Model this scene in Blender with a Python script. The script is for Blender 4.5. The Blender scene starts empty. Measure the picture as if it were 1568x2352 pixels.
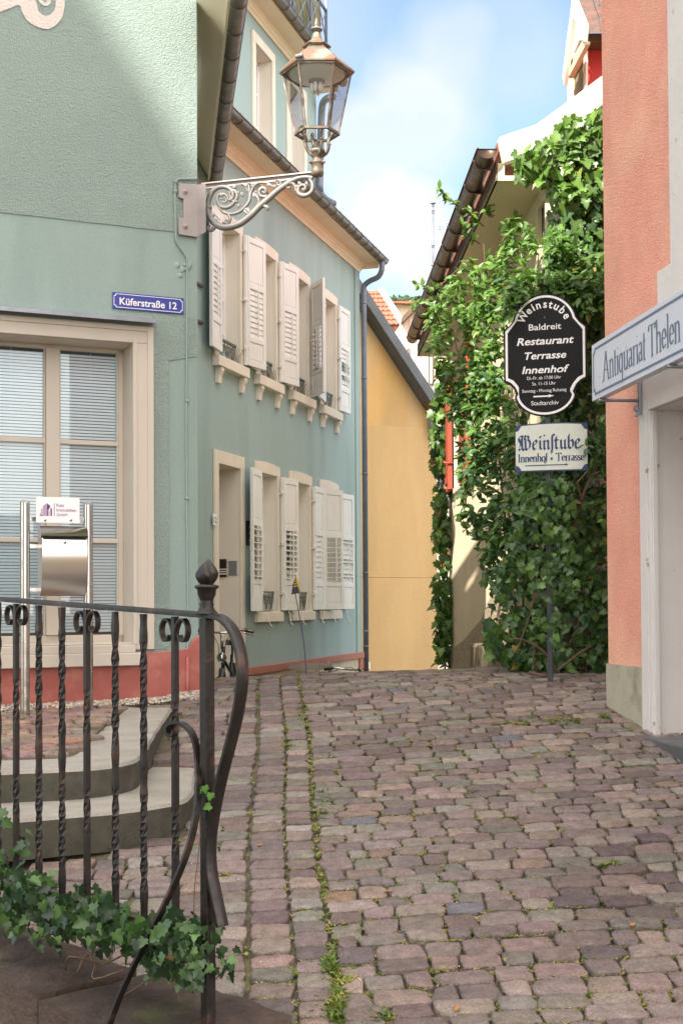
import bpy, math, random
from mathutils import Vector, Matrix, noise
random.seed(7)
R = math.radians
SC = bpy.context.scene
C = SC.collection

# ------------------------------------------------------------------ camera
F, CX, CY = 3000.0, 784.0, 1312.0          # focal length and principal point in units of a 1568 x 2352 picture
PITCH, ROLL = R(1.39), R(0.35)
FW = Vector((0, math.cos(PITCH), math.sin(PITCH)))
_r0, _u0 = Vector((1, 0, 0)), Vector((0, -math.sin(PITCH), math.cos(PITCH)))
RT = math.cos(ROLL) * _r0 - math.sin(ROLL) * _u0
UP = math.cos(ROLL) * _u0 + math.sin(ROLL) * _r0
cd = bpy.data.cameras.new('camera')
cam = bpy.data.objects.new('camera', cd); C.objects.link(cam)
cam.matrix_world = Matrix(((RT.x, UP.x, -FW.x, 0), (RT.y, UP.y, -FW.y, 0), (RT.z, UP.z, -FW.z, 0), (0, 0, 0, 1)))
cd.sensor_fit = 'AUTO'; cd.sensor_width = 36.0
cd.lens = 36.0 * F / 2352.0
cd.shift_y = (CY - 1176.0) / 2352.0
cd.clip_start = 0.05; cd.clip_end = 3000
SC.camera = cam
# ------------------------------------------------------------------ light
SUN_AZ, SUN_EL = R(33), R(40.8)            # from behind the viewer, to the left
SDIR = Vector((-math.sin(SUN_AZ) * math.cos(SUN_EL), -math.cos(SUN_AZ) * math.cos(SUN_EL), math.sin(SUN_EL)))
sl = bpy.data.lights.new('sun', 'SUN'); so = bpy.data.objects.new('sun', sl); C.objects.link(so)
sl.energy = 5.0; sl.angle = R(0.5); sl.color = (1.0, 0.93, 0.82)
so.rotation_euler = SDIR.to_track_quat('Z', 'Y').to_euler(); so.location = (-6, -9, 14)
SKY_STRENGTH = 0.15
EXPOSURE = 1.18
SC.view_settings.view_transform = 'Standard'; SC.view_settings.look = 'None'
SC.view_settings.exposure = EXPOSURE; SC.view_settings.gamma = 1
SC.view_settings.use_curve_mapping = False
SC.cycles.max_bounces = 8; SC.cycles.transparent_max_bounces = 24
SC.cycles.diffuse_bounces = 5

def ray(x, y):
    d = FW + (x - CX) / F * RT - (y - CY) / F * UP
    return d / d.y
def at(x, y, Y): return ray(x, y) * Y
def onz(x, y, z):
    d = ray(x, y); return d * (z / d.z)

# world
w = bpy.data.worlds.new('World'); SC.world = w; w.use_nodes = True
nt = w.node_tree; N = nt.nodes; L = nt.links
bg = N['Background']
sky = N.new('ShaderNodeTexSky'); sky.sky_type = 'NISHITA'; sky.sun_disc = False
sky.sun_elevation = SUN_EL
sky.sun_rotation = math.atan2(SDIR.x, SDIR.y)
sky.air_density = .85; sky.dust_density = .1; sky.ozone_density = 1.0; sky.altitude = 500
tc = N.new('ShaderNodeTexCoord')
def vm(op, a, b=None):
    n = N.new('ShaderNodeVectorMath'); n.operation = op
    for i, q in enumerate((a, b)):
        if q is None: continue
        if isinstance(q, (tuple, list, Vector)): n.inputs[i].default_value = tuple(q)
        else: L.new(q, n.inputs[i])
    return n
def fm(op, a, b=None, c=None, clamp=False):
    n = N.new('ShaderNodeMath'); n.operation = op; n.use_clamp = clamp
    for i, q in enumerate((a, b, c)):
        if q is None: continue
        if isinstance(q, (int, float)): n.inputs[i].default_value = q
        else: L.new(q, n.inputs[i])
    return n.outputs[0]
nrm = vm('NORMALIZE', tc.outputs['Generated']).outputs[0]
wn = N.new('ShaderNodeTexNoise'); wn.inputs['Scale'].default_value = 7.0; wn.inputs['Detail'].default_value = 7; wn.inputs['Roughness'].default_value = .55
L.new(nrm, wn.inputs['Vector'])
acc = None
for px, py, rad, st in ((960, 230, 3.8, .7), (850, 320, 3.2, .7), (1010, 150, 3.0, .5), (920, 510, 2.6, 1.0), (850, 470, 2.0, .8), (980, 570, 2.0, .9),
                        (1180, 130, 3.0, .3), (660, 60, 5, .3)):
    D = ray(px, py).normalized()
    dist = vm('DISTANCE', nrm, D).outputs['Value']
    rr = math.tan(R(rad)) * 1.0
    nn = fm('MULTIPLY_ADD', wn.outputs[0], rr * 2.4, -rr * 1.2)
    dd = fm('ADD', dist, nn)
    mval = fm('SUBTRACT', 1.0, fm('DIVIDE', dd, rr), clamp=True)
    mval = fm('MULTIPLY', fm('SMOOTH_MIN', fm('MULTIPLY', mval, 1.7), 1.0, .2), st)
    acc = mval if acc is None else fm('MAXIMUM', acc, mval)
veil = fm('MULTIPLY', fm('SUBTRACT', wn.outputs[0], .42, clamp=True), .9)
acc = fm('ADD', acc, veil, clamp=True)
mx = N.new('ShaderNodeMix'); mx.data_type = 'RGBA'
L.new(acc, mx.inputs[0]); L.new(sky.outputs[0], mx.inputs[6]); mx.inputs[7].default_value = (3.0, 3.1, 3.2, 1)
# broad bright cloud banks added behind the viewer as fill for shaded walls
fill_side = fm('MULTIPLY_ADD', vm('DOT_PRODUCT', nrm, (.12, -.66, .62)).outputs['Value'], 1.3, .24, clamp=True)
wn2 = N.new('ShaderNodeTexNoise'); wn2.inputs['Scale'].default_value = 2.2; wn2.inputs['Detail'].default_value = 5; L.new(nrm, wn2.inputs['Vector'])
fill_bank = fm('MULTIPLY', fill_side, fm('MULTIPLY_ADD', wn2.outputs[0], 2.6, -.55, clamp=True))
mx2 = N.new('ShaderNodeMix'); mx2.data_type = 'RGBA'; L.new(fill_bank, mx2.inputs[0]); L.new(mx.outputs[2], mx2.inputs[6]); mx2.inputs[7].default_value = (13.0, 11.9, 10.9, 1)
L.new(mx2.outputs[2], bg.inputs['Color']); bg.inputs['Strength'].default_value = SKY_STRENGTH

# ------------------------------------------------------------------ helpers
class Fr:
    """a vertical facade plane: origin, horizontal axis u (away from the viewer or to the right), outward normal n"""
    def __init__(s, px=None, Y=None, vp=None, flip=1, o=None, u=None):
        if o is None:
            P = at(px, 1385, Y); s.o = Vector((P.x, P.y, 0))
            d = ray(vp, 1385); s.u = Vector((d.x, d.y, 0)).normalized()
        else:
            s.o = Vector(o); s.u = Vector(u).normalized()
        s.n = Vector((s.u.y, -s.u.x, 0)) * flip
    def px(s, x, y, w=0.0):
        d = ray(x, y); o = s.o + s.n * w
        t = o.dot(s.n) / d.dot(s.n)
        return (d * t - o).dot(s.u), d.z * t
    def pd(s, x, y, w=0.0):
        return (s.o + s.n * w).dot(s.n) / ray(x, y).dot(s.n)
    def p(s, u, z, w=0.0): return s.o + s.u * u + s.n * w + Vector((0, 0, z))

class MB:
    def __init__(s): s.v = []; s.f = []; s.m = []; s.c = None; s.sm = []
    def add(s, vs, fs, mi=0, smooth=False):
        b = len(s.v); s.v += [tuple(v) for v in vs]
        for f in fs: s.f.append(tuple(i + b for i in f)); s.m.append(mi); s.sm.append(smooth)
    def hexa(s, p, mi=0, smooth=False):   # 8 points, bottom 4 then top 4
        s.add(p, [(0, 3, 2, 1), (4, 5, 6, 7), (0, 1, 5, 4), (1, 2, 6, 5), (2, 3, 7, 6), (3, 0, 4, 7)], mi, smooth)
    def fbox(s, fr, u0, u1, z0, z1, w0, w1, mi=0, dz=0.0):
        """box on a facade frame; dz skews the top edge along u"""
        s.hexa([fr.p(u0, z0, w0), fr.p(u1, z0, w0), fr.p(u1, z0, w1), fr.p(u0, z0, w1),
                fr.p(u0, z1, w0), fr.p(u1, z1 + dz, w0), fr.p(u1, z1 + dz, w1), fr.p(u0, z1, w1)], mi)
    def box(s, x0, x1, y0, y1, z0, z1, mi=0):
        s.hexa([(x0, y0, z0), (x1, y0, z0), (x1, y1, z0), (x0, y1, z0), (x0, y0, z1), (x1, y0, z1), (x1, y1, z1), (x0, y1, z1)], mi)
    def obox(s, c, ax, ay, az, mi=0):     # oriented box: centre and three half-axis vectors
        c, ax, ay, az = Vector(c), Vector(ax), Vector(ay), Vector(az)
        s.hexa([c - ax - ay - az, c + ax - ay - az, c + ax + ay - az, c - ax + ay - az,
                c - ax - ay + az, c + ax - ay + az, c + ax + ay + az, c - ax + ay + az], mi)
    def prism(s, pts, d, mi=0, smooth=False):  # polygon points (3d) extruded by vector d
        pts = [Vector(p) for p in pts]; n = len(pts); d = Vector(d)
        s.add(pts + [p + d for p in pts],
              [tuple(range(n - 1, -1, -1)), tuple(range(n, 2 * n))] + [(i, (i + 1) % n, n + (i + 1) % n, n + i) for i in range(n)], mi, smooth)
    def sweep(s, path, sect, up=(0, 0, 1), scale=None, twist=None, closed=False, caps=True, mi=0, smooth=True, fixed=False):
        path = [Vector(p) for p in path]; n = len(path); k = len(sect)
        rings = []; prev = None
        for i, p in enumerate(path):
            a = path[(i - 1) % n] if (i > 0 or closed) else p
            b = path[(i + 1) % n] if (i < n - 1 or closed) else p
            t = (b - a)
            t = t.normalized() if t.length > 1e-9 else Vector((0, 0, 1))
            if fixed or prev is None:
                r_ = Vector(up); r_ = r_ - t * r_.dot(t)
                if r_.length < 1e-4: r_ = t.orthogonal()
            else:
                r_ = prev - t * prev.dot(t)
                if r_.length < 1e-4: r_ = t.orthogonal()
            r_.normalize(); prev = r_; q = t.cross(r_)
            sc = scale[i] if scale else 1.0
            if twist:
                c_, s_ = math.cos(twist[i]), math.sin(twist[i]); r2 = r_ * c_ + q * s_; q2 = q * c_ - r_ * s_
            else: r2, q2 = r_, q
            rings.append([p + r2 * (a_ * sc) + q2 * (b_ * sc) for a_, b_ in sect])
        vs = [v for r in rings for v in r]; fs = []
        m = n if closed else n - 1
        for i in range(m):
            for j in range(k):
                a, b = i * k + j, i * k + (j + 1) % k; i2 = ((i + 1) % n) * k
                fs.append((a, b, i2 + (j + 1) % k, i2 + j))
        if caps and not closed:
            fs.append(tuple(range(k - 1, -1, -1))); fs.append(tuple((n - 1) * k + j for j in range(k)))
        s.add(vs, fs, mi, smooth)
    def tube(s, path, r, seg=8, scale=None, closed=False, mi=0, caps=True):
        rs = r if isinstance(r, (int, float)) else 1.0
        sc = scale if isinstance(r, (int, float)) else list(r)
        s.sweep(path, [(rs * math.cos(2 * math.pi * j / seg), rs * math.sin(2 * math.pi * j / seg)) for j in range(seg)], scale=sc, closed=closed, mi=mi, caps=caps)
    def lathe(s, c, prof, seg=16, mi=0, smooth=True, rot=0.0, caps=True):  # prof: (r, z)
        c = Vector(c); vs = []; fs = []
        for r, z in prof:
            for j in range(seg):
                a = 2 * math.pi * j / seg + rot; vs.append(c + Vector((r * math.cos(a), r * math.sin(a), z)))
        for i in range(len(prof) - 1):
            for j in range(seg):
                fs.append((i * seg + j, i * seg + (j + 1) % seg, (i + 1) * seg + (j + 1) % seg, (i + 1) * seg + j))
        if caps:
            fs.append(tuple(range(seg - 1, -1, -1))); fs.append(tuple((len(prof) - 1) * seg + j for j in range(seg)))
        s.add(vs, fs, mi, smooth)
    def ball(s, c, r, sx=1, sy=1, sz=1, seg=10, mi=0):
        pr = [(max(r * math.sin(math.pi * i / 7), .0004), -r * math.cos(math.pi * i / 7)) for i in range(8)]
        c = Vector(c); b = len(s.v); s.lathe((0, 0, 0), pr, seg, mi)
        for i in range(b, len(s.v)):
            v = s.v[i]; s.v[i] = (c.x + v[0] * sx, c.y + v[1] * sy, c.z + v[2] * sz)
    def build(s, name, mats, parent=None, bevel=0.0, label=None, org=None):
        me = bpy.data.meshes.new(name)
        loc = Vector((0, 0, 0))
        q = parent
        while q is not None: loc += q.location; q = q.parent
        if parent is None and org is not None: loc = Vector(org)
        me.from_pydata([(v[0] - loc.x, v[1] - loc.y, v[2] - loc.z) for v in s.v], [], s.f)
        if not isinstance(mats, (list, tuple)): mats = [mats]
        for m_ in mats: me.materials.append(m_)
        me.polygons.foreach_set('material_index', s.m)
        me.polygons.foreach_set('use_smooth', s.sm)
        if s.c:
            at_ = me.color_attributes.new('col', 'FLOAT_COLOR', 'POINT')
            at_.data.foreach_set('color', [x for c_ in s.c for x in (c_[0], c_[1], c_[2], 1.0)])
        me.update(); me.validate()
        o = bpy.data.objects.new(name, me); C.objects.link(o)
        if parent is not None: o.parent = parent
        elif org is not None: o.location = loc
        if bevel:
            b = o.modifiers.new('bevel', 'BEVEL'); b.width = bevel; b.segments = 2; b.limit_method = 'ANGLE'; b.angle_limit = R(40)
        if label: o['label'] = label
        return o

def tag(o, label=None, cat=None, group=None, kind=None):
    if label: o['label'] = label
    if cat: o['category'] = cat
    if group: o['group'] = group
    if kind: o['kind'] = kind
    return o
def thing(name, loc, label, cat, group=None):
    o = bpy.data.objects.new(name, None); C.objects.link(o); o.location = Vector(loc)
    o.empty_display_size = .1
    return tag(o, label, cat, group)

def spl(pts, n=8, closed=False):
    P = [Vector(p) for p in pts]; out = []
    m = len(P)
    rng = m if closed else m - 1
    for i in range(rng):
        p0 = P[(i - 1) % m] if (closed or i > 0) else P[0]; p1 = P[i]; p2 = P[(i + 1) % m]
        p3 = P[(i + 2) % m] if (closed or i < m - 2) else P[-1]
        for k in range(n):
            t = k / n
            out.append(.5 * ((2 * p1) + (p2 - p0) * t + (2 * p0 - 5 * p1 + 4 * p2 - p3) * t * t + (3 * p1 - p0 - 3 * p2 + p3) * t ** 3))
    if not closed: out.append(P[-1])
    return out

# ------------------------------------------------------------------ materials
def mat(name, col, rough=.8, metal=0.0, var=.0, vscale=3.0, bump=0.0, bscale=60.0, col2=None, c2scale=2.0, c2lo=.5, c2hi=.65, spec=.4,
        attr=False, bump2=0.0, b2scale=8.0, streak=False, subs=0.0, coat=0.0, bdist=.01, voro=False, grain=0.0, gscale=70):
    m = bpy.data.materials.new(name); m.use_nodes = True
    nt = m.node_tree; N = nt.nodes; L = nt.links; b = N['Principled BSDF']
    b.inputs['Roughness'].default_value = rough; b.inputs['Metallic'].default_value = metal
    b.inputs['Specular IOR Level'].default_value = spec
    if coat: b.inputs['Coat Weight'].default_value = coat
    tc = N.new('ShaderNodeTexCoord').outputs['Object']
    if streak:
        mp = N.new('ShaderNodeMapping'); mp.inputs['Scale'].default_value = (1, 1, .18); L.new(tc, mp.inputs[0]); tcs = mp.outputs[0]
    else: tcs = tc
    def nz(sc, det=4, src=None, ro=.55):
        n = N.new('ShaderNodeTexNoise'); n.inputs['Scale'].default_value = sc; n.inputs['Detail'].default_value = det
        n.inputs['Roughness'].default_value = ro
        L.new(src or tcs, n.inputs['Vector']); return n.outputs[0]
    def mr(s_, a, bb, c_, d_):
        n = N.new('ShaderNodeMapRange'); L.new(s_, n.inputs[0])
        for i, q in enumerate((a, bb, c_, d_)): n.inputs[i + 1].default_value = q
        return n.outputs[0]
    if attr:
        a = N.new('ShaderNodeAttribute'); a.attribute_name = 'col'; cur = a.outputs['Color']
    else:
        rgb = N.new('ShaderNodeRGB'); rgb.outputs[0].default_value = (*col, 1); cur = rgb.outputs[0]
    def mixc(f, a, b2, mode='MIX'):
        x = N.new('ShaderNodeMix'); x.data_type = 'RGBA'; x.blend_type = mode
        if isinstance(f, float): x.inputs[0].default_value = f
        else: L.new(f, x.inputs[0])
        L.new(a, x.inputs[6])
        if isinstance(b2, tuple): x.inputs[7].default_value = (*b2, 1)
        else: L.new(b2, x.inputs[7])
        return x.outputs[2]
    if col2: cur = mixc(mr(nz(c2scale, 6), c2lo, c2hi, 0, 1), cur, col2)
    if var:
        g = mr(nz(vscale, 5), .25, .75, 1 - var, 1 + var * .6)
        cc = N.new('ShaderNodeCombineColor'); [L.new(g, cc.inputs[i]) for i in range(3)]
        cur = mixc(1.0, cur, cc.outputs[0], 'MULTIPLY')
    if grain:
        g2 = mr(nz(gscale, 2, tc), .3, .7, 1 - grain, 1 + grain * .5)
        cc = N.new('ShaderNodeCombineColor'); [L.new(g2, cc.inputs[i]) for i in range(3)]
        cur = mixc(1.0, cur, cc.outputs[0], 'MULTIPLY')
    L.new(cur, b.inputs['Base Color'])
    if var:
        L.new(mr(nz(vscale * 2.3, 4), .3, .7, max(rough - .1, .05), min(rough + .1, 1)), b.inputs['Roughness'])
    if bump or bump2:
        bp = N.new('ShaderNodeBump'); bp.inputs['Distance'].default_value = bdist; bp.inputs['Strength'].default_value = 1.0
        h = None
        if bump:
            if voro:
                v = N.new('ShaderNodeTexVoronoi'); v.inputs['Scale'].default_value = bscale; L.new(tc, v.inputs['Vector']); q = v.outputs[0]
            else: q = nz(bscale, 3, tc)
            h = mr(q, 0, 1, 0, bump)
        if bump2:
            q2 = mr(nz(b2scale, 4, tc), 0, 1, 0, bump2)
            if h is None: h = q2
            else:
                ad = N.new('ShaderNodeMath'); ad.operation = 'ADD'; L.new(h, ad.inputs[0]); L.new(q2, ad.inputs[1]); h = ad.outputs[0]
        L.new(h, bp.inputs['Height']); L.new(bp.outputs[0], b.inputs['Normal'])
    return m

def leafmat(name, rough=.45, trans=.25):
    m = mat(name, (.1, .2, .05), rough, attr=True, spec=.5)
    nt = m.node_tree; N = nt.nodes; L = nt.links; b = N['Principled BSDF']
    tr = N.new('ShaderNodeBsdfTranslucent'); mxs = N.new('ShaderNodeMixShader'); mxs.inputs[0].default_value = trans
    a = N.new('ShaderNodeAttribute'); a.attribute_name = 'col'
    hs = N.new('ShaderNodeHueSaturation'); hs.inputs['Saturation'].default_value = 1.15; hs.inputs['Value'].default_value = 1.9
    L.new(a.outputs['Color'], hs.inputs['Color']); L.new(hs.outputs[0], tr.inputs[0])
    L.new(b.outputs[0], mxs.inputs[1]); L.new(tr.outputs[0], mxs.inputs[2]); L.new(mxs.outputs[0], N['Material Output'].inputs[0])
    return m
def glassmat(name, tint=(.9, .95, .95), refl=1.0, ior=1.5):
    m = bpy.data.materials.new(name); m.use_nodes = True
    nt = m.node_tree; N = nt.nodes; L = nt.links; N.remove(N['Principled BSDF'])
    t = N.new('ShaderNodeBsdfTransparent'); t.inputs[0].default_value = (*tint, 1)
    g = N.new('ShaderNodeBsdfGlossy'); g.inputs['Roughness'].default_value = .01
    fr = N.new('ShaderNodeFresnel'); fr.inputs[0].default_value = ior
    mu = N.new('ShaderNodeMath'); mu.operation = 'MULTIPLY'; mu.use_clamp = True; mu.inputs[1].default_value = refl; L.new(fr.outputs[0], mu.inputs[0])
    x = N.new('ShaderNodeMixShader'); L.new(mu.outputs[0], x.inputs[0]); L.new(t.outputs[0], x.inputs[1]); L.new(g.outputs[0], x.inputs[2])
    L.new(x.outputs[0], N['Material Output'].inputs[0]); return m

TEAL = (.285, .36, .325); TEAL2 = (.35, .465, .46)
M = {
 'rough_teal': mat('roughcast_green', (.355, .45, .415), .92, var=.08, vscale=1.2, bump=1.0, bscale=125, bdist=.020, spec=.15, bump2=.6, b2scale=48, grain=.12, gscale=95),
 'smooth_teal': mat('smooth_green', (.285, .372, .348), .85, col2=(.245, .32, .30), c2scale=1.8, c2lo=.5, c2hi=.72, grain=.05, gscale=60, var=.10, vscale=1.6, bump=.25, bscale=120, bump2=.5, b2scale=9, bdist=.006, spec=.25, streak=True),
 'teal_wall': mat('teal_render', TEAL2, .85, col2=(.27, .365, .35), c2scale=1.7, c2lo=.47, c2hi=.75, grain=.06, gscale=60, var=.13, vscale=1.1, bump=.5, bscale=110, bdist=.006, bump2=.6, b2scale=14, spec=.2, streak=True),
 'teal_up': mat('pale_teal_render', (.31, .41, .40), .85, var=.05, vscale=1.0, bump=.3, bscale=110, bdist=.004, spec=.2, streak=True),
 'cream': mat('cream_paint', (.68, .60, .49), .6, var=.05, vscale=2.5, bump=.3, bscale=40, bdist=.002, spec=.35),
 'cream_wood': mat('cream_joinery', (.56, .51, .44), .5, var=.05, vscale=3.5, bump=.4, bscale=30, bdist=.002, spec=.4, streak=True),
 'shutter': mat('shutter_paint', (.73, .735, .70), .5, var=.07, vscale=5, bump=.3, bscale=60, bdist=.001, spec=.4, streak=True, col2=(.64, .58, .50), c2scale=6, c2lo=.64, c2hi=.78),
 'stone_frame': mat('painted_stone', (.73, .68, .58), .75, var=.08, vscale=3, bump=.4, bscale=70, bdist=.003, spec=.25, col2=(.64, .56, .44), c2scale=2.2, c2lo=.58, c2hi=.8),
 'reveal': mat('pale_reveal', (.72, .69, .60), .8, var=.05, vscale=2, bump=.3, bscale=80, bdist=.003),
 'soffit': mat('cream_soffit', (.90, .80, .60), .6, var=.06, vscale=1.5, bump=.3, bscale=30, bdist=.002, streak=False),
 'cornice': mat('cornice_paint', (.80, .71, .54), .6, var=.07, vscale=2.5, bump=.3, bscale=30, bdist=.002),
 'gutter': mat('weathered_gutter', (.17, .15, .125), .45, metal=.55, var=.35, vscale=4, spec=.5, bump=.2, bscale=30, bdist=.002),
 'copper_gutter': mat('aged_copper_gutter', (.11, .07, .05), .36, metal=.7, var=.35, vscale=5, spec=.5, bump=.2, bscale=25, bdist=.002),
 'zinc': mat('zinc_sheet', (.27, .29, .33), .45, metal=.5, var=.2, vscale=5, spec=.5),
 'pipe': mat('zinc_pipe', (.17, .19, .235), .5, metal=.35, var=.2, vscale=4),
 'red_plinth': mat('red_plinth_paint', (.38, .115, .095), .75, var=.14, vscale=5, bump=.4, bscale=30, bdist=.008, col2=(.44, .20, .16), c2scale=5, c2lo=.5, c2hi=.75),
 'red_stone': mat('red_sandstone', (.40, .165, .115), .8, var=.12, vscale=6, bump=.4, bscale=50, bdist=.003),
 'basement': mat('stained_cream', (.60, .52, .38), .85, var=.2, vscale=3, bump=.4, bscale=50, bdist=.004, streak=True, col2=(.35, .28, .17), c2scale=2.5, c2lo=.55, c2hi=.75),
 'dark': mat('dark_void', (.015, .015, .017), .9),
 'interior': mat('dim_interior', (.12, .12, .12), .9),
 'black_plastic': mat('black_plastic', (.012, .012, .013), .35, spec=.5),
 'white_plate': mat('white_plate', (.80, .80, .82), .35, spec=.5),
 'steel': mat('stainless_steel', (.50, .48, .46), .22, metal=1.0, var=.06, vscale=8),
 'steel_brushed': mat('brushed_steel', (.62, .60, .58), .20, metal=1.0),
 'blind': mat('blind_slats', (.88, .91, .93), .45, spec=.4, var=.03, vscale=1),
 'glass': glassmat('window_glass', (.93, .97, .98), 1.4),
 'lampglass': glassmat('lantern_glass', (.97, .985, .98), .55),
 'dglass': mat('dark_glass', (.22, .26, .29), .08, spec=.7, var=.2, vscale=2),
 'curtain': mat('net_curtain', (.70, .72, .74), .9, var=.15, vscale=8, streak=True),
 'iron': mat('painted_wrought_iron', (.014, .011, .010), .42, metal=.2, var=.5, vscale=14, spec=.5, col2=(.085, .04, .025), c2scale=11, c2lo=.56, c2hi=.72, bump=.5, bscale=45, bdist=.003),
 'lampgrey': mat('grey_cast_iron', (.36, .325, .315), .5, metal=.1, var=.1, vscale=8, bump=.3, bscale=60, bdist=.002),
 'lampsilver': mat('silver_grey_paint', (.215, .205, .195), .45, metal=.15, var=.2, vscale=14, bump=.3, bscale=60, bdist=.002),
 'lampcopper': mat('patinated_copper', (.24, .13, .085), .45, metal=.35, var=.25, vscale=9, col2=(.20, .25, .20), c2scale=6, c2lo=.46, c2hi=.62),
 'lampframe': mat('dark_bronze', (.16, .125, .10), .5, metal=.25, var=.4, vscale=14, col2=(.3, .28, .22), c2scale=13, c2lo=.52, c2hi=.65),
 'enamel': mat('white_enamel', (.55, .53, .47), .4, spec=.5),
 'blue': mat('blue_enamel', (.025, .04, .30), .25, spec=.6, coat=.4),
 'white': mat('white_lettering', (.80, .80, .80), .4),
 'cream_enamel': mat('cream_enamel', (.60, .64, .57), .35, spec=.5, var=.06, vscale=5, col2=(.45, .42, .34), c2scale=9, c2lo=.64, c2hi=.72),
 'signblack': mat('black_sign_enamel', (.008, .008, .009), .5, spec=.2, var=.2, vscale=3),
 'navy': mat('navy_enamel', (.03, .055, .14), .45),
 'greyblue': mat('grey_blue_lettering', (.13, .165, .23), .5),
 'purple': mat('violet_print', (.16, .035, .20), .5),
 'signpale': mat('pale_sign_board', (.56, .59, .66), .35, spec=.45, var=.03),
 'pink': mat('salmon_roughcast', (.91, .42, .32), .95, var=.10, vscale=2.0, grain=.14, gscale=80, bump=1.0, bscale=120, bdist=.015, spec=.12, bump2=.5, b2scale=45, col2=(.93, .50, .36), c2scale=1.5, c2lo=.45, c2hi=.62),
 'greyplinth': mat('grey_plinth', (.40, .37, .29), .9, var=.14, vscale=5, bump=.6, bscale=70, bdist=.006, col2=(.24, .21, .15), c2scale=3.5, c2lo=.56, c2hi=.75),
 'shopgrey': mat('pale_grey_paint', (.64, .61, .59), .6, var=.06, vscale=3, bump=.3, bscale=30, bdist=.004, col2=(.34, .27, .21), c2scale=11, c2lo=.68, c2hi=.72, bump2=.8, b2scale=12),
 'yellow': mat('ochre_render', (.58, .36, .14), .9, var=.26, vscale=1.3, grain=.08, streak=True, bump=.7, bscale=60, bdist=.008, col2=(.50, .37, .21), c2scale=1.1, c2lo=.42, c2hi=.6, spec=.2),
 'yellow_low': mat('pale_ochre_render', (.54, .37, .18), .9, var=.22, vscale=1.2, grain=.08, streak=True, bump=.6, bscale=60, bdist=.008, col2=(.50, .33, .17), c2scale=1.1, c2lo=.5, c2hi=.68, spec=.2),
 'slate': mat('dark_slate_trim', (.10, .11, .125), .5, metal=.2, var=.2, vscale=5),
 'ivywall': mat('cream_render', (.70, .60, .43), .9, var=.07, vscale=1.5, bump=.6, bscale=80, bdist=.006, spec=.2),
 'flaky': mat('flaking_white_paint', (.78, .75, .68), .7, var=.04, vscale=6, col2=(.38, .33, .26), c2scale=9, c2lo=.64, c2hi=.68, bump=.3, bscale=20, bdist=.004),
 'roughstone': mat('rough_stone_base', (.24, .19, .125), .95, var=.35, vscale=8, bump=.9, bscale=45, bdist=.015),
 'redshutter': mat('red_shutter_paint', (.36, .065, .035), .6, var=.15, vscale=6, streak=True),
 'brownwood': mat('brown_wood', (.12, .07, .045), .6, var=.2, vscale=6, streak=True),
 'rooftile': mat('red_roof_tile', (.33, .115, .07), .85, var=.3, vscale=9, bump=.4, bscale=40, bdist=.01, col2=(.16, .09, .06), c2scale=5, c2lo=.55, c2hi=.7),
 'oldtile': mat('old_brown_tile', (.13, .085, .06), .85, var=.3, vscale=9),
 'peeling': mat('peeling_pink_boards', (.76, .58, .48), .8, var=.06, vscale=3, col2=(.40, .38, .40), c2scale=5, c2lo=.65, c2hi=.69, streak=True),
 'redwall': mat('crimson_wall', (.50, .04, .035), .7, var=.06),
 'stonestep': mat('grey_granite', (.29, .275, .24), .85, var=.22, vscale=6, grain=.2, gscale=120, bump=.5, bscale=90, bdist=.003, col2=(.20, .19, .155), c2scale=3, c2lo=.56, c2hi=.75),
 'stepface': mat('dark_granite_riser', (.075, .072, .056), .95, var=.35, vscale=12, bump=.7, bscale=60, bdist=.006, col2=(.11, .10, .08), c2scale=8, c2lo=.58, c2hi=.72),  # riser faces darker than the treads
 'copface': mat('red_brown_stone_face', (.085, .058, .045), .95, var=.4, vscale=7, bump=.8, bscale=40, bdist=.014, bump2=1.2, b2scale=8),
 'coping': mat('dark_sandstone', (.055, .038, .031), .9, var=.6, vscale=8, bump=.9, bscale=45, bdist=.014, bump2=1.2, b2scale=9, col2=(.075, .085, .035), c2scale=3.2, c2lo=.52, c2hi=.68),
 'joint': mat('joint_soil', (.095, .078, .052), .95, var=.35, vscale=20, bump=.8, bscale=90, bdist=.01, col2=(.14, .14, .05), c2scale=7, c2lo=.5, c2hi=.62),
 'cobble': mat('cobble_stone', (.2, .15, .14), .72, attr=True, var=.36, vscale=20, grain=.30, gscale=120, bump=1.0, bscale=130, bdist=.008, bump2=1.6, b2scale=38, spec=.3),
 'pebble': mat('pebble', (.4, .35, .3), .8, attr=True, var=.2, vscale=40),
 'ground': mat('distant_ground', (.16, .13, .10), .95, var=.2, vscale=1),
 'leaf': leafmat('leaf', .42, .28),
 'ivyleaf': leafmat('ivy_leaf', .38, .2),
 'moss': leafmat('moss', .8, .2),
 'stem': mat('brown_stem', (.13, .085, .05), .85, var=.3, vscale=14),
 'hill': mat('wooded_hill', (.075, .11, .045), .95, var=.5, vscale=.12, bump=1, bscale=.4, bdist=1.5),
 'tyre': mat('tyre_rubber', (.015, .015, .015), .7),
 'crate': mat('weathered_wood', (.36, .32, .27), .85, var=.2, vscale=8, streak=True),
 'purple_rod': mat('violet_rod', (.16, .09, .28), .5),
 'flagblue': mat('flag_navy', (.05, .06, .12), .8), 'flagyellow': mat('flag_yellow', (.7, .5, .04), .8),
 'bamboo': mat('bamboo_screen', (.20, .19, .10), .9, var=.35, vscale=12, streak=True),
 'railblue': mat('blue_grey_metal', (.17, .20, .26), .45, metal=.3),
 'greenguard': mat('grey_green_iron', (.13, .16, .135), .6, var=.2, vscale=12),
 'lilac': mat('painted_scroll', (.66, .60, .56), .9, bump=1.0, bscale=62, bdist=.012),
 'lens': glassmat('headlight_lens', (.9, .9, .9), 2.0),
}

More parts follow.
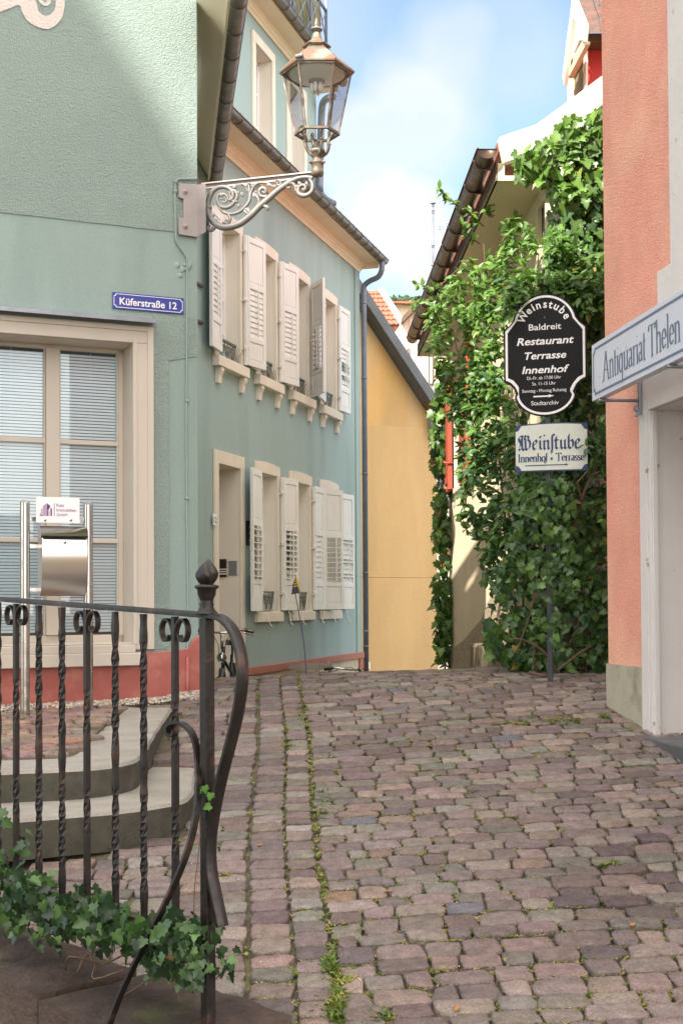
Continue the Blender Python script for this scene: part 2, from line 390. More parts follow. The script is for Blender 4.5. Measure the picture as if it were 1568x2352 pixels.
# ------------------------------------------------------------------ lettering
def text_mesh(mb, txt, fr, u, z, h, w=0.0, xs=1.0, shear=0.0, bold=0.0, align='LEFT', rot=0.0, th=.0015, mi=0, spacing=1.0, width=None):
    """default typeface laid on facade frame fr; h = cap height; (u, z) baseline"""
    cu = bpy.data.curves.new('t', 'FONT'); cu.body = txt; cu.size = 1.0; cu.shear = shear; cu.offset = bold; cu.space_character = spacing
    cu.align_x = 'LEFT'; cu.resolution_u = 3; cu.extrude = 0.0
    o = bpy.data.objects.new('t', cu); C.objects.link(o)
    dg = bpy.context.evaluated_depsgraph_get(); me = bpy.data.meshes.new_from_object(o.evaluated_get(dg))
    bpy.data.objects.remove(o); bpy.data.curves.remove(cu)
    k = h / .73
    xsA = [v.co.x for v in me.vertices]
    x0, x1 = min(xsA), max(xsA)
    if width: xs = width / ((x1 - x0) * k)
    tot = (x1 - x0) * k * xs
    off = {'LEFT': 0, 'CENTER': -tot / 2, 'RIGHT': -tot}[align]
    vs = []
    for v in me.vertices:
        a = (v.co.x - x0) * k * xs + off; b = v.co.y * k
        a2 = a * math.cos(rot) - b * math.sin(rot); b2 = a * math.sin(rot) + b * math.cos(rot)
        vs.append(fr.p(u + a2, z + b2, w + th))
    fs = [tuple(p.vertices) for p in me.polygons]
    # make faces look outward
    if fs:
        p = me.polygons[0]
        n_ = (vs[p.vertices[1]] - vs[p.vertices[0]]).cross(vs[p.vertices[2]] - vs[p.vertices[1]])
        if n_.dot(fr.n) < 0: fs = [tuple(reversed(f)) for f in fs]
    mb.add(vs, fs, mi)
    bpy.data.meshes.remove(me)
    return tot

def nib(mb, fr, strokes, u, z, sx, sz, nw, ang, w=0.0, mi=0):
    """broad-nib pen strokes; strokes are lists of (x, y) in glyph units"""
    ca, sa = math.cos(ang) * nw / 2, math.sin(ang) * nw / 2
    k = 0
    for st in strokes:
        pts = [(u + x * sx, z + y * sz) for x, y in st]
        for (ax, ay), (bx, by) in zip(pts[:-1], pts[1:]):
            k += 1
            ww = w + .0012 + .00007 * (k % 9)
            dx, dy = bx - ax, by - ay
            l_ = math.hypot(dx, dy) or 1e-6
            # minimum thickness so hairlines survive
            hx, hy = -dy / l_ * nw * .11, dx / l_ * nw * .11
            if (ca * -dy + sa * dx) < 0: hx, hy = -hx, -hy
            cx_, cy_ = ca + hx, sa + hy
            q = [(ax - cx_, ay - cy_), (ax + cx_, ay + cy_), (bx + cx_, by + cy_), (bx - cx_, by - cy_)]
            P = [fr.p(a, b, ww) for a, b in q]
            n_ = (P[1] - P[0]).cross(P[2] - P[1])
            mb.add(P if n_.dot(fr.n) > 0 else P[::-1], [(0, 1, 2, 3)], mi)
def arc(cx, cy, rx, ry, a0, a1, n=9):
    return [(cx + rx * math.cos(R(a0 + (a1 - a0) * i / n)), cy + ry * math.sin(R(a0 + (a1 - a0) * i / n))) for i in range(n + 1)]
def sf(x, y, w_=.12): return [(x - w_, y), (x + w_, y)]
# serif letters: x-height .62, cap height 1, unit width; value = (strokes, advance)
SERIF = {
 'A': ([[(.05, 0), (.42, 1)], [(.42, 1), (.80, 0)], [(.18, .36), (.66, .36)], sf(.05, 0), sf(.80, 0)], .92),
 'T': ([[(.42, 0), (.42, .97)], [(.02, .97), (.82, .97)], [(.03, .97), (.02, .8)], [(.81, .97), (.82, .8)], sf(.42, 0, .14)], .88),
 'I': ([[(.18, 0), (.18, .97)], sf(.18, 0, .14), sf(.18, .97, .14)], .42),
 'h': ([[(.14, 0), (.14, 1.02)], [(.02, .98), (.14, 1.02)], [(.14, .45)] + arc(.34, .42, .2, .2, 150, 20, 6) + [(.54, 0)], sf(.14, 0, .1), sf(.54, 0, .1)], .70),
 'n': ([[(.14, 0), (.14, .62)], [(.02, .58), (.14, .62)], [(.14, .45)] + arc(.34, .42, .2, .2, 150, 20, 6) + [(.54, 0)], sf(.14, 0, .1), sf(.54, 0, .1)], .70),
 'l': ([[(.14, 0), (.14, 1.02)], [(.02, .98), (.14, 1.02)], sf(.14, 0, .1)], .30),
 'i': ([[(.14, 0), (.14, .62)], [(.02, .58), (.14, .62)], sf(.14, 0, .1), [(.12, .85), (.17, .88)]], .30),
 't': ([[(.16, .85), (.16, .12)] + arc(.27, .11, .11, .12, 180, 300, 5), [(.03, .60), (.34, .60)]], .40),
 'e': ([[(.08, .34), (.50, .34)] + arc(.29, .33, .22, .29, 10, 320, 14)], .58),
 'a': ([arc(.24, .46, .17, .16, 150, 20, 6) + [(.41, .1), (.48, .02)], arc(.22, .17, .16, .15, 40, 330, 10), [(.34, .30), (.42, .38)]], .56),
 'q': ([arc(.28, .31, .22, .31, 30, 340, 14), [(.50, .62), (.50, -.34)], sf(.50, -.34, .1)], .66),
 'u': ([[(.14, .62), (.14, .18)] + arc(.32, .17, .18, .17, 190, 340, 6), [(.52, .62), (.52, 0)], [(.03, .6), (.14, .62)], [(.42, .6), (.52, .62)], [(.52, 0), (.6, .02)]], .70),
 'r': ([[(.14, 0), (.14, .62)], [(.02, .58), (.14, .62)], [(.14, .42)] + arc(.32, .44, .17, .17, 160, 60, 5), sf(.14, 0, .1)], .46),
 's': ([arc(.22, .46, .15, .15, 30, 240, 8) + arc(.22, .16, .17, .16, 60, -150, 8)], .46),
 'o': ([arc(.30, .31, .24, .31, 0, 360, 18)], .64),
 'f': ([[(.14, 0), (.14, .80)] + arc(.28, .82, .14, .18, 170, 50, 5), [(.02, .60), (.32, .60)], sf(.14, 0, .1)], .36),
 '*': ([[(.1, .3), (.4, .3)], [(.17, .14), (.33, .46)], [(.33, .14), (.17, .46)]], .62),
 ' ': ([], .34),
}
def diam(x, y, s=.07): return [(x - s, y + s), (x + s, y - s)]
BLACK = {
 'W': ([[(.10, .92), (.02, .80), (.08, .62), (.20, .5), (.14, .30), (.04, .22)], [(.10, .92), (.24, .98), (.32, .88)], [(.34, .95), (.28, .75), (.30, .12), (.42, -.02)],
        [(.42, -.02), (.56, .12)], [(.54, .98), (.48, .80), (.54, .70), (.56, .12), (.66, .0)], [(.66, 0), (.86, .14), (.92, .40), (.86, .62), (.74, .70)], [(.16, .72), (.24, .8), (.26, .6)], [(.70, .95), (.80, .86), (.74, .72)], [(.02, .10), (.12, .02), (.2, .08)], [(.48, .98), (.60, .9)]], 1.06),
 'e': ([[(.16, .58), (.08, .48), (.08, .12), (.20, .0), (.36, .12)], [(.16, .58), (.26, .66), (.36, .54), (.34, .44), (.10, .30)]], .46),
 'i': ([[(.06, .56), (.16, .64)], [(.16, .60), (.16, .10), (.26, .02)], diam(.17, .84, .04)], .32),
 'n': ([[(.06, .56), (.16, .64)], [(.15, .60), (.15, .08), (.22, .0)], [(.18, .46), (.36, .62), (.46, .52), (.46, .08), (.54, .0)]], .60),
 'S': ([[(.34, .92), (.22, 1.0), (.16, .88), (.16, .02), (.10, -.28)]], .30),
 't': ([[(.18, .84), (.14, .70), (.14, .12), (.24, .0), (.34, .10)], [(.02, .60), (.32, .60)]], .38),
 'u': ([[(.06, .56), (.15, .64)], [(.15, .60), (.15, .12), (.26, .0)], [(.26, .0), (.42, .14)], [(.44, .62), (.44, .08), (.54, .0)]], .60),
 'b': ([[(.20, .98), (.12, .84), (.12, .12), (.26, .0), (.44, .14), (.46, .44), (.34, .62), (.16, .46)]], .56),
}
def glyphs(mb, fr, txt, table, u, z, size, width, nw, ang, w=0.0, mi=0):
    tot = sum(table[c][1] for c in txt)
    sx = width / tot; x = u
    for c in txt:
        nib(mb, fr, table[c][0], x, z, sx, size, nw, ang, w, mi); x += table[c][1] * sx

# ------------------------------------------------------------------ facade with openings
def facade(mb, fr, u0, u1, z0, z1, holes, th=.25, reveal_mi=1, mi=0):
    """holes: (ua, ub, za, zb, depth)"""
    us = sorted(set([u0, u1] + [h[0] for h in holes] + [h[1] for h in holes])); us = [u for u in us if u0 <= u <= u1]
    zs = sorted(set([z0, z1] + [h[2] for h in holes] + [h[3] for h in holes])); zs = [z for z in zs if z0 <= z <= z1]
    for a, b in zip(us[:-1], us[1:]):
        for c, d in zip(zs[:-1], zs[1:]):
            cu_, cz_ = (a + b) / 2, (c + d) / 2
            if any(h[0] < cu_ < h[1] and h[2] < cz_ < h[3] for h in holes): continue
            P = [fr.p(a, c), fr.p(b, c), fr.p(b, d), fr.p(a, d)]
            n_ = (P[1] - P[0]).cross(P[2] - P[1])
            mb.add(P if n_.dot(fr.n) > 0 else P[::-1], [(0, 1, 2, 3)], mi)
    for h in holes:
        a, b, c, d, dp = h[:5]
        for q in ([(a, c), (b, c)], [(b, c), (b, d)], [(b, d), (a, d)], [(a, d), (a, c)]):
            P = [fr.p(*q[0]), fr.p(*q[1]), fr.p(*q[1], -dp), fr.p(*q[0], -dp)]
            mb.add(P, [(0, 1, 2, 3)], reveal_mi)
    # ends, top and back
    for q in ([(u0, z0), (u0, z1)], [(u1, z0), (u1, z1)], [(u0, z1), (u1, z1)]):
        P = [fr.p(*q[0]), fr.p(*q[1]), fr.p(*q[1], -th - .6), fr.p(*q[0], -th - .6)]
        mb.add(P, [(0, 1, 2, 3)], mi)

# ground height relative to the eye
def g(x, y):
    if y < 9.4: b = -1.42 + .144 * (y - 4.4)
    elif y < 10.9: t = y - 9.4; b = -.70 + .144 * t - .048 * t * t
    elif y < 13: t = y - 10.9; b = -.592 - .12 * t * t
    elif y < 17: b = -1.12 - .22 * (y - 13)
    else: b = -2.0 - .05 * min(y - 17, 20)
    return b + .035 * max(-3, min(x, 3)) + .012 * noise.noise(Vector((x * .9, y * .9, 0)))

# ================================================================== GROUND
def tz(y): return -.83 + .038 * (y - 6.5)
def uniq(l): return sorted(set(round(v, 4) for v in l))
gx = uniq([-600, -200, -60, -20, -9] + [-6 + .25 * i for i in range(49)] + [9, 20, 60, 200, 600])
gy = uniq([-300, -60, -20, -8] + [-6 + .25 * i for i in range(29)] + [1 + .12 * i for i in range(160)] + [21, 23, 26, 30, 36, 60, 150, 600, 1500])
mb = MB()
def gg(x, y): return g(x, max(y, -6)) - .024
mb.v = [(x, y, gg(x, y)) for y in gy for x in gx]
nx = len(gx)
for j in range(len(gy) - 1):
    for i in range(nx - 1):
        a = j * nx + i; mb.f.append((a, a + 1, a + nx + 1, a + nx)); mb.m.append(0); mb.sm.append(True)
tag(mb.build('ground', M['joint']), kind='structure')

# curved steps: outer edges in plan
def plan(pts, z): return [onz(x, y, z) for x, y in pts]
UO = [onz(x, y, z) for x, y, z in ((-420, 1800, -.83), (-200, 1785, -.83), (0, 1770, -.83), (135, 1765, -.83), (240, 1757, -.828), (305, 1745, -.825), (335, 1722, -.82), (350, 1693, -.80), (372, 1660, -.775), (396, 1625, -.735))]
UI = [onz(x, y, z) for x, y, z in ((-420, 1768, -.83), (-200, 1757, -.83), (0, 1747, -.83), (100, 1744, -.83), (165, 1738, -.825), (195, 1718, -.82), (215, 1697, -.81), (240, 1672, -.795), (268, 1648, -.775), (297, 1626, -.735))]
LO = [onz(x, y, z) for x, y, z in ((-420, 1905, -.995), (-200, 1895, -.995), (0, 1883, -.995), (150, 1870, -.995), (250, 1862, -.995), (350, 1850, -.995), (415, 1838, -.99), (441, 1822, -.99), (447, 1795, -.985), (450, 1762, -.975))]
UO = spl(UO, 5); UI = spl(UI, 5); LO = spl(LO, 5)
LI = []
for k, p in enumerate(LO):   # inner line of the lower slab sits 4 cm under the upper slab
    q = UO[min(k, len(UO) - 1)] if k < 36 else None
    j = min(int(k * .72), len(UO) - 1)
    q = UO[j]; LI.append(Vector((q.x - .05, q.y + .05, p.z)))
LI[-1] = Vector((onz(352, 1762, -.975)))
def step(name, label, outer, inner, h, cuts):
    t = thing(name, outer[len(outer) // 2] - Vector((0, 0, h)), label, 'step')
    n = len(outer); cs = [0] + cuts + [n - 1]
    for a, b in zip(cs[:-1], cs[1:]):
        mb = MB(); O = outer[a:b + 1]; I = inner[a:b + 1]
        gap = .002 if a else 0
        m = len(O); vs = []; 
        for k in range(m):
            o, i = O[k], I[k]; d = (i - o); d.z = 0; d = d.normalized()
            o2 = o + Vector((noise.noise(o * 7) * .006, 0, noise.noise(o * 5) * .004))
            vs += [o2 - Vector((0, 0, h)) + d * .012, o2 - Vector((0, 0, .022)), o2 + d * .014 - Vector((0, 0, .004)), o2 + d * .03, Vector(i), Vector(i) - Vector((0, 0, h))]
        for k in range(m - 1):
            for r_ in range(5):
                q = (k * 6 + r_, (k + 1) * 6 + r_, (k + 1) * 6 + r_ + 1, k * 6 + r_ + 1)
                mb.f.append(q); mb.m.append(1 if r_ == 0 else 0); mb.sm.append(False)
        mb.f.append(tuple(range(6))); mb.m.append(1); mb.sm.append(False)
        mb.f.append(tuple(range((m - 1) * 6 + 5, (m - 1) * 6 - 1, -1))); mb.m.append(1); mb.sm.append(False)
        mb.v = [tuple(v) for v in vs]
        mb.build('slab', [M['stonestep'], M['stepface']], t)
step('stone_step', 'upper curved grey granite step edging the raised cobbled terrace, with a dark riser', UO, UI, .175, [14, 30])
step('stone_step', 'lower curved grey granite step, the one that meets the street cobbles behind the iron railing', LO, LI, .20, [18, 33])

def inpoly(x, y, P):
    c = False; j = len(P) - 1
    for i in range(len(P)):
        if (P[i][1] > y) != (P[j][1] > y) and x < (P[j][0] - P[i][0]) * (y - P[i][1]) / (P[j][1] - P[i][1] + 1e-12) + P[i][0]: c = not c
        j = i
    return c
WF = Fr(455, 10.0, 7600)                  # corner house, shop window side
WT = Fr(490, 13.64, 1685)                 # green house with shutters
WK = Fr(1395, 8.9, 350, flip=-1)          # salmon shop on the right
WI = Fr(1260, 10.4, 705, flip=-1)         # ivy house, street side
WG = Fr(o=(WI.o.x, WI.o.y, 0), u=(math.cos(R(3)), math.sin(R(3)), 0))   # ivy house, gable side
WR = Fr(475, 4.0, -2010, flip=-1)         # railing line (u runs away to the left, n towards the viewer)
WS = Fr(o=WF.o, u=(-.138, 1, 0))          # corner house, alley side
terr = [(v.x, v.y) for v in UI] + [(WF.p(-.15, 0, .02).x, WF.p(-.15, 0, .02).y), (WF.p(-4, 0).x, WF.p(-4, 0).y)]
_k0 = min(range(len(UO)), key=lambda i: (UO[i] - LI[-1]).length)
stepz = [(v.x, v.y) for v in LO] + [(v.x, v.y) for v in UO[_k0:]] + [(UO[-1].x, UO[-1].y), (UI[-1].x, UI[-1].y), (WF.p(-.1, 0).x, WF.p(-.1, 0).y), (-7, 9), (-7, 5)]
cop_poly = [(WR.p(u, 0, w_).x, WR.p(u, 0, w_).y) for u, w_ in ((-.02, -.36), (.72, -.36), (.72, -.25), (4.5, -.25), (4.5, 3), (-.02, 3))]

# terrace bed
mb = MB(); P = UI + [WF.p(-.15, 0, -.3), WF.p(-5, 0, -.3)]
top = [Vector((p.x, p.y, tz(p.y) - .022)) for p in P]
mb.prism(top, (0, 0, -.5)); tag(mb.build('terrace_bed', M['joint']), kind='structure')

PAL = [(.235, .182, .162), (.20, .15, .14), (.26, .205, .18), (.19, .148, .142), (.25, .215, .18), (.215, .195, .165), (.265, .195, .165), (.18, .14, .135), (.225, .18, .17), (.235, .215, .185), (.28, .225, .195), (.21, .16, .15), (.22, .17, .155)]
joints = []
def stone(mb, cx, cy, hw, hd, zf, tilt=.015, colr=None, rot=0.0, dome=.003, npow=None):
    if colr is None:
        c = random.choice(PAL); k = random.uniform(.76, 1.26) * .90 * (1 + .25 * noise.noise(Vector((cx * .8, cy * .6, 7)))); colr = tuple(v * k * random.uniform(.96, 1.04) for v in c)
        r_ = random.random()
        if r_ < .004: colr = (.34, .30, .28)
        elif r_ < .016: colr = (.26, .235, .215)
        elif r_ < .022: colr = (.155, .152, .168)
        elif r_ < .025: colr = (.24, .165, .11)
    b = len(mb.v); npow = npow or random.uniform(5, 12); nseg = 20
    tx, ty = random.gauss(0, tilt), random.gauss(0, tilt); sk = random.gauss(0, .07); dz = random.gauss(0, .003)
    cr, sr = math.cos(rot), math.sin(rot); ph = random.random() * 50
    rings = ((1.0, -.034), (.995, -.007), (.972, -.0018), (.89, .0006), (.45, dome))
    jit = [random.uniform(.955, 1.035) for _ in range(nseg)]; tpx, tpy = random.gauss(0, .06), random.gauss(0, .07)
    for sc, z in rings:
        for j in range(nseg):
            a = 2 * math.pi * (j + .5) / nseg
            c, s = math.cos(a), math.sin(a)
            q = (abs(c) ** npow + abs(s) ** npow) ** (-1 / npow)
            x = q * c * hw * sc * jit[j]; y = q * s * hd * sc * jit[(j * 5) % nseg]
            x += sk * y; x *= 1 + tpx * y / hd; y *= 1 + tpy * x / hw
            X, Y = cx + x * cr - y * sr, cy + x * sr + y * cr
            nn = noise.noise(Vector((X * 22, Y * 22, ph))) * .0035 if z > -.01 else 0
            mb.v.append((X, Y, zf(X, Y) + z + dz + tx * x + ty * y + nn)); mb.c.append(colr)
    mb.v.append((cx, cy, zf(cx, cy) + dome + dz + .001)); mb.c.append(colr)
    for r_ in range(4):
        for j in range(nseg):
            a, c_ = b + r_ * nseg + j, b + r_ * nseg + (j + 1) % nseg
            mb.f.append((a, c_, c_ + nseg, a + nseg)); mb.m.append(0); mb.sm.append(r_ > 0)
    for j in range(nseg):
        mb.f.append((b + 4 * nseg + j, b + 4 * nseg + (j + 1) % nseg, b + 5 * nseg)); mb.m.append(0); mb.sm.append(True)
def lineX(off):   # edge lines of the gutter columns running up the street
    return lambda y: off - .052 * (y - 4.4) + .012 * math.sin(y * 1.7)
xa, xb_, xc = lineX(-.338), lineX(-.168), lineX(-.025)
mb = MB(); mb.c = []
random.seed(11)
# gutter columns
for xl, xr in ((xa, xb_), (xb_, xc)):
    y = 3.3
    while y < 13:
        d = random.uniform(.105, .15); yc = y + d / 2
        l, r_ = xl(yc), xr(yc)
        stone(mb, (l + r_) / 2, yc, (r_ - l) / 2 - .006, d / 2 - .005, g, .02, rot=random.gauss(0, .03))
        joints.append((r_, y)); joints.append((r_, yc)); joints.append((l, y)); joints.append(((l + r_) / 2, y))
        y += d
# right-hand field, slightly bowed rows of uneven stones
y = 3.0; row = 0
while y < 13.4:
    d = random.uniform(.10, .145); x = xc(y) + random.uniform(0, .03); row += 1
    wob = random.uniform(-.01, .01)
    while x < 3.3:
        wd = random.uniform(.13, .225) if random.random() < .85 else random.uniform(.09, .13)
        if x < xc(y) + .05: wd *= random.uniform(.6, 1.1)
        xm = x + wd / 2
        yy = y + .035 * math.sin(xm * 1.3 + .4) + .10 * (xm - .6) * .35 + .02 * noise.noise(Vector((xm * 2, y * 1.5, 3)))
        ww = WK.o.x + (yy - WK.o.y) * WK.u.x / WK.u.y
        if not (yy > WI.o.y and xm > WI.p(yy - WI.o.y, 0).x + .1):
            stone(mb, xm, yy, wd / 2 - .004, d / 2 - .0035, g, .018, rot=random.gauss(.05, .03))
            joints.append((x, yy)); joints.append((xm, yy - d / 2)); joints.append((x + wd, yy - d / 2)); joints.append((x + wd * .25, yy - d / 2))
        x += wd
    y += d
# left field
y = 3.0
while y < 13.2:
    d = random.uniform(.105, .15); x = xa(y) - random.uniform(0, .02)
    while x > -3.6:
        wd = random.uniform(.12, .22); xm = x - wd / 2
        yy = y + .03 * math.sin(xm * 1.8) + .06 * (xm + .3)
        if not inpoly(xm, yy, stepz) and not inpoly(xm, yy, cop_poly) and not inpoly(xm - .06, yy, stepz):
            inC = (yy > WF.o.y + (xm - WF.o.x) * WF.u.y / WF.u.x - .02) and xm < WF.o.x - .138 * (yy - 10) 
            if not inC:
                stone(mb, xm, yy, wd / 2 - .004, d / 2 - .0035, g, .02, rot=random.gauss(.03, .05))
                joints.append((x, yy)); joints.append((xm, yy - d / 2))
        x -= wd
    y += d
tag(mb.build('street', M['cobble']), kind='structure')
# terrace paving
mb = MB(); mb.c = []
tzf = lambda x, y: tz(y) - .004 + .006 * noise.noise(Vector((x * 1.5, y * 1.5, 1)))
a = 0.0
while a < 3.2:
    d = random.uniform(.11, .17); u = -.2
    while u > -3.6:
        wd = random.uniform(.14, .30)
        P = WF.p(u - wd / 2, 0, .34 + a + .03 * math.sin(u * 2))
        if inpoly(P.x, P.y, terr) and inpoly(P.x + .06, P.y - .05, terr):
            c = random.choice(((.25, .17, .13), (.28, .20, .16), (.22, .15, .13), (.30, .22, .17), (.24, .19, .145)))
            stone(mb, P.x, P.y, wd / 2 - .006, d / 2 - .006, tzf, .03, colr=tuple(v * random.uniform(.85, 1.15) for v in c), rot=math.atan2(WF.u.y, WF.u.x) + random.gauss(0, .06), dome=.008)
        u -= wd
    a += d
tag(mb.build('terrace', M['cobble']), kind='structure')
# pebble strip
mb = MB(); mb.c = []
OC = [(0, 0, 1), (0, 0, -1), (1, 0, 0), (-1, 0, 0), (0, 1, 0), (0, -1, 0), (.62, .62, .45), (-.62, .62, .45), (.62, -.62, .45), (-.62, -.62, .45)]
def pebble(P, s, col):
    b = len(mb.v); rz = random.random() * 6.3; sx, sy, sz = s * random.uniform(.8, 1.4), s * random.uniform(.7, 1), s * random.uniform(.5, .8)
    pr = [(.05, -1), (.75, -.6), (1, 0), (.75, .6), (.05, 1)]
    for r_, z in pr:
        for j in range(6):
            a = math.pi * j / 3; x, y = r_ * math.cos(a) * sx, r_ * math.sin(a) * sy
            mb.v.append((P[0] + x * math.cos(rz) - y * math.sin(rz), P[1] + x * math.sin(rz) + y * math.cos(rz), P[2] + z * sz)); mb.c.append(col)
    for r_ in range(4):
        for j in range(6):
            mb.f.append((b + r_ * 6 + j, b + r_ * 6 + (j + 1) % 6, b + r_ * 6 + 6 + (j + 1) % 6, b + r_ * 6 + 6 + j)); mb.m.append(0); mb.sm.append(True)
for k in range(3800):
    u = random.uniform(-2.3, .0); w_ = random.uniform(.0, .33)
    P = WF.p(u, 0, w_ + .02)
    zz = tz(P.y) - .01 if inpoly(P.x, P.y, terr) else max(g(P.x, P.y), -.74)
    c = random.choice(((.50, .44, .36), (.36, .32, .27), (.55, .50, .44), (.28, .22, .17), (.42, .38, .35), (.22, .20, .19), (.44, .33, .22)))
    pebble((P.x, P.y, zz + random.uniform(0, .015)), random.uniform(.006, .0155), c)
tag(mb.build('gravel', M['pebble']), kind='stuff', label='strip of small round pale pebbles along the foot of the red plinth', cat='gravel')

# moss and grass in the joints
GR = [(.20, .24, .04), (.15, .21, .035), (.30, .27, .07), (.10, .16, .03), (.40, .32, .14), (.24, .25, .06)]
def tuft(mb, x, y, z, s, n, pal, flat=.5):
    c0 = random.choice(pal)
    for _ in range(n):
        a = random.random() * 6.283; l = s * random.uniform(.5, 1.2); wd = s * random.uniform(.12, .3)
        ox, oy = random.gauss(0, s * .5), random.gauss(0, s * .5)
        dx, dy = math.cos(a), math.sin(a); k = random.uniform(.7, 1.25)
        b = len(mb.v); hz = l * random.uniform(.2, 1 - flat)
        mb.v += [(x + ox - dy * wd, y + oy + dx * wd, z), (x + ox + dy * wd, y + oy - dx * wd, z), (x + ox + dx * l, y + oy + dy * l, z + hz)]
        mb.c += [tuple(v * k for v in c0)] * 3
        mb.f.append((b, b + 1, b + 2)); mb.m.append(0); mb.sm.append(False)
mb = MB(); mb.c = []; random.seed(5)
for (x, y) in joints:
    if y > 12: continue
    m_ = noise.noise(Vector((x * 1.3, y * 1.1, 9.0))) + .5 * noise.noise(Vector((x * 4, y * 4, 2.0)))
    near = math.exp(-((x - xc(y) + .02) / .07) ** 2) * .55 - math.exp(-((x - xb_(y)) / .03) ** 2) * .25 - math.exp(-((x - xa(y)) / .03) ** 2) * .45
    cen = .12 if .1 < x < 1.8 else 0
    if x < xa(y) - .05: cen = -.25
    if 5.2 < y < 8.5 and x > .95: cen -= .35
    pr = .78 + m_ * 1.1 + near + cen
    if random.random() < pr:
        for q in range(random.randint(2, 5)):
            px_, py_ = x + random.gauss(0, .022), y + random.gauss(0, .012)
            tuft(mb, px_, py_, g(px_, py_) - .007, random.uniform(.010, .021), random.randint(8, 15), GR)
for cx_, cy_, n, sx, sy in ((1290, 1655, 55, 95, 9), (1385, 1648, 16, 12, 10), (1180, 1662, 16, 40, 4), (1090, 1527, 40, 22, 6), (775, 2300, 60, 14, 50), (760, 2210, 24, 12, 30), (745, 1850, 20, 10, 60), (880, 2330, 10, 15, 8), (1395, 1985, 10, 22, 8), (700, 1640, 14, 30, 20), (655, 1700, 12, 8, 60)):
    for _ in range(n):
        px_, py_ = random.gauss(cx_, sx * .5), random.gauss(cy_, sy * .5)
        d = 7.0
        for it in range(30):
            q = at(px_, py_, d); d = .6 * d + .4 * min(12, max(3, g(q.x, q.y) / ray(px_, py_).z))
        q = at(px_, py_, d)
        tuft(mb, q.x, q.y, g(q.x, q.y) - .003, random.uniform(.018, .034), 16, GR[:4] + [(.06, .13, .02)], .3)
tag(mb.build('moss', M['moss']), kind='stuff', label='yellow green moss and small grass growing in the cobble joints', cat='moss')
# little pale crumbs on the paving
mb = MB(); mb.c = []
for k in range(700):
    x, y = random.uniform(-.9, 2.4), random.uniform(3.8, 9)
    pebble((x, y, g(x, y) - .004), random.uniform(.0018, .0045), random.choice(((.6, .56, .48), (.5, .4, .28), (.25, .17, .1))))
tag(mb.build('grit', M['pebble']), kind='stuff', label='scattered pale crumbs and grit lying on the cobbles', cat='grit')
# fallen leaves
FL = mat('dry_leaf', (.42, .17, .04), .7, var=.2, vscale=30)
def gpt(px_, py_):
    d = 6.0
    for it in range(12):
        q = at(px_, py_, d); d = .5 * d + .5 * g(q.x, q.y) / ray(px_, py_).z
    q = at(px_, py_, d); return Vector((q.x, q.y, g(q.x, q.y)))
leaf0 = None
for k, (px_, py_, lb) in enumerate(((890, 2052, 'curled orange leaf lying left of the middle of the cobbles'), (1050, 2322, 'orange leaf at the bottom edge of the picture on the cobbles'),
        (1175, 1976, 'small orange leaf beside the pale granite cobble'), (1452, 2130, 'orange leaf between cobbles at the lower right'), (250, 1950, 'orange leaf below the lower stone step'),
        (597, 1945, 'orange leaf on the gutter stones to the right of the railing post'), (1495, 2000, 'yellow leaf curled on a cobble near the right edge'))):
    if leaf0 is None:
        m2 = MB(); s = .028
        pts = [(-1, 0), (-.5, .32), (.1, .38), (.6, .22), (1, 0), (.6, -.2), (.1, -.34), (-.5, -.3)]
        m2.add([(x * s, y * s, .010 * abs(y) + .004 * x * x) for x, y in pts] + [(0, 0, 0)], [(i, (i + 1) % 8, 8) for i in range(8)], 0, True)
        leaf0 = o = m2.build('fallen_leaf', FL)
    else:
        o = leaf0.copy(); C.objects.link(o)
    P = gpt(px_, py_); o.location = P + Vector((0, 0, .008)); o.rotation_euler = (random.uniform(-.3, .3), random.uniform(-.3, .3), random.random() * 6)
    o.scale = [random.uniform(.8, 1.2)] * 3
    tag(o, lb, 'leaf', 'dry leaves on the cobbles')

# ================================================================== LEAVES
IVY = [(0, 0), (.22, -.16), (.52, -.02), (.42, .22), (.62, .42), (.34, .50), (.26, .78), (0, 1.08), (-.26, .78), (-.34, .50), (-.62, .42), (-.42, .22), (-.52, -.02), (-.22, -.16)]
OVAL = [(0, 0), (.15, .12), (.27, .35), (.25, .62), (.12, .86), (0, 1.05), (-.12, .86), (-.25, .62), (-.27, .35), (-.15, .12)]
def leaf(mb, P, d, nrm_, s, col, shape, fold=.25, droop=.25):
    """P base, d midrib direction, nrm_ face normal"""
    d = Vector(d).normalized(); n = Vector(nrm_); n = n - d * n.dot(d)
    if n.length < 1e-4: n = d.orthogonal()
    n.normalize(); r_ = d.cross(n); P = Vector(P); b = len(mb.v)
    for x, y in shape:
        q = P + r_ * (x * s) + d * (y * s) + n * (fold * abs(x) * s - droop * y * y * s)
        mb.v.append((q.x, q.y, q.z)); mb.c.append(tuple(v * (1.0 if abs(x) > .1 else 1.1) for v in col))
    c1 = P + d * (.35 * s) - n * (droop * .12 * s); mb.v.append(tuple(c1)); mb.c.append(tuple(v * 1.25 for v in col))
    k = len(shape)
    for i in range(k):
        mb.f.append((b + i, b + (i + 1) % k, b + k)); mb.m.append(0); mb.sm.append(True)
DG = [(.045, .10, .026), (.06, .125, .03), (.035, .08, .028), (.08, .155, .035), (.05, .11, .04), (.095, .18, .04)]
LG = [(.10, .19, .035), (.085, .17, .03), (.13, .23, .045), (.07, .14, .028), (.11, .20, .055)]
def jc(pal, k=.24):
    c = random.choice(pal)
    if random.random() < .018: c = random.choice(((.26, .20, .05), (.17, .10, .04), (.22, .26, .06)))
    q = random.uniform(1 - k, 1 + k); return tuple(v * q for v in c)
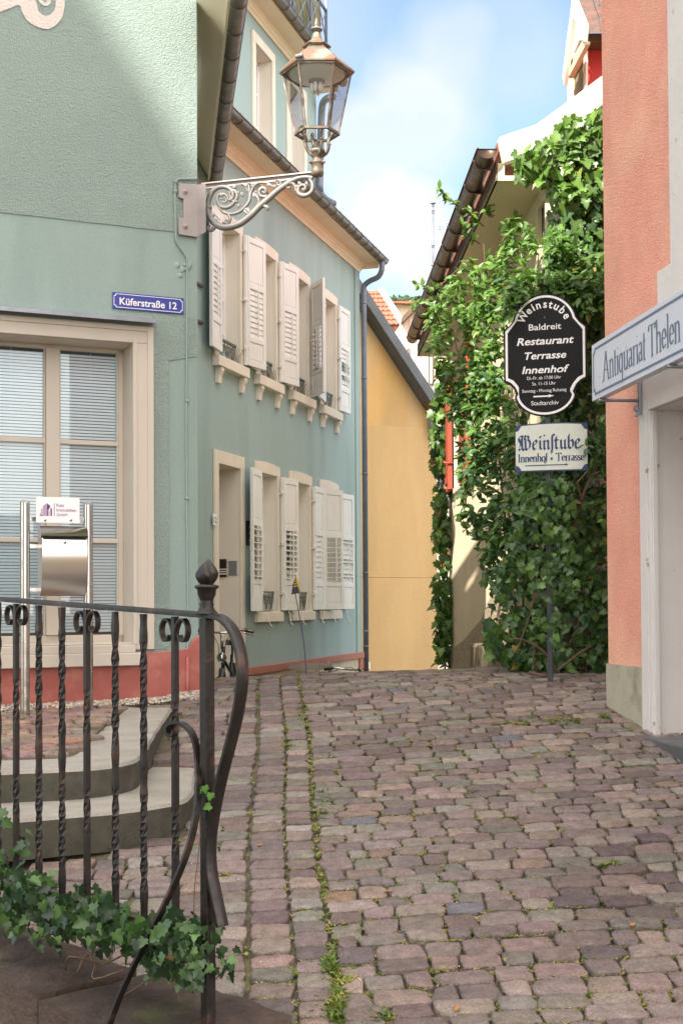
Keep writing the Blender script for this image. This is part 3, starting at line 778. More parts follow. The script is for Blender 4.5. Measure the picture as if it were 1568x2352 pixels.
def scatter(mb, poly, n, dep, size, pal, shape, nbase, down=.8, spread=.6, cl=1):
    xs = [p[0] for p in poly]; ys = [p[1] for p in poly]; k = 0; tries = 0
    while k < n and tries < n * 30:
        tries += 1
        x, y = random.uniform(min(xs), max(xs)), random.uniform(min(ys), max(ys))
        if not inpoly(x, y, poly): continue
        gapn = noise.noise(Vector((x * .012, y * .012, 4.2)))
        if gapn < -.28 and random.random() < .75: continue
        P = at(x, y, dep(x, y)); k += 1
        nn = Vector(nbase) + Vector([random.gauss(0, spread) for _ in range(3)])
        for q in range(cl):
            dd = Vector((random.gauss(0, .6), random.gauss(0, .35), -down + random.gauss(0, .4)))
            if cl > 1: dd = Vector((random.gauss(0, 1), random.gauss(-.3, .6), random.gauss(-.15, .6))); nn = Vector(nbase) * .8 + Vector((0, 0, .5)) + Vector([random.gauss(0, .45) for _ in range(3)])
            leaf(mb, P + Vector([random.gauss(0, .012) for _ in range(3)]), dd, nn, random.uniform(*size), jc(pal), shape)
def stems(mb, paths, r=.006):
    for p in paths:
        P = spl([at(*q) for q in p], 5); n = len(P)
        mb.tube(P, 1.0, 5, scale=[r * (1 - .6 * i / n) for i in range(n)])

# ================================================================== CORNER HOUSE (left)
def gutter(mb, fr, ua, ub, w_, z, r, step, bead=.006, lip=True):
    prof = []
    for j in range(13):
        a = math.pi + math.pi * j / 12; prof.append((r * math.cos(a), r * math.sin(a)))
    for j in range(12, -1, -1):
        a = math.pi + math.pi * j / 12; prof.append(((r - .006) * math.cos(a), (r - .006) * math.sin(a)))
    k = len(prof)
    vs = [fr.p(u, z + q[1], w_ + q[0]) for u in (ua, ub) for q in prof]
    mb.add(vs, [(j, (j + 1) % k, k + (j + 1) % k, k + j) for j in range(k)] + [tuple(range(13))] + [tuple(range(k, k + 13))], 0, True)
    if lip: mb.tube([fr.p(ua, z + .002, w_ + r), fr.p(ub, z + .002, w_ + r)], .009, 6)
    u = ua + step * .4
    while u < ub:
        path = [fr.p(u, z + (r + .001) * math.sin(math.pi + math.pi * j / 12), w_ + (r + .001) * math.cos(math.pi + math.pi * j / 12)) for j in range(13)]
        mb.tube(path, bead, 5); u += step

H1 = thing('corner_house', WF.p(0, -.95), 'pale green corner house at the left with a large shop window and red plinth', 'house')
mb = MB()
wu0, wu1, wz0, wz1 = -1.746 + .155, -.354 - .155, -.30, 1.965
facade(mb, WF, -4.2, 0, -1.3, 4.72, [(wu0, wu1, wz0, wz1, .34)], th=.4, reveal_mi=1)
for q in ((0, 4.72), (-4.2, 4.72)): pass
gb = [WF.p(0, 4.72, -.3), WF.p(-4.2, 9.6, -.3), WF.p(-4.2, 4.72, -.3)]
mb.prism([WF.p(0.0, 4.72, 0), WF.p(-4.2, 9.6, 0), WF.p(-4.2, 4.72, 0)], -WF.n * .3)
# alley side wall
mb.hexa([WS.p(0, -1.3, -.3), WS.p(3.6, -1.3, -.3), WS.p(3.6, -1.3, -.002), WS.p(.004, -1.3, -.002), WS.p(0, 4.6, -.3), WS.p(3.6, 4.6, -.3), WS.p(3.6, 4.6, -.002), WS.p(.004, 4.6, -.002)])
mb.build('wall', [M['smooth_teal'], M['cream_wood']], H1)
# roughcast skin with a ragged lower edge
mb = MB()
def ragged(fr, pts, w_, amp, sub=.03):
    out = []
    n = len(pts)
    for i in range(n):
        a, b = pts[i], pts[(i + 1) % n]; L_ = math.hypot(b[0] - a[0], b[1] - a[1]); k = max(1, int(L_ / sub))
        rag = (a[2] if len(a) > 2 else 0)
        for j in range(k):
            t = j / k; u, z = a[0] + (b[0] - a[0]) * t, a[1] + (b[1] - a[1]) * t
            if rag: nn = noise.noise(Vector((u * 14, z * 14, 3))) * amp; u += nn; z += nn
            out.append(fr.p(u, z, w_))
    return out
mb.prism(ragged(WF, [(-4.2, 2.845, 1), (0.003, 2.845), (0.003, 4.72), (-4.2, 4.72)], .007, .004), -WF.n * .006)
mb.prism(ragged(WF, [(-.352, -.34), (-.228, -.34, 1), (-.225, 1.85, 1), (-.02, 1.90, 1), (0.003, 1.90), (0.003, 2.2, 1), (-.352, 2.2)], .007, .008), -WF.n * .006)
mb.build('roughcast', M['rough_teal'], H1)
# plaster patch and bumps near the conduit
mb = MB()
for k in range(9):
    u, z = random.uniform(-.17, -.05), random.uniform(2.50, 2.62)
    mb.ball(WF.p(u, z, 0), .022, 1.2, .25, random.uniform(.5, 1.2), 8)
mb.build('plaster_patch', M['smooth_teal'], H1)
# painted scroll at the top left
mb = MB()
def pp(pts, w_=.0): return [WF.p(*WF.px(x, y, w_), w_) for x, y in pts]
outer = spl([Vector((x, y, 0)) for x, y in ((-60, 20), (-20, 32), (20, 20), (44, 12), (52, 28), (64, 48), (88, 62), (115, 66), (138, 48), (148, 24), (149, -8), (146, -40))], 5)
inner = spl([Vector((x, y, 0)) for x, y in ((-60, -25), (-30, -20), (0, -16), (30, -14), (66, -18), (84, 6), (90, 26), (104, 36), (118, 32), (127, 18), (129, -8), (128, -40))], 5)
vs = [WF.p(*WF.px(p.x, p.y, .013), .013) for p in outer] + [WF.p(*WF.px(p.x, p.y, .013), .013) for p in inner]
n = len(outer)
mb.add(vs, [(i, i + 1, n + i + 1, n + i) for i in range(n - 1)])
sm = [Vector((x, y, 0)) for x, y in ((85, -6), (94, 8), (106, 14), (116, 8), (118, -8))]
sp = spl(sm, 4); n = len(sp)
vs = [WF.p(*WF.px(p.x, p.y, .0135), .0135) for p in sp] + [WF.p(*WF.px(p.x + (102 - p.x) * .45, p.y - 8, .0135), .0135) for p in sp]
mb.add(vs, [(i, i + 1, n + i + 1, n + i) for i in range(n - 1)])
mb.build('painted_scroll', M['lilac'], H1)
# plinth
mb = MB()
mb.fbox(WF, -4.2, -.46, -1.2, -.445, .001, .035)
top = [(-.46, -.36), (-.40, -.362), (-.2, -.355), (-.09, -.34), (-.05, -.28), (-.02, -.25), (.035, -.24)]
mb.prism([WF.p(u, z, .035) for u, z in [(.035, -1.2), (-.46, -1.2)] + top], -WF.n * .034)
mb.build('plinth', M['red_plinth'], H1, bevel=.006)
# shop window
mb = MB(); uo0, uo1 = -1.746, -.354
mb.fbox(WF, uo0, wu0, -.34, wz1, .001, .022); mb.fbox(WF, wu1, uo1, -.34, wz1, .001, .022)
mb.fbox(WF, uo0, uo1, wz1 + .001, 2.10, .001, .022)
mb.fbox(WF, uo1 - .045, uo1 + .002, -.34, 2.09, .022, .036); mb.fbox(WF, uo0 - .002, uo0 + .045, -.34, 2.09, .022, .036)
mb.fbox(WF, uo0, uo1, 2.055, 2.092, .022, .034)
mb.fbox(WF, wu1, wu1 + .03, -.3, wz1 + .03, .022, .030)
win = mb.build('window', M['cream_wood'], H1, bevel=.004)
mb = MB(); wd = -.30
for a, b, c, d in ((wu0, wu0 + .055, wz0, wz1), (wu1 - .035, wu1, wz0, wz1), (wu0, wu1, wz0 + .001, -.232), (wu0, wu1, wz1 - .03, wz1)):
    mb.fbox(WF, a, b, c, d, wd - .03, wd + .02)
mb.fbox(WF, -1.103, -1.0, -.23, wz1 - .03, wd - .03, wd + .045)
for a, b in ((wu0 + .055, -1.103), (-1.0, wu1 - .035)):
    for z in (1.235, .486): mb.fbox(WF, a, b, z - .017, z + .017, wd - .02, wd + .018)
    for ee in (a, b - .012): mb.fbox(WF, ee, ee + .012, -.23, wz1 - .03, wd - .02, wd + .012)
mb.build('frame', M['cream_wood'], win, bevel=.003)
mb = MB(); mb.fbox(WF, wu0 + .05, wu1 - .03, -.24, wz1 - .02, wd - .012, wd - .008)
mb.build('pane', M['glass'], win)
mb = MB(); z = -.21
while z < wz1 - .05:
    for a, b in ((wu0 + .06, -1.09), (-1.01, wu1 - .04)):
        mb.hexa([WF.p(a, z, wd - .036), WF.p(b, z, wd - .036), WF.p(b, z, wd - .037), WF.p(a, z, wd - .037),
                 WF.p(a, z + .0195, wd - .046), WF.p(b, z + .0195, wd - .046), WF.p(b, z + .0198, wd - .047), WF.p(a, z + .0198, wd - .047)])
    z += .0242
for u in (-.75, -1.35): mb.fbox(WF, u, u + .002, -.21, wz1 - .03, wd - .037, wd - .035)
mb.build('blind', M['blind'], win)
mb = MB(); mb.fbox(WF, wu0 - .5, wu1 + .3, -.6, 2.2, -1.6, -1.55); mb.build('dark_room', M['interior'], win)
mb = MB()
mb.fbox(WF, uo0 - .06, -.458, -.455, -.36, .036, .095)
mb.fbox(WF, uo0 + .1, wu1, -.36, wz0, -.30, .088)
mb.fbox(WF, wu0, wu1, wz0, wz0 + .012, -.30, .0)
mb.build('sill', M['cream_wood'], win, bevel=.006)
mb = MB()
prof = [(.001, 2.165), (.11, 2.14), (.125, 2.135), (.125, 2.105), (.117, 2.105), (.112, 2.128), (.001, 2.150)]
mb.prism([WF.p(uo0 - .1, z, w_) for w_, z in prof], WF.u * (uo1 - uo0 + .105))
for u in (-.46, -.80, -1.16, -1.5): mb.ball(WF.p(u, 2.146, .09), .008)
mb.build('zinc_flashing', M['zinc'], win)
# eaves
mb = MB()
prof = [(0, 4.66), (.235, 4.44), (.235, 4.52), (0, 4.80)]
mb.prism([WS.p(-.62, z, w_) for w_, z in prof], WS.u * 4.22)
mb.fbox(WS, -.62, 3.6, 4.425, 4.455, .215, .238)
mb.build('soffit', M['soffit'], H1)
mb = MB(); gutter(mb, WS, -.7, 3.6, .298, 4.44, .060, .46, .006)
mb.build('gutter', M['gutter'], H1)
mb = MB()
mb.prism([WS.p(-.04, z, w_) for w_, z in ((.33, 4.50), (-3.2, 8.5), (-3.2, 8.7), (.33, 4.56))], WS.u * 3.65)
mb.build('roof', M['rooftile'], H1)
# conduit
mb = MB()
path = [at(455, 413, 9.86), at(407, 414, 9.86)] + [WF.p(*WF.px(x, y, .02), .02) for x, y in ((403, 418), (402, 440), (402.5, 480), (404, 548), (408, 560), (424, 582), (430, 592), (430, 700), (428.5, 900), (429, 1150), (432, 1350), (432, 1560), (431, 1590))]
path = [WF.p(0, WF.px(455, 411, .02)[1], .02), WF.p(*WF.px(410, 411, .02), .02)] + path[2:]
mb.tube(path, .0085, 8)
for y in (418, 440, 921, 1145): 
    u, z = WF.px(430 if y > 600 else 403, y, .02); mb.tube([WF.p(u - .012, z, .02), WF.p(u + .012, z, .02)], .014, 8); mb.tube([WF.p(u, z, .0), WF.p(u, z, .02)], .006, 6)
mb.build('conduit', M['smooth_teal'], H1)
mb = MB(); u, z = WF.px(431, 1580, .05)
mb.tube([WF.p(u, -.85, .055), WF.p(u, -.40, .055)], .013, 8); mb.build('drain_stub', M['red_plinth'], H1)

# street name plate (screwed to the wall)
SN = thing('street_name_sign', WF.p(*WF.px(340, 697, .01), .012), 'blue enamel street name plate with white letters on the corner house, above the shop window', 'sign')
a0 = WF.px(258.5, 690, .012); a1 = WF.px(422.5, 700, .012)
su0, su1 = a0[0], a1[0]; sz0 = WF.px(258.5, 708, .012)[1]; sz1 = WF.px(258.5, 670, .012)[1]; sh = sz1 - sz0
mb = MB(); mb.fbox(WF, su0, su1, sz0, sz1, .008, .014); mb.build('plate', M['blue'], SN, bevel=.002)
mb = MB()
def frame_line(mb, fr, u0, u1, z0, z1, ins, t, notch, w_, mi=0):
    a, b, c, d = u0 + ins, u1 - ins, z0 + ins, z1 - ins
    def loop(o):
        A, B, C_, D = a + o, b - o, c + o, d - o; pts = []
        for cx_, cz_, s0 in ((A, C_, 90), (B, C_, 180), (B, D, 270), (A, D, 0)):
            for k in range(7):
                ang = R(s0 - 90 * k / 6)
                pts.append((cx_ + notch * math.cos(ang), cz_ + notch * math.sin(ang)))
        return pts
    A, B = loop(0), loop(t); n = len(A)
    vs = [fr.p(u, z, w_) for u, z in A] + [fr.p(u, z, w_) for u, z in B]
    mb.add(vs, [(i, (i + 1) % n, n + (i + 1) % n, n + i) for i in range(n)], mi)
frame_line(mb, WF, su0, su1, sz0, sz1, .010, .0045, .016, .0152)
text_mesh(mb, 'Küferstraße 12', WF, (su0 + su1) / 2 - .001, sz0 + sh * .27, sh * .44, .0142, bold=.018, align='CENTER', width=(su1 - su0) * .80)
mb.build('lettering', M['white'], SN)

# ================================================================== WALL LAMP on the corner
LP = at(727, 395, 9.72)                      # foot of the lantern
O = WF.p(-.0, 0, 0)
WA = Fr(o=(WF.p(.02, 0, .02).x, WF.p(.02, 0, .02).y, 0), u=(LP.x - WF.p(.02, 0, .02).x, LP.y - WF.p(.02, 0, .02).y, 0))
LM = thing('wall_lantern', WF.p(0, WF.px(455, 545)[1], .02), 'hexagonal copper topped street lantern on an ornate grey scrolled bracket at the house corner', 'lamp')
def A_(pts, w_=0): return [WA.p(*WA.px(x, y, w_), w_) for x, y in pts]
mb = MB()
pl = [(412, 424), (455, 424), (473, 426), (473, 541), (455, 545), (412, 540), (410, 500), (422, 496), (423, 458), (411, 452)]
fp = [WF.p(*WF.px(x, y, .03), .03) for x, y in ((411, 421), (457, 424), (457, 545), (411, 538), (411, 502), (422, 499), (422, 457), (411, 453))]
mb.prism(fp, -WF.n * .018)
zt, zb = WF.px(457, 424, .03)[1], WF.px(457, 543, .03)[1]
cvec = (WF.u * .02 + WF.n * .03)
q0 = WF.p(-.0, 0, .03); q1 = at(473, 480, 9.9); q1 = Vector((q1.x, q1.y, 0)); q2 = q1 + Vector((-.03, .07, 0))
mb.prism([Vector((q0.x, q0.y, zb)), Vector((q1.x, q1.y, zb + .012)), Vector((q1.x, q1.y, zt - .012)), Vector((q0.x, q0.y, zt))], Vector((-.03, .05, 0)))
for x, y in ((426, 440), (426, 520)):
    c = WF.p(*WF.px(x, y, .032), .032); mb.tube([c, c + WF.n * .006], .022, 6); mb.ball(c + WF.n * .008, .012)
mb.build('wall_plate', M['lampgrey'], LM, bevel=.003)
mb = MB()
# top bar (T section, slightly rising)
P0, P1 = WA.p(*WA.px(466, 424)), WA.p(*WA.px(722, 397))
ax = (P1 - P0).normalized()
for w_, hh, o_ in ((.028, .005, 0), (.007, .018, -.018)):
    mb.obox((P0 + P1) / 2 + Vector((0, 0, o_)), ax * ((P1 - P0).length / 2), WA.n * w_, Vector((0, 0, hh)))
mb.build('top_bar', M['lampgrey'], LM)
mb = MB()
def Z1(l): return [(390.4 + x * .2783, 34.4 + y * .2783) for x, y in l]
def curl(l, r, mbx=mb, sc=None, n=7):
    r *= 1.5; P = spl(A_(Z1(l)), n); k = len(P); mbx.tube(P, 1.0, 7, scale=[r * ((1 - .55 * abs(i / k - .4) / .6) if sc is None else sc(i / k)) for i in range(k)])
big = lambda t: 1.0
# main S strut: from the arm end down to the plate foot
curl([(1180, 1345), (1120, 1338), (1050, 1350), (980, 1385), (900, 1440), (820, 1510), (740, 1580), (660, 1660), (570, 1725), (470, 1752), (400, 1740), (345, 1690), (315, 1620), (318, 1540), (345, 1470), (390, 1428), (440, 1418), (490, 1432), (520, 1470), (515, 1515), (490, 1530)], .018, sc=lambda t: .58 + .42 * math.sin(math.pi * min(1, t * 1.2)))
curl([(330, 1610), (345, 1680), (375, 1730), (350, 1775), (318, 1775), (312, 1750), (330, 1742)], .011)
# inner scrolls
curl([(560, 1540), (520, 1535), (495, 1490), (505, 1450), (540, 1455), (555, 1500), (520, 1560), (470, 1590), (420, 1580), (395, 1540), (395, 1500), (420, 1480), (455, 1482), (478, 1510), (468, 1540), (440, 1548), (430, 1525)], .010)
curl([(395, 1540), (410, 1590), (445, 1630), (510, 1642), (570, 1625), (620, 1585), (655, 1535), (665, 1480), (690, 1420), (730, 1388), (790, 1385), (830, 1400), (850, 1425)], .0095)
curl([(620, 1600), (655, 1625), (640, 1640), (610, 1612)], .012)
curl([(640, 1460), (630, 1420), (600, 1395), (555, 1400), (535, 1420)], .009)
curl([(655, 1500), (655, 1440), (650, 1400)], .008)
curl([(690, 1470), (720, 1500), (735, 1540), (720, 1570)], .009)
curl([(440, 1620), (475, 1640), (498, 1680), (480, 1720), (455, 1710), (462, 1685)], .009)
curl([(800, 1500), (750, 1495), (738, 1460), (760, 1430), (790, 1440), (785, 1470), (768, 1462)], .012)
curl([(880, 1400), (910, 1405), (912, 1375), (890, 1362), (872, 1378), (885, 1390)], .0095)
curl([(1150, 1350), (1175, 1400), (1165, 1460), (1110, 1492), (1060, 1470), (1065, 1420), (1105, 1405), (1118, 1435), (1095, 1450)], .0125)
curl([(1040, 1460), (1030, 1410), (1000, 1385), (970, 1405), (968, 1425), (985, 1432)], .010)
curl([(740, 1575), (790, 1580), (810, 1600), (795, 1608)], .011)
# leaves, rosettes and collars
for x, y, s, ang in ((655, 1395, 30, 90), (635, 1415, 24, 150), (675, 1415, 24, 30), (600, 1475, 26, 200), (570, 1470, 24, 150), (690, 1490, 26, 300), (705, 1465, 22, 20), (570, 1570, 26, 250), (640, 1600, 30, 320), (540, 1425, 30, 160), (810, 1400, 34, 330), (855, 1415, 30, 350),
                     (1075, 1400, 34, 120), (1050, 1420, 30, 160), (1160, 1350, 34, 60), (1125, 1400, 28, 80), (345, 1650, 44, 280), (370, 1690, 40, 310), (790, 1585, 26, 340), (430, 1495, 26, 130), (330, 1590, 30, 250), (760, 1440, 20, 100), (1000, 1392, 26, 170)):
    c = WA.p(*WA.px(*Z1([(x, y)])[0]), 0); sz = s * .2783 / 308 * 1.25
    d = WA.u * math.cos(R(ang)) + Vector((0, 0, 1)) * math.sin(R(ang)); sd = d.cross(WA.n)
    for side in (1, -1):
        pts = [c - d * sz * .4, c + sd * sz * .45 + d * .1 * sz + WA.n * .009 * side, c + d * sz * .75 + sd * sz * .12, c + d * sz * .9 - sd * sz * .1, c - sd * sz * .4 + d * .15 * sz + WA.n * .009 * side]
        mb.add(pts + [c + WA.n * .020 * side], [(0, 1, 5), (1, 2, 5), (2, 3, 5), (3, 4, 5), (4, 0, 5)], 0, True)
for x, y, s in ((322, 1590, .026), (570, 1715, .026), (655, 1385, .010), (600, 1490, .012), (690, 1480, .012), (470, 1700, .012), (320, 1765, .014), (768, 1462, .014), (890, 1385, .010), (985, 1425, .011), (1098, 1440, .014), (430, 1520, .012)):
    mb.ball(WA.p(*WA.px(*Z1([(x, y)])[0]), 0), s, .9, .9, .9, 8)
for k in range(11):
    a = R(40 + 30 * k); mb.ball(WA.p(*WA.px(*Z1([(768 + 34 * math.cos(a), 1462 + 38 * math.sin(a))])[0]), 0), .0075, seg=6)
mb.build('scrollwork', M['lampsilver'], LM)
# lantern: px heights -> metres at the depth of the axis
AX = Vector((at(728.5, 395, 9.72).x, 9.72, 0)); pxm = 9.72 / 3000
def zl(y): return at(728.5, y, 9.72).z
c0 = Vector((AX.x, AX.y, 0)); HX = 0.0
mb = MB()   # socket and collars
mb.lathe(c0, [(r_ * pxm, zl(y)) for r_, y in ((2, 408), (13, 404), (15.5, 396), (14, 392), (13, 388), (13, 378), (15.5, 376), (15.5, 372), (11, 369), (10.5, 362), (14, 359), (14, 352), (18, 350), (18, 345), (6, 343))], 20)
for sx in (-1, 1): mb.ball(c0 + Vector((sx * 15 * pxm, -.02, zl(374))), .013)
mb.lathe(c0, [(4 * pxm, zl(352)), (7 * pxm, zl(342)), (4 * pxm, zl(335)), (.5 * pxm, zl(330))], 10)
for k in range(4):   # the four curved arms that cradle the lantern
    a = R(20 + 90 * k); e = Vector((math.cos(a), math.sin(a), 0)); t_ = Vector((-e.y, e.x, 0))
    P = spl([c0 + e * (r_ * pxm) + Vector((0, 0, zl(y))) for r_, y in ((10, 358), (22, 350), (28, 335), (28, 322), (36, 308), (42, 300), (36, 295), (29, 300), (31, 309))], 6)
    n = len(P); mb.sweep(P, [(-.006, -.011), (.006, -.011), (.006, .011), (-.006, .011)], up=t_, scale=[1.1 - .3 * i / n for i in range(n)], fixed=False)
    mb.ball(c0 + e * (31 * pxm) + Vector((0, 0, zl(328))), .011)
mb.build('cradle', M['lampframe'], LM)
def hexring(r_, z, n=6, rot=0): return [c0 + Vector((r_ * math.cos(R(60 * k + rot)), r_ * math.sin(R(60 * k + rot)), z)) for k in range(n)]
rb, rtp = 50 * pxm, 80 * pxm; zb_, zt_ = zl(308), zl(170)
mb = MB()
for r_, z, s in ((rb, zb_, .011), (rtp, zt_, .010)):
    H = hexring(r_, z)
    for k in range(6):
        a, b = H[k], H[(k + 1) % 6]; d = (b - a) / 2; mb.obox((a + b) / 2, d * 1.03, Vector((d.y, -d.x, 0)).normalized() * s, Vector((0, 0, s * .8)))
A1, B1 = hexring(rb, zb_), hexring(rtp, zt_)
for k in range(6): mb.sweep([A1[k], B1[k]], [(-.006, -.006), (.006, -.006), (.006, .006), (-.006, .006)], smooth=False)
mb.tube([c0 + Vector((0, 0, zl(352))), c0 + Vector((0, 0, zl(325)))], .01)
mb.build('lantern_frame', M['lampframe'], LM)
mb = MB()
for k in range(6):
    a, b, c_, d = A1[k], A1[(k + 1) % 6], B1[(k + 1) % 6], B1[k]
    mb.add([a, b, c_, d], [(0, 1, 2, 3)])
mb.build('glass', M['lampglass'], LM)
mb = MB()   # roof, chimney and finial
def hexloft(mb, prof, mi=0, smooth=False):
    vs = [v for r_, y in prof for v in hexring(r_ * pxm, zl(y))]; n = len(prof)
    fs = [(i * 6 + j, i * 6 + (j + 1) % 6, i * 6 + 6 + (j + 1) % 6, i * 6 + 6 + j) for i in range(n - 1) for j in range(6)]
    mb.add(vs, fs + [tuple(range(5, -1, -1)), tuple((n - 1) * 6 + j for j in range(6))], mi, smooth)
hexloft(mb, [(84, 171), (87.5, 168), (88, 164), (60, 137), (27, 114)], 0)
hexloft(mb, [(24, 114), (27, 112), (34, 109), (34, 106), (20, 99)], 1)
hexloft(mb, [(20, 99), (13, 90), (10, 80), (8.5, 76)], 0)
for k in range(6):
    A2, B2 = hexring(88 * pxm, zl(165))[k], hexring(28 * pxm, zl(114))[k]; mb.tube([A2, B2], .006, 5, mi=1)
mb.lathe(c0, [(r_ * pxm, zl(y)) for r_, y in ((7, 79), (6, 74), (12, 71), (15, 69), (13, 66), (6, 64), (4, 60), (5.5, 56), (3.5, 50), (2.5, 45), (.4, 40))], 14, 2)
mb.tube([B1[4] + Vector((-.02, -.02, .03)), B1[4] + Vector((.035, -.035, .035))], .016, 8, mi=2)
mb.build('lantern_roof', [M['lampcopper'], M['lampframe'], M['lampsilver']], LM, bevel=.002)
mb = MB()   # enamel reflector and burner
mb.lathe(c0, [(r_ * pxm, zl(y)) for r_, y in ((18, 186), (24, 184), (56, 178), (66, 172), (66, 169), (20, 168))], 24, 0)
mb.lathe(c0, [(r_ * pxm, zl(y)) for r_, y in ((6, 196), (16, 192), (19, 188), (19, 183), (12, 182))], 18, 1)
for k in range(6):
    a = R(60 * k + 15); p = c0 + Vector((math.cos(a), math.sin(a), 0)) * (11 * pxm)
    mb.lathe(Vector((p.x, p.y, 0)), [(4 * pxm, zl(192)), (5.5 * pxm, zl(200)), (5 * pxm, zl(208)), (2 * pxm, zl(213)), (.5 * pxm, zl(214))], 8, 0)
mb.build('burner', [M['enamel'], M['lampframe']], LM)

# ================================================================== GREEN HOUSE WITH SHUTTERS
T0 = thing('shuttered_house', WT.p(2.5, -2.2), 'green rendered house with pale louvred shutters, number 12 door and cream cornice', 'house')
LW = [(1.217, 2.060), (2.420, 3.296), (3.647, 4.494)]
UW = [(.010, .855), (1.241, 2.030), (2.427, 3.270), (3.667, 4.477)]
ins = .10
holes = [(.118, .757, -1.35, 1.482, .62)]
for a, b in LW: holes.append((a + ins, b - ins, -.10, 1.507, .24))
for a, b in UW: holes.append((a + ins, b - ins, 2.61, 4.085, .24))
mb = MB(); facade(mb, WT, -.62, 5.6, -2.6, 4.95, holes, th=.4)
mb.fbox(WT, 5.37, 5.602, -.72, 4.84, .001, .018)
mb.build('wall', [M['teal_wall'], M['reveal']], T0)
def guard(mb, fr, a, b, z, w_):
    mb.fbox(fr, a, b, z + .20, z + .222, w_ - .02, w_ + .012)
    n = max(2, int((b - a) / .16)); s = (b - a) / n
    for k in range(n):
        c = a + s * (k + .5)
        P = [fr.p(c - s * .48, z + .20, w_), fr.p(c - s * .34, z + .09, w_), fr.p(c - s * .10, z + .05, w_), fr.p(c, z + .015, w_), fr.p(c + s * .10, z + .05, w_), fr.p(c + s * .34, z + .09, w_), fr.p(c + s * .48, z + .20, w_)]
        for q in (spl(P, 3),): mb.tube(q, .006, 5)
        for dx, dz_, r_ in ((-.18, .14, .026), (.18, .14, .026), (0, .09, .022), (0, .16, .024)):
            cc = fr.p(c + dx * s, z + dz_, w_)
            mb.tube([cc + fr.u * (r_ * math.cos(R(q * 40))) + Vector((0, 0, r_ * math.sin(R(q * 40)))) for q in range(9)], .0055, 5, closed=True)
def t_window(a, b, z0, z1, zh, sz, upper, sash_label=None):
    mb = MB()
    pr = .024
    # slightly cambered head
    hd = [(a, z1), (b, z1)] + [(b + (a - b) * k / 8, zh + .02 * (1 - (2 * k / 8 - 1) ** 2)) for k in range(9)]
    mb.prism([WT.p(u, z, pr) for u, z in hd], -WT.n * (pr - .001))
    mb.fbox(WT, a, a + ins, z0, z1 - .001, .001, pr); mb.fbox(WT, b - ins, b, z0, z1 - .001, .001, pr)
    mb.fbox(WT, a + ins - .02, a + ins, z0, z1 + .018, pr, pr + .007); mb.fbox(WT, b - ins, b - ins + .02, z0, z1 + .018, pr, pr + .007)
    wn_ = mb.build('window', M['stone_frame'], T0, bevel=.004)
    mb = MB(); c, d = a + ins, b - ins; wd = -.16
    for q in ((c, c + .045, z0, z1), (d - .045, d, z0, z1), (c + .045, d - .045, z0, z0 + .06), (c + .045, d - .045, z1 - .05, z1)): mb.fbox(WT, *q, wd - .04, wd + .01)
    mb.fbox(WT, (c + d) / 2 - .03, (c + d) / 2 + .03, z0 + .06, z1 - .05, wd - .03, wd + .02)
    for k in (1, 2, 3): 
        z = z0 + (z1 - z0) * k / 4
        for e, f in ((c + .045, (c + d) / 2 - .03), ((c + d) / 2 + .03, d - .045)): mb.fbox(WT, e, f, z - .012, z + .012, wd - .025, wd + .008)
    mb.build('sash', M['white_plate'], wn_)
    mb = MB(); mb.fbox(WT, c + .04, d - .04, z0 + .05, z1 - .04, wd - .022, wd - .016); mb.build('pane', M['glass'], wn_)
    mb = MB(); n = 16; cu = []
    vs = []
    for k in range(n + 1):
        u = c + (d - c) * k / n; o_ = .012 * math.sin(k * 2.1); vs += [WT.p(u, z0, wd - .07 + o_), WT.p(u, z1, wd - .07 + o_)]
    mb.add(vs, [(2 * k, 2 * k + 2, 2 * k + 3, 2 * k + 1) for k in range(n)], 0, True); mb.build('curtain', M['curtain'], wn_)
    mb = MB()
    e = .028 if upper else .018
    mb.fbox(WT, a - e, b + e, sz, z0 - .001, .001, .088 if upper else .058); mb.fbox(WT, c, d, z0 - .03, z0, -.22, .05)
    mb.build('sill', M['stone_frame'], wn_, bevel=.006)
    if upper:
        for u in (a + .06, b - .10):
            mb = MB(); prf = [(.001, sz - .001), (.075, sz - .001), (.075, sz - .04), (.058, sz - .075), (.05, sz - .08), (.045, sz - .12), (.04, sz - .17), (.001, sz - .17)]
            mb.prism([WT.p(u, z, w_) for w_, z in prf], WT.u * .085); mb.build('corbel', M['stone_frame'], wn_, bevel=.003)
    mb = MB(); guard(mb, WT, c, d, z0 + .02, -.035); mb.build('window_guard', M['greenguard'], wn_)
    return wn_
lw = [t_window(a, b, -.10, 1.507, 1.62, -.215, False) for a, b in LW]
uw = [t_window(a, b, 2.61, 4.085, 4.195, 2.497, True) for a, b in UW]
for wi in (0, 1, 2):      # dry flower stalks in the window boxes
    mb = MB(); a, b = UW[wi]
    for k in range(26):
        u = random.uniform(b - .42, b - .13); p = WT.p(u, 2.61, random.uniform(-.02, .07))
        mb.tube([p, p + Vector((random.gauss(0, .02), random.gauss(0, .02), random.uniform(.06, .13))), p + Vector((random.gauss(0, .05), random.gauss(0, .05), random.uniform(.10, .20)))], .002, 4)
    mb.build('dry_stalks', M['crate'], uw[wi])
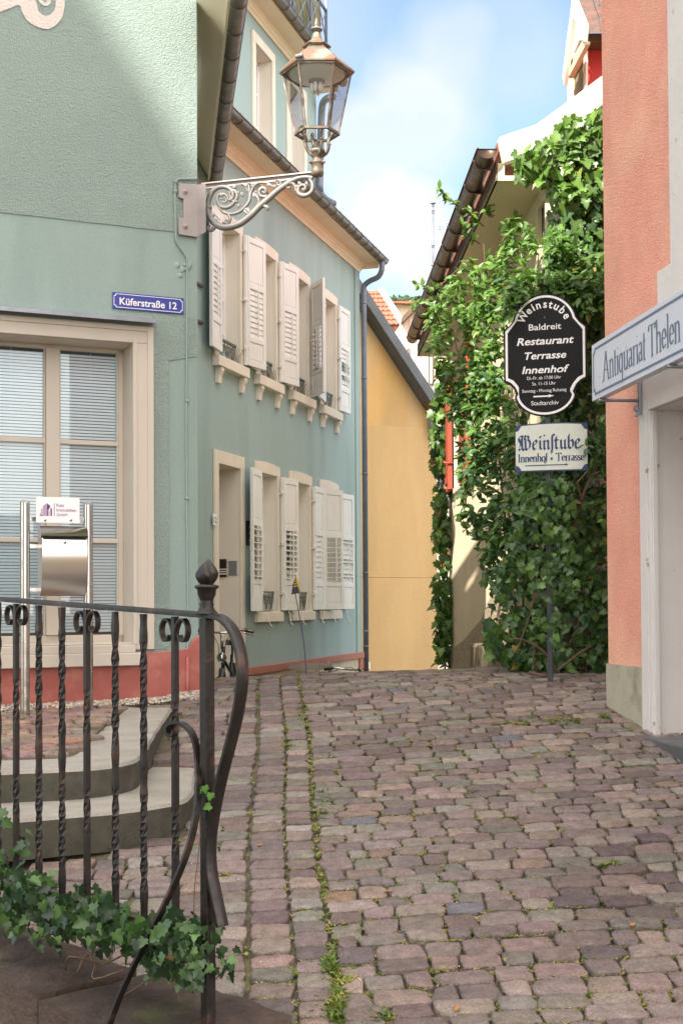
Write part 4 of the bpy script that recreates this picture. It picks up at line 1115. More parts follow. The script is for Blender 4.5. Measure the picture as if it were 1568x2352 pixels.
def shutter(hu, sgn, phi, z0, z1, W_, slat, label=None, nz_=9, tint='shutter', off=.05):
    """leaf hinged at facade position hu; sgn +1 opens away along u; phi degrees off the flat-open position"""
    H = WT.p(hu, 0, off); e = (WT.u * sgn * math.cos(R(phi)) + WT.n * math.sin(R(phi))).normalized()
    fr = Fr(o=(H.x, H.y, 0), u=(e.x, e.y, 0)); 
    if fr.n.dot(-Vector((0, 1, 0))) < 0: fr.n = -fr.n
    h = z1 - z0; mb = MB(); t = .017; st = .055
    Zs = [z0, z0 + .045 * h, z0 + .19 * h, z0 + .225 * h, z0 + .60 * h, z0 + .645 * h, z0 + .955 * h, z1]
    mb.fbox(fr, 0, st, z0, z1, -t, t); mb.fbox(fr, W_ - st, W_, z0, z1, -t, t)
    for c, d in ((Zs[0], Zs[1]), (Zs[2], Zs[3]), (Zs[4], Zs[5]), (Zs[6], Zs[7])): mb.fbox(fr, st, W_ - st, c, d, -t, t)
    for c, d in ((Zs[1], Zs[2]), (Zs[5], Zs[6])):
        mb.fbox(fr, st, W_ - st, c, d, -.006, .006)
        mb.fbox(fr, st + .018, W_ - st - .018, c + .018, d - .018, -.010, .010)
    s = mb.build('shutter', M[tint], T0, bevel=.002, label=label)
    mb = MB(); p = (Zs[4] - Zs[3]) / nz_
    for k in range(nz_):
        zc = Zs[3] + p * (k + .5); a = R(slat[k % len(slat)] if isinstance(slat, (list, tuple)) else slat)
        hd_ = p * .55; dv = Vector((0, 0, math.cos(a) * hd_)) + fr.n * (-math.sin(a) * hd_)
        nv = (Vector((0, 0, math.sin(a))) + fr.n * math.cos(a)) * .0035
        mb.obox(fr.p(W_ / 2, zc, 0), fr.u * (W_ / 2 - st), nv, dv)
    mb.fbox(fr, W_ * .55, W_ * .55 + .014, Zs[3] + .02, Zs[4] - .01, .026, .038)
    mb.build('louvres', M[tint], s)
    for z in (z0 + .13 * h, z0 + .5 * h, z0 + .88 * h):
        mb = MB(); mb.fbox(fr, -.022, .03, z - .012, z + .012, t, t + .006); mb.tube([fr.p(-.012, z - .03, .004), fr.p(-.012, z + .03, .004)], .009, 6)
        a_, b_ = fr.p(-.012, z - .012, 0), WT.p(hu - sgn * .04, z - .012, .02); mb.tube([a_, b_], .007, 5)
        mb.build('hinge', M[tint], s)
W_ = .42
zl0, zl1, zu0, zu1 = -.085, 1.506, 2.645, 4.095
dn = [12, 10, 14, 12, 10, 12, 14, 10, 12]
op = [68, 70, 66, 72, 68, 70, 64, 70, 68]
up_ = [-38, -40, -36, -42, -38, -40, -38, -36, -40]
# lower row
shutter(LW[0][0] + .03, -1, 6, zl0, zl1, W_, op, 'shutter leaf seen almost edge on at the left of the first ground floor window', 8, off=.075)
shutter(LW[0][1] - .03, 1, 8, zl0, zl1, W_, [30, 40, 62, 66, 60, 64, 60, 62, 58], 'ground floor shutter leaf with its slats tilted wide open')
shutter(LW[1][0] + .03, -1, 3, zl0, zl1, W_, op)
shutter(LW[1][1] - .03, 1, 1, zl0, zl1, W_ - .03, dn)
shutter(LW[2][0] + .03, -1, 160, zl0, zl1, W_, up_, 'ground floor shutter leaf swung nearly closed over the third window')
shutter(LW[2][1] - .03, 1, 8, zl0, zl1, W_, [10, 60, 12, 10, 60, 12, 10, 12, 60])
# upper row
shutter(UW[0][0] + .06, -1, 6, zu0, zu1, .37, dn, off=.07)
shutter(UW[0][1] - .03, 1, 12, zu0, zu1, W_, dn)
shutter(UW[1][0] + .03, -1, 3, zu0, zu1, W_, dn)
shutter(UW[1][1] - .03, 1, 12, zu0, zu1, W_, dn)
shutter(UW[2][0] + .03, -1, 3, zu0, zu1, W_, dn)
shutter(UW[2][1] - .03, 1, 141, zu0, zu1, W_, [70] * 9, 'upper shutter leaf standing out from the wall with its shaded back showing')
shutter(UW[3][0] + .03, -1, 8, zu0, zu1, W_, dn, off=.075)
shutter(UW[3][1] - .03, 1, 3, zu0, zu1, W_, [12, 10, 64, 12, 64, 60, 12, 10, 12])
# sill hooks
mb = MB()
for u in (LW[0][0] + .1, LW[0][1] + .0, LW[1][0] + .1, LW[1][1] + 0, LW[2][0] + .2, LW[2][1] + 0):
    p = WT.p(u, -.10, .12); mb.tube(spl([p, p + Vector((.02, -.01, -.05)), p + Vector((.03, -.02, -.13)), p + Vector((.06, -.03, -.16))], 4), .005, 5)
mb.build('shutter_hook', M['shutter'], T0)
# door
mb = MB()
mb.prism([WT.p(u, z, .024) for u, z in ((0, -1.35), (.118, -1.35), (.118, 1.482), (.757, 1.482), (.757, -1.35), (.875, -1.35), (.875, 1.62), (0, 1.62))], -WT.n * .023)
dr = mb.build('door', M['stone_frame'], T0, bevel=.004)
mb = MB(); mb.fbox(WT, .12, .755, -1.35, 1.48, -.62, -.56)
for q in ((.18, .69, .5, 1.3), (.18, .69, -.3, .35)): mb.fbox(WT, *q, -.56, -.55)
mb.build('door_leaf', M['cream_wood'], dr)
WD = Fr(o=WT.p(.757, 0, 0), u=-WT.n, flip=-1)
a = WD.px(501, 1326); b = WD.px(521.6, 1284)
mb = MB(); mb.fbox(WD, a[0], b[0], a[1], b[1], .001, .022); mb.build('intercom', M['black_plastic'], T0, bevel=.008)
mb = MB()
for k in range(3): mb.fbox(WD, a[0] + .022, b[0] - .022, a[1] + .03 + .026 * k, a[1] + .042 + .026 * k, .022, .025)
mb.build('bell_buttons', M['stone_frame'], T0)
a = WD.px(525.5, 1322); b = WD.px(544, 1288); mb = MB(); mb.fbox(WD, a[0], b[0], a[1], b[1], .001, .008)
for q in ((a[0] + .012, a[1] + .012), (b[0] - .012, a[1] + .012), (a[0] + .012, b[1] - .012), (b[0] - .012, b[1] - .012)): mb.ball(WD.p(q[0], q[1], .009), .006)
mb.build('name_plate', M['zinc'], T0)
a = WT.px(490, 1206, .03); b = WT.px(498.5, 1184, .03)
mb = MB(); mb.fbox(WT, a[0], b[0], a[1], b[1] + .015, .025, .031); hn = mb.build('house_number', M['white'], T0)
mb = MB(); text_mesh(mb, '12', WT, (a[0] + b[0]) / 2, a[1] + .025, (b[1] - a[1]) * .62, .031, align='CENTER', width=(b[0] - a[0]) * .78, bold=.01); mb.build('numeral', M['black_plastic'], hn)
mb = MB(); a = WT.px(568.5, 1252, .04); b = WT.px(574.5, 1196, .04); mb.fbox(WT, a[0] + .05, b[0] + .1, a[1], b[1], .001, .04)
for k in range(9): mb.fbox(WT, a[0] + .06, b[0] + .09, a[1] + .015 + k * .022, a[1] + .024 + k * .022, .04, .046)
mb.build('vent_grille', M['black_plastic'], T0)
# red string course and basement
mb = MB(); mb.fbox(WT, .90, 5.64, -.80, -.712, .001, .055); mb.fbox(WT, 5.42, 5.625, -2.6, -.80, .001, .045)
mb.build('string_course', M['red_stone'], T0, bevel=.006)
mb = MB(); mb.fbox(WT, .90, 5.42, -2.6, -.801, .001, .02)
mb.fbox(WT, 1.25, 2.05, -1.9, -.86, .02, .035)
mb.build('basement_wall', M['basement'], T0)
mb = MB(); mb.fbox(WT, 1.35, 1.95, -1.7, -.93, .035, .04); mb.fbox(WT, 3.3, 3.9, -1.7, -1.0, .02, .03); mb.build('basement_window', M['dark'], T0)
# cornice
def cornice(fr, a, b, zb, root, out=.30, nm='cornice'):
    mb = MB()
    prf = [(.001, zb), (.028, zb), (.034, zb + .022), (.055, zb + .045), (.066, zb + .05), (.07, zb + .075), (.10, zb + .10), (.115, zb + .105), (.115, zb + .125), (out, zb + .135), (out, zb + .20), (.001, zb + .20)]
    mb.prism([fr.p(a, z, w_) for w_, z in prf], fr.u * (b - a))
    mb.fbox(fr, b, b + .05, zb + .06, zb + .2, .001, out)
    return mb.build(nm, M['cornice'], root, bevel=.002)
cornice(WT, -.6, 5.62, 4.83, T0)
mb = MB(); mb.fbox(WT, -.6, 5.66, 4.972, 4.984, .10, .302); mb.build('soffit', M['soffit'], T0)
mb = MB(); gutter(mb, WT, -.6, 5.72, .368, 5.005, .062, .30, .006); mb.build('gutter', M['gutter'], T0)
mb = MB()
mb.prism([WT.p(-.6, z, w_) for w_, z in ((.33, 5.05), (-1.6, 5.75), (-1.6, 5.65), (.33, 5.02))], WT.u * 6.3)
u = -.6
while u < 5.6:
    mb.tube([WT.p(u + .1, 5.062, .36), WT.p(u + .1, 5.30, -.3)], .032, 6); u += .2
mb.build('roof', M['oldtile'], T0)
mb = MB()
pth = spl([WT.p(5.56, 4.96, .368), WT.p(5.57, 4.84, .365), WT.p(5.60, 4.745, .30), WT.p(5.635, 4.70, .16), WT.p(5.65, 4.63, .075), WT.p(5.655, 4.45, .065)], 6) + [WT.p(5.655, -2.3, .065)]
mb.tube(pth, .040, 12)
for z in (4.40, 3.3, 1.9, .45, -.4, -.62): mb.tube([WT.p(5.655, z, .065), WT.p(5.655, z - .03, .065)], .046, 12)
mb.build('downpipe', M['pipe'], T0)
mb = MB(); mb.fbox(WT, 5.62, 5.70, -.96, -.86, .11, .115); mb.build('sticker', M['white_plate'], T0)
for zpx in (655, 740):
    a = WT.px(457, zpx, 0); mb = MB(); mb.fbox(WT, a[0] - .1, a[0] + .06, a[1] - .012, a[1] + .012, .001, .03); mb.build('iron_pin', M['gutter'], T0)

# ================================================================== UPPER GREEN BLOCK behind
WU = Fr(o=WT.p(0, 0, -1.2), u=WT.u)
U0 = thing('tall_green_block', WU.p(2.5, 5.0), 'taller pale green block rising behind the shuttered house, with a screened roof terrace', 'house')
uR = WU.px(726, 300)[0]
zc = WU.px(671.5, 151)[1]
wa0, wa1 = WU.px(577.4, 200)[0], WU.px(628.5, 200)[0]; wzt = WU.px(577.4, 67.8)[1]
wb0, wb1 = WU.px(656.5, 250)[0], WU.px(701, 250)[0]
mb = MB(); hs = [(a + .12, b - .12, 5.5, wzt - .14, .3) for a, b in ((wa0, wa1), (wb0, wb1))]
facade(mb, WU, -2.5, uR, 4.6, zc + .3, hs, th=.5)
mb.hexa([WU.p(uR - .2, 4.6, -4), WU.p(uR - .003, 4.6, -4), WU.p(uR - .003, 4.6, -.1), WU.p(uR - .2, 4.6, -.1), WU.p(uR - .2, zc + .3, -4), WU.p(uR - .003, zc + .3, -4), WU.p(uR - .003, zc + .3, -.1), WU.p(uR - .2, zc + .3, -.1)])
mb.build('wall', [M['teal_up'], M['reveal']], U0)
for (a, b) in ((wa0, wa1), (wb0, wb1)):
    mb = MB(); z0 = 5.5
    mb.fbox(WU, a, a + .12, z0, wzt - .14, .001, .03); mb.fbox(WU, b - .12, b, z0, wzt - .14, .001, .03); mb.fbox(WU, a, b, wzt - .139, wzt, .001, .03)
    w2 = mb.build('window', M['stone_frame'], U0, bevel=.004)
    mb = MB(); c, d = a + .12, b - .12; z1 = wzt - .14
    for q in ((c, c + .05, z0, z1), (d - .05, d, z0, z1), (c, d, z1 - .05, z1), ((c + d) / 2 - .03, (c + d) / 2 + .03, z0, z1)): mb.fbox(WU, *q, -.24, -.19)
    for k in range(1, 5): mb.fbox(WU, c, d, z0 + (z1 - z0) * k / 5 - .015, z0 + (z1 - z0) * k / 5 + .015, -.235, -.195)
    mb.build('sash', M['white_plate'], w2)
    mb = MB(); mb.fbox(WU, c, d, z0, z1, -.225, -.22); mb.build('pane', M['dglass'], w2)
cornice(WU, -2.5, uR + .1, zc, U0, .34)
mb = MB(); gutter(mb, WU, -2.5, uR + .15, .42, zc + .20, .075, .35, .007); mb.build('gutter', M['gutter'], U0)
mb = MB(); mb.fbox(WU, -2.5, uR, zc + .20, zc + .32, -4, .34); mb.build('flat_roof', M['slate'], U0)
WB = Fr(o=WU.p(0, 0, .2), u=WU.u)
ue = WB.px(749, 80)[0]
mb = MB(); zf = zc + .25
u = -2.0
for z in (zf + .05, zf + 1.05): mb.fbox(WB, -2, ue, z, z + .035, -.02, .02)
while u < ue + .01:
    mb.fbox(WB, u - .018, u + .018, zf - .1, zf + 1.08, -.018, .018)
    if u + .9 < ue + .5:
        e = min(u + .85, ue)
        for a, b in (((u, zf + .06), (e, zf + 1.05)), ((u, zf + 1.05), (e, zf + .06)), ((u, zf + .55), ((u + e) / 2, zf + 1.05)), (((u + e) / 2, zf + 1.05), (e, zf + .55)), ((u, zf + .55), ((u + e) / 2, zf + .06)), (((u + e) / 2, zf + .06), (e, zf + .55))):
            mb.tube([WB.p(*a), WB.p(*b)], .011, 5)
    u += .85 if u + .85 < ue or u >= ue else max(ue - u, .01)
    if u > ue: break
mb.fbox(WB, ue - .02, ue + .02, zf - .1, zf + 1.4, -.02, .02)
mb.build('terrace_railing', M['railblue'], U0)
mb = MB(); u = -2.0
while u < ue - .02:
    mb.tube([WB.p(u, zf - .02, -.09), WB.p(u + random.uniform(-.008, .008), zf + 1.35 + random.uniform(-.03, .03), -.09)], .009, 5); u += .0185
mb.build('bamboo_screen', M['bamboo'], U0)
mb = MB()
def Pp(x, y, w_): return WU.p(*WU.px(x, y, w_), w_)
mb.tube(spl([Pp(765, 222, .3), Pp(752, 226, .25), Pp(742, 236, .12), Pp(738.5, 255, .08)], 5) + [Pp(737, 300, .08), Pp(734, 425, .08)] + spl([Pp(734, 430, .08), Pp(737, 445, .08), Pp(748, 458, .2), Pp(765, 468, .4)], 5), .058, 12)
mb.build('downpipe', M['pipe'], U0)

# ================================================================== OCHRE HOUSE
WY = Fr(915, 22.0, 5700)
Y0 = thing('ochre_gable_house', WY.p(0, -2.6), 'ochre rendered gable wall with a dark sloping verge at the end of the alley', 'house')
def YP(l, w_=0): return [WY.p(*WY.px(x, y, w_), w_) for x, y in l]
l0 = WY.px(770, 1300)[0]; r0 = WY.px(1002.5, 1300)[0]
rk = lambda x: 684 + (x - 828) * (941 - 684) / (995 - 828.)
mb = MB(); zb1 = WY.px(830, 974)[1]; zb1r = WY.px(1000, 988)[1]
mb.prism([WY.p(l0, zb1), WY.p(r0, zb1r), WY.p(*WY.px(994, 941)), WY.p(*WY.px(770, rk(770)))], -WY.n * 3)
mb.build('wall', M['yellow'], Y0)
mb = MB(); zb2 = WY.px(830, 1327)[1]
mb.prism([WY.p(l0, zb2 + .004, .012), WY.p(r0, zb2 + .004, .012), WY.p(r0, zb1r, .012), WY.p(l0, zb1, .012)], -WY.n * 3.012)
mb.prism([WY.p(l0, -3.2, .02), WY.p(r0, -3.2, .02), WY.p(r0, zb2, .02), WY.p(l0, zb2, .02)], -WY.n * 3.02)
mb.build('lower_wall', M['yellow_low'], Y0, bevel=.006)
mb = MB(); mb.prism(YP([(770, 555), (1016, 930), (1003, 943), (770, 587)], .3), -WY.n * 3.3); mb.build('verge', M['slate'], Y0)
mb = MB(); mb.prism(YP([(770, 575), (1001, 930), (997, 941), (770, 590)], .25), -WY.n * .28); mb.build('verge_soffit', M['brownwood'], Y0)
mb = MB(); mb.prism(YP([(994, 942), (1016, 940), (1016, 1005), (1003, 1005), (1003, 990), (995, 988)], .18), -WY.n * .5); mb.build('eaves_box', M['zinc'], Y0)

# white timber house beyond
WW = Fr(1015, 27, 5200)
W0 = thing('white_timber_house', WW.p(0, -3), 'sliver of a white framed house with small windows beyond the ochre wall', 'house')
def rect(fr, x0, x1, y0, y1, w0, w1, mb):
    a, b = fr.px(x0, y1, w1), fr.px(x1, y0, w1); mb.fbox(fr, a[0], b[0], a[1], b[1], w0, w1)
mb = MB(); rect(WW, 985, 1060, 1005, 1720, -2, 0, mb); mb.build('wall', M['flaky'], W0)
for y0, y1 in ((1020, 1060), (1075, 1145), (1330, 1420), (1440, 1465)):
    mb = MB(); rect(WW, 1006, 1030, y0, y1, .001, .03, mb); f = mb.build('window', M['white_plate'], W0)
    mb = MB(); rect(WW, 1009, 1028, y0 + 4, y1 - 4, .03, .04, mb); mb.build('pane', M['dglass'], f)
mb = MB(); rect(WW, 1012, 1032, 1190, 1310, .001, .03, mb); mb.build('brick_panel', M['red_stone'], W0)
mb = MB(); rect(WW, 995, 1060, 1008, 1020, .0, .2, mb); mb.build('eaves', M['zinc'], W0)

# red tiled house
RH = thing('red_tiled_house', at(880, 1500, 33), 'distant red plain tile roof with a pale metal verge strip', 'house')
def lerp(a, b, t): return a + (b - a) * t
mb = MB(); rl0, rl1, el0, el1 = at(790, 668, 35), at(872, 667, 35), at(818, 744, 32.5), at(922, 746, 32.5)
nrm_roof = (rl1 - rl0).cross(el0 - rl0).normalized(); nrm_roof = nrm_roof if nrm_roof.z > 0 else -nrm_roof
mb.prism([rl0 - nrm_roof * .05, rl1 - nrm_roof * .05, el1 - nrm_roof * .05, el0 - nrm_roof * .05], -nrm_roof * .1)
rows = 8
for i in range(rows):
    t0, t1 = i / rows, (i + 1) / rows + .02; nn_ = 9
    for j in range(nn_):
        s0, s1 = (j + (.5 if i % 2 else 0)) / nn_, (j + .94 + (.5 if i % 2 else 0)) / nn_
        if s0 > .99: continue
        s1 = min(s1, 1.0)
        a, b = lerp(lerp(rl0, rl1, s0), lerp(el0, el1, s0), t0), lerp(lerp(rl0, rl1, s1), lerp(el0, el1, s1), t0)
        c, d = lerp(lerp(rl0, rl1, s1), lerp(el0, el1, s1), t1 - .03), lerp(lerp(rl0, rl1, s0), lerp(el0, el1, s0), t1 - .03)
        mid = lerp(lerp(rl0, rl1, (s0 + s1) / 2), lerp(el0, el1, (s0 + s1) / 2), t1)
        mb.prism([a, b, c + nrm_roof * .03, mid + nrm_roof * .035, d + nrm_roof * .03], -nrm_roof * .025)
mb.build('roof', M['rooftile'], RH)
mb = MB(); mb.prism([rl1 + nrm_roof * .06 + Vector((-.05, 0, 0)), rl1 + nrm_roof * .06 + Vector((.10, 0, 0)), el1 + nrm_roof * .06 + Vector((.12, 0, -.04)), el1 + nrm_roof * .06 + Vector((-.05, 0, -.04))], -nrm_roof * .1); mb.build('verge_strip', M['white_plate'], RH)
mb = MB(); mb.prism([at(800, 745, 33), at(918, 747, 33), at(918, 1000, 33), at(800, 1000, 33)], (0, 3, 0)); mb.build('wall', M['flaky'], RH)
mb = MB(); mb.prism([at(880, 744, 32.6), at(922, 746, 32.6), at(916, 760, 32.6), at(880, 760, 32.6)], (0, .5, 0)); mb.build('eaves', M['zinc'], RH)
# peeling pink house
PK = thing('peeling_pink_house', at(980, 1500, 28), 'peeling pale pink boarded gable with brown windows behind the ochre house', 'house')
mb = MB()
def D28(l, d=28): return [at(x, y, d) for x, y in l]
mb.prism(D28([(880, 800), (925, 738), (955, 705), (1040, 690), (1060, 690), (1060, 900), (900, 900)]), (.3, 4, 0))
wallp = mb.build('wall', M['peeling'], PK)
mb = MB(); x = 905
while x < 1058:
    yt = 742 - (x - 922) * 1.05 if x < 958 else 702
    mb.prism(D28([(x, max(yt + 8, 704)), (x + 1.6, max(yt + 8, 704)), (x + 1.6, 898), (x, 898)], 27.98), (0, .02, 0)); x += 11.5
mb.build('batten', M['peeling'], PK)
mb = MB(); mb.prism(D28([(920, 741), (922, 728), (953, 698), (1060, 694), (1060, 702), (957, 706), (926, 738)], 27.8), (.3, 4, 0)); mb.build('verge', M['brownwood'], PK)
for q in ((983, 995, 792, 884), (934, 941, 800, 815)):
    mb = MB(); mb.prism(D28([(q[0], q[2]), (q[1], q[2]), (q[1], q[3]), (q[0], q[3])], 27.95), (0, .06, 0)); f = mb.build('window', M['brownwood'], PK)
    mb = MB(); mb.prism(D28([(q[0] + 3, q[2] + 3), (q[1] - 2, q[2] + 3), (q[1] - 2, q[3] - 3), (q[0] + 3, q[3] - 3)], 27.94), (0, .02, 0)); mb.build('pane', M['dglass'], f)
mb = MB(); mb.prism(D28([(970, 888), (1060, 884), (1060, 898), (970, 900)], 27.7), (0, .5, 0)); mb.build('cornice', M['zinc'], PK)
mb = MB(); mb.prism(D28([(900, 900), (1060, 898), (1060, 1500), (900, 1500)], 28.1), (0, 3, 0)); mb.build('lower_wall', M['flaky'], PK)
# cream house further back
CH = thing('cream_back_house', at(930, 1500, 38), 'small cream wall with a tiled ridge seen between the two far roofs', 'house')
mb = MB(); mb.prism(D28([(872, 693), (1010, 697), (1010, 1560), (872, 1560)], 38), (0, 4, 0)); mb.build('wall', M['ivywall'], CH)
mb = MB(); mb.prism(D28([(866, 690), (1012, 695), (1012, 699), (866, 694)], 37.7), (0, 4.3, .3)); mb.build('roof', M['rooftile'], CH)
# masts and aerials
MT = thing('roof_mast', at(994, 700, 29), 'thin grey ventilation mast with small rings standing on the far roof', 'mast')
mb = MB(); mb.tube([at(994, 705, 29), at(994, 467, 29)], .020, 8)
for y, r_ in ((468, .06), (474, .03), (485, .035), (490, .03), (565, .04), (569, .03), (610, .045), (620, .04), (626, .06), (634, .075)): mb.tube([at(994, y, 29), at(994, y - 2, 29)], r_, 10)
mb.build('tube', M['pipe'], MT); 
AN = thing('tv_antenna', at(1030, 700, 29.5), 'thin metal television aerial beside the roof mast', 'antenna')
mb = MB(); mb.tube([at(1030, 700, 29.5), at(1030, 503, 29.5)], .016, 6)
for y in (507, 514, 520, 527): mb.tube([at(1007, y, 29.5), at(1043, y - 2, 29.5)], .007, 5)
for x in (1010, 1018, 1026, 1036): mb.tube([at(x, 505, 29.5), at(x, 529, 29.5)], .006, 5)
mb.build('rods', M['zinc'], AN)
DS = thing('satellite_dish', at(1018, 700, 29.2), 'small pale satellite dish peeping over the dark gutter', 'satellite dish')
mb = MB(); c = at(1020, 575, 29.2); mb.ball(c, .19, 1, .25, 1, 16); mb.build('dish', M['white_plate'], DS)
mb = MB(); mb.tube([c, at(1022, 700, 29.3)], .02, 6); mb.build('bracket', M['zinc'], DS)

# wooded hill
mb = MB(); nxh = 90
random.seed(3)
for j, (yy, zz) in enumerate(((300, -30), (320, 40), (345, 78), (370, 85), (420, 80))):
    for i in range(nxh):
        x = -60 + i * 2.0; k = 0 if j == 0 else 1
        mb.v.append((x, yy, zz * (1 + .05 * noise.noise(Vector((x * .02, j, 1)))) + k * 2.6 * noise.noise(Vector((x * .22, j * 2.2, 0))) + k * 1.2 * noise.noise(Vector((x * .7, j * 5, 0)))))
for j in range(4):
    for i in range(nxh - 1):
        a = j * nxh + i; mb.f.append((a, a + 1, a + nxh + 1, a + nxh)); mb.m.append(0); mb.sm.append(False)
tag(mb.build('hill', M['ground']), kind='structure')
mb = MB(); mb.c = []
for k in range(2600):
    x = random.uniform(-10, 60); t = random.random(); yy = 345 + 25 * t; zz = 77 + 7 * t
    zz *= (1 + .05 * noise.noise(Vector((x * .02, 3, 1)))); zz += random.uniform(0, 3.0)
    s = random.uniform(.5, 1.4); c = jc([(.10, .14, .06), (.075, .115, .05), (.13, .17, .075), (.09, .13, .07)], .25)
    b = len(mb.v); a = random.random() * 3
    for q in range(4):
        n1 = Vector([random.gauss(0, 1) for _ in range(3)]).normalized(); n2 = n1.orthogonal().normalized()
        mb.v += [(x + (n1.x * u_ + n2.x * v_) * s, yy + (n1.y * u_ + n2.y * v_) * s, zz + (n1.z * u_ + n2.z * v_) * s) for u_, v_ in ((-1, -.7), (1, -.6), (.5, 1), (-.6, .9))]
        mb.c += [c] * 4; mb.f.append((b, b + 1, b + 2, b + 3)); mb.m.append(0); mb.sm.append(False); b += 4
tag(mb.build('forest', M['leaf']), kind='stuff', label='wooded hillside on the skyline beyond the roofs', cat='forest')

# ================================================================== IVY HOUSE
I0 = thing('ivy_house', WI.p(3, -.9), 'cream house at the right overgrown with ivy, with a dark copper gutter and red shutters', 'house')
mb = MB()
facade(mb, WI, 0, 7.26, -2.6, 3.36, [(5.42, 6.30, 1.45, 3.0, .25), (.02, .34, 2.90, 3.24, .2)], th=.3)
rakeT = [(1146, 315), (1168, 307), (1231, 286), (1290, 243), (1384, 172), (1450, 120), (1560, 35)]
rakeB = [(1158, 373), (1190, 362), (1245, 345), (1310, 300), (1392, 232), (1458, 178), (1570, 92)]
def DP(l, d): return [at(x, y, d) for x, y in l]
gp = [WG.p(0, -1.6), WG.p(4.2, -1.6)] + [WG.p(*WG.px(x, y)) for x, y in ((1570, 60), (1458, 150), (1392, 205), (1310, 270), (1262, 300))]
mb.prism(gp, -WG.n * .3)
mb.build('wall', [M['ivywall'], M['ivywall']], I0)
WV = Fr(o=WG.p(0, 0, .10), u=WG.u)
def VP_(l, w_=0): return [WV.p(*WV.px(x, y, w_), w_) for x, y in l]
mb = MB()
for i in range(len(rakeT) - 1):
    q = VP_([rakeB[i], rakeB[i + 1], rakeT[i + 1], rakeT[i]]); mb.prism(q, -WV.n * .10)
mb.build('verge_board', M['flaky'], I0, bevel=.003)
mb = MB(); T_ = VP_(rakeT, -.1); B_ = [p - Vector((0, 0, .10)) for p in T_]
for i in range(len(T_) - 1): mb.prism([B_[i], B_[i + 1], T_[i + 1], T_[i]], WI.u * 7.4)
mb.build('roof', M['rooftile'], I0)
mb = MB(); mb.fbox(WI, -.05, 7.4, 3.36, 3.40, -.02, .40); mb.fbox(WI, -.05, 7.4, 3.40, 3.50, .33, .385); mb.fbox(WI, -.10, .03, 3.30, 3.42, .02, .10)
mb.build('soffit', M['ivywall'], I0)
mb = MB(); mb.fbox(WI, -.05, 7.4, 3.36, 3.52, .385, .400); mb.build('fascia', M['brownwood'], I0)
mb = MB(); gutter(mb, WI, -.14, 7.25, .478, 3.585, .078, .62, .009); mb.build('gutter', M['copper_gutter'], I0)
mb = MB()
for u in [k * .62 + .1 for k in range(12)]: mb.fbox(WI, u, u + .03, 3.50, 3.56, .36, .47)
mb.build('gutter_bracket', M['copper_gutter'], I0)
# windows and shutters
mb = MB(); mb.fbox(WI, 5.36, 5.42, 1.39, 3.06, .001, .03); mb.fbox(WI, 6.30, 6.36, 1.39, 3.06, .001, .03); mb.fbox(WI, 5.42, 6.30, 3.0, 3.06, .001, .03); mb.fbox(WI, 5.42, 6.30, 1.39, 1.45, .001, .05)
wv = mb.build('window', M['cream'], I0)
mb = MB(); mb.fbox(WI, 5.42, 6.30, 1.45, 3.0, -.18, -.15); mb.build('pane', M['dglass'], wv)
mb = MB()
for k in range(4): mb.tube([WI.p(.06 + k * .07, 2.90, -.03), WI.p(.06 + k * .07, 3.24, -.03)], .007, 6)
mb.fbox(WI, .02, .34, 2.90, 3.24, -.16, -.14); mb.build('barred_window', M['dark'], I0)
for (u0, u1, z0, z1, lb) in ((6.38, 7.18, 1.44, 3.05, 'far red shutter leaf at the end of the wall'), (4.50, 5.34, 1.40, 3.05, 'nearer red shutter leaf half hidden in leaves')):
    mb = MB(); mb.fbox(WI, u0, u1, z0, z1, .05, .085); mb.fbox(WI, u0, u1, z0 + .1, z0 + .2, .085, .10); mb.fbox(WI, u0, u1, z1 - .2, z1 - .1, .085, .10)
    mb.fbox(WI, u0 - .002, u0 + .06, z0 - .002, z1 + .002, .045, .105)
    s = mb.build('shutter', M['redshutter'], I0, bevel=.004, label=lb)
    mb = MB()
    for z in (z0 + .02, z0 + .35): mb.tube([WI.p(u0 - .02, z, .03), WI.p(u0 - .02, z, .15), WI.p(u0 + .05, z + .03, .15)], .012, 6)
    mb.build('shutter_catch', M['redshutter'], s)
# rough base
mb = MB()
mb.prism([WI.p(u, z, .018) for u, z in ((7.26, -2.6), (7.26, -.66), (5.6, -.47), (3.95, -.19), (3.2, .06), (2.2, .10), (0, .12), (0, -2.6))], -WI.n * .017)
mb.build('rough_plinth', mat('pebbledash', (.50, .42, .29), .95, var=.3, vscale=12, bump=1.0, bscale=55, bdist=.02, col2=(.26, .20, .13), c2scale=38, c2lo=.45, c2hi=.6), I0)
mb = MB()
for k in range(46):
    u, z = random.uniform(.2, 2.2), random.uniform(-.75, .25); P = WG.p(u, z, .01); r_ = random.uniform(.06, .13)
    mb.ball(P, r_, random.uniform(1, 1.6), .35, .8, 9)
mb.fbox(WG, .05, 4, -1.5, .2, .001, .02)
mb.build('rubble_base', M['roughstone'], I0)
QB = MB(); 
def blockpts(u0, u1, z0, z1, w1): return None
QB.fbox(WI, 2.15, 3.75, -1.3, -.44, .02, .17); QB.fbox(WI, 1.2, 2.13, -1.3, -.50, .02, .15)
QB.build('base_stone', M['roughstone'], I0, bevel=.03)

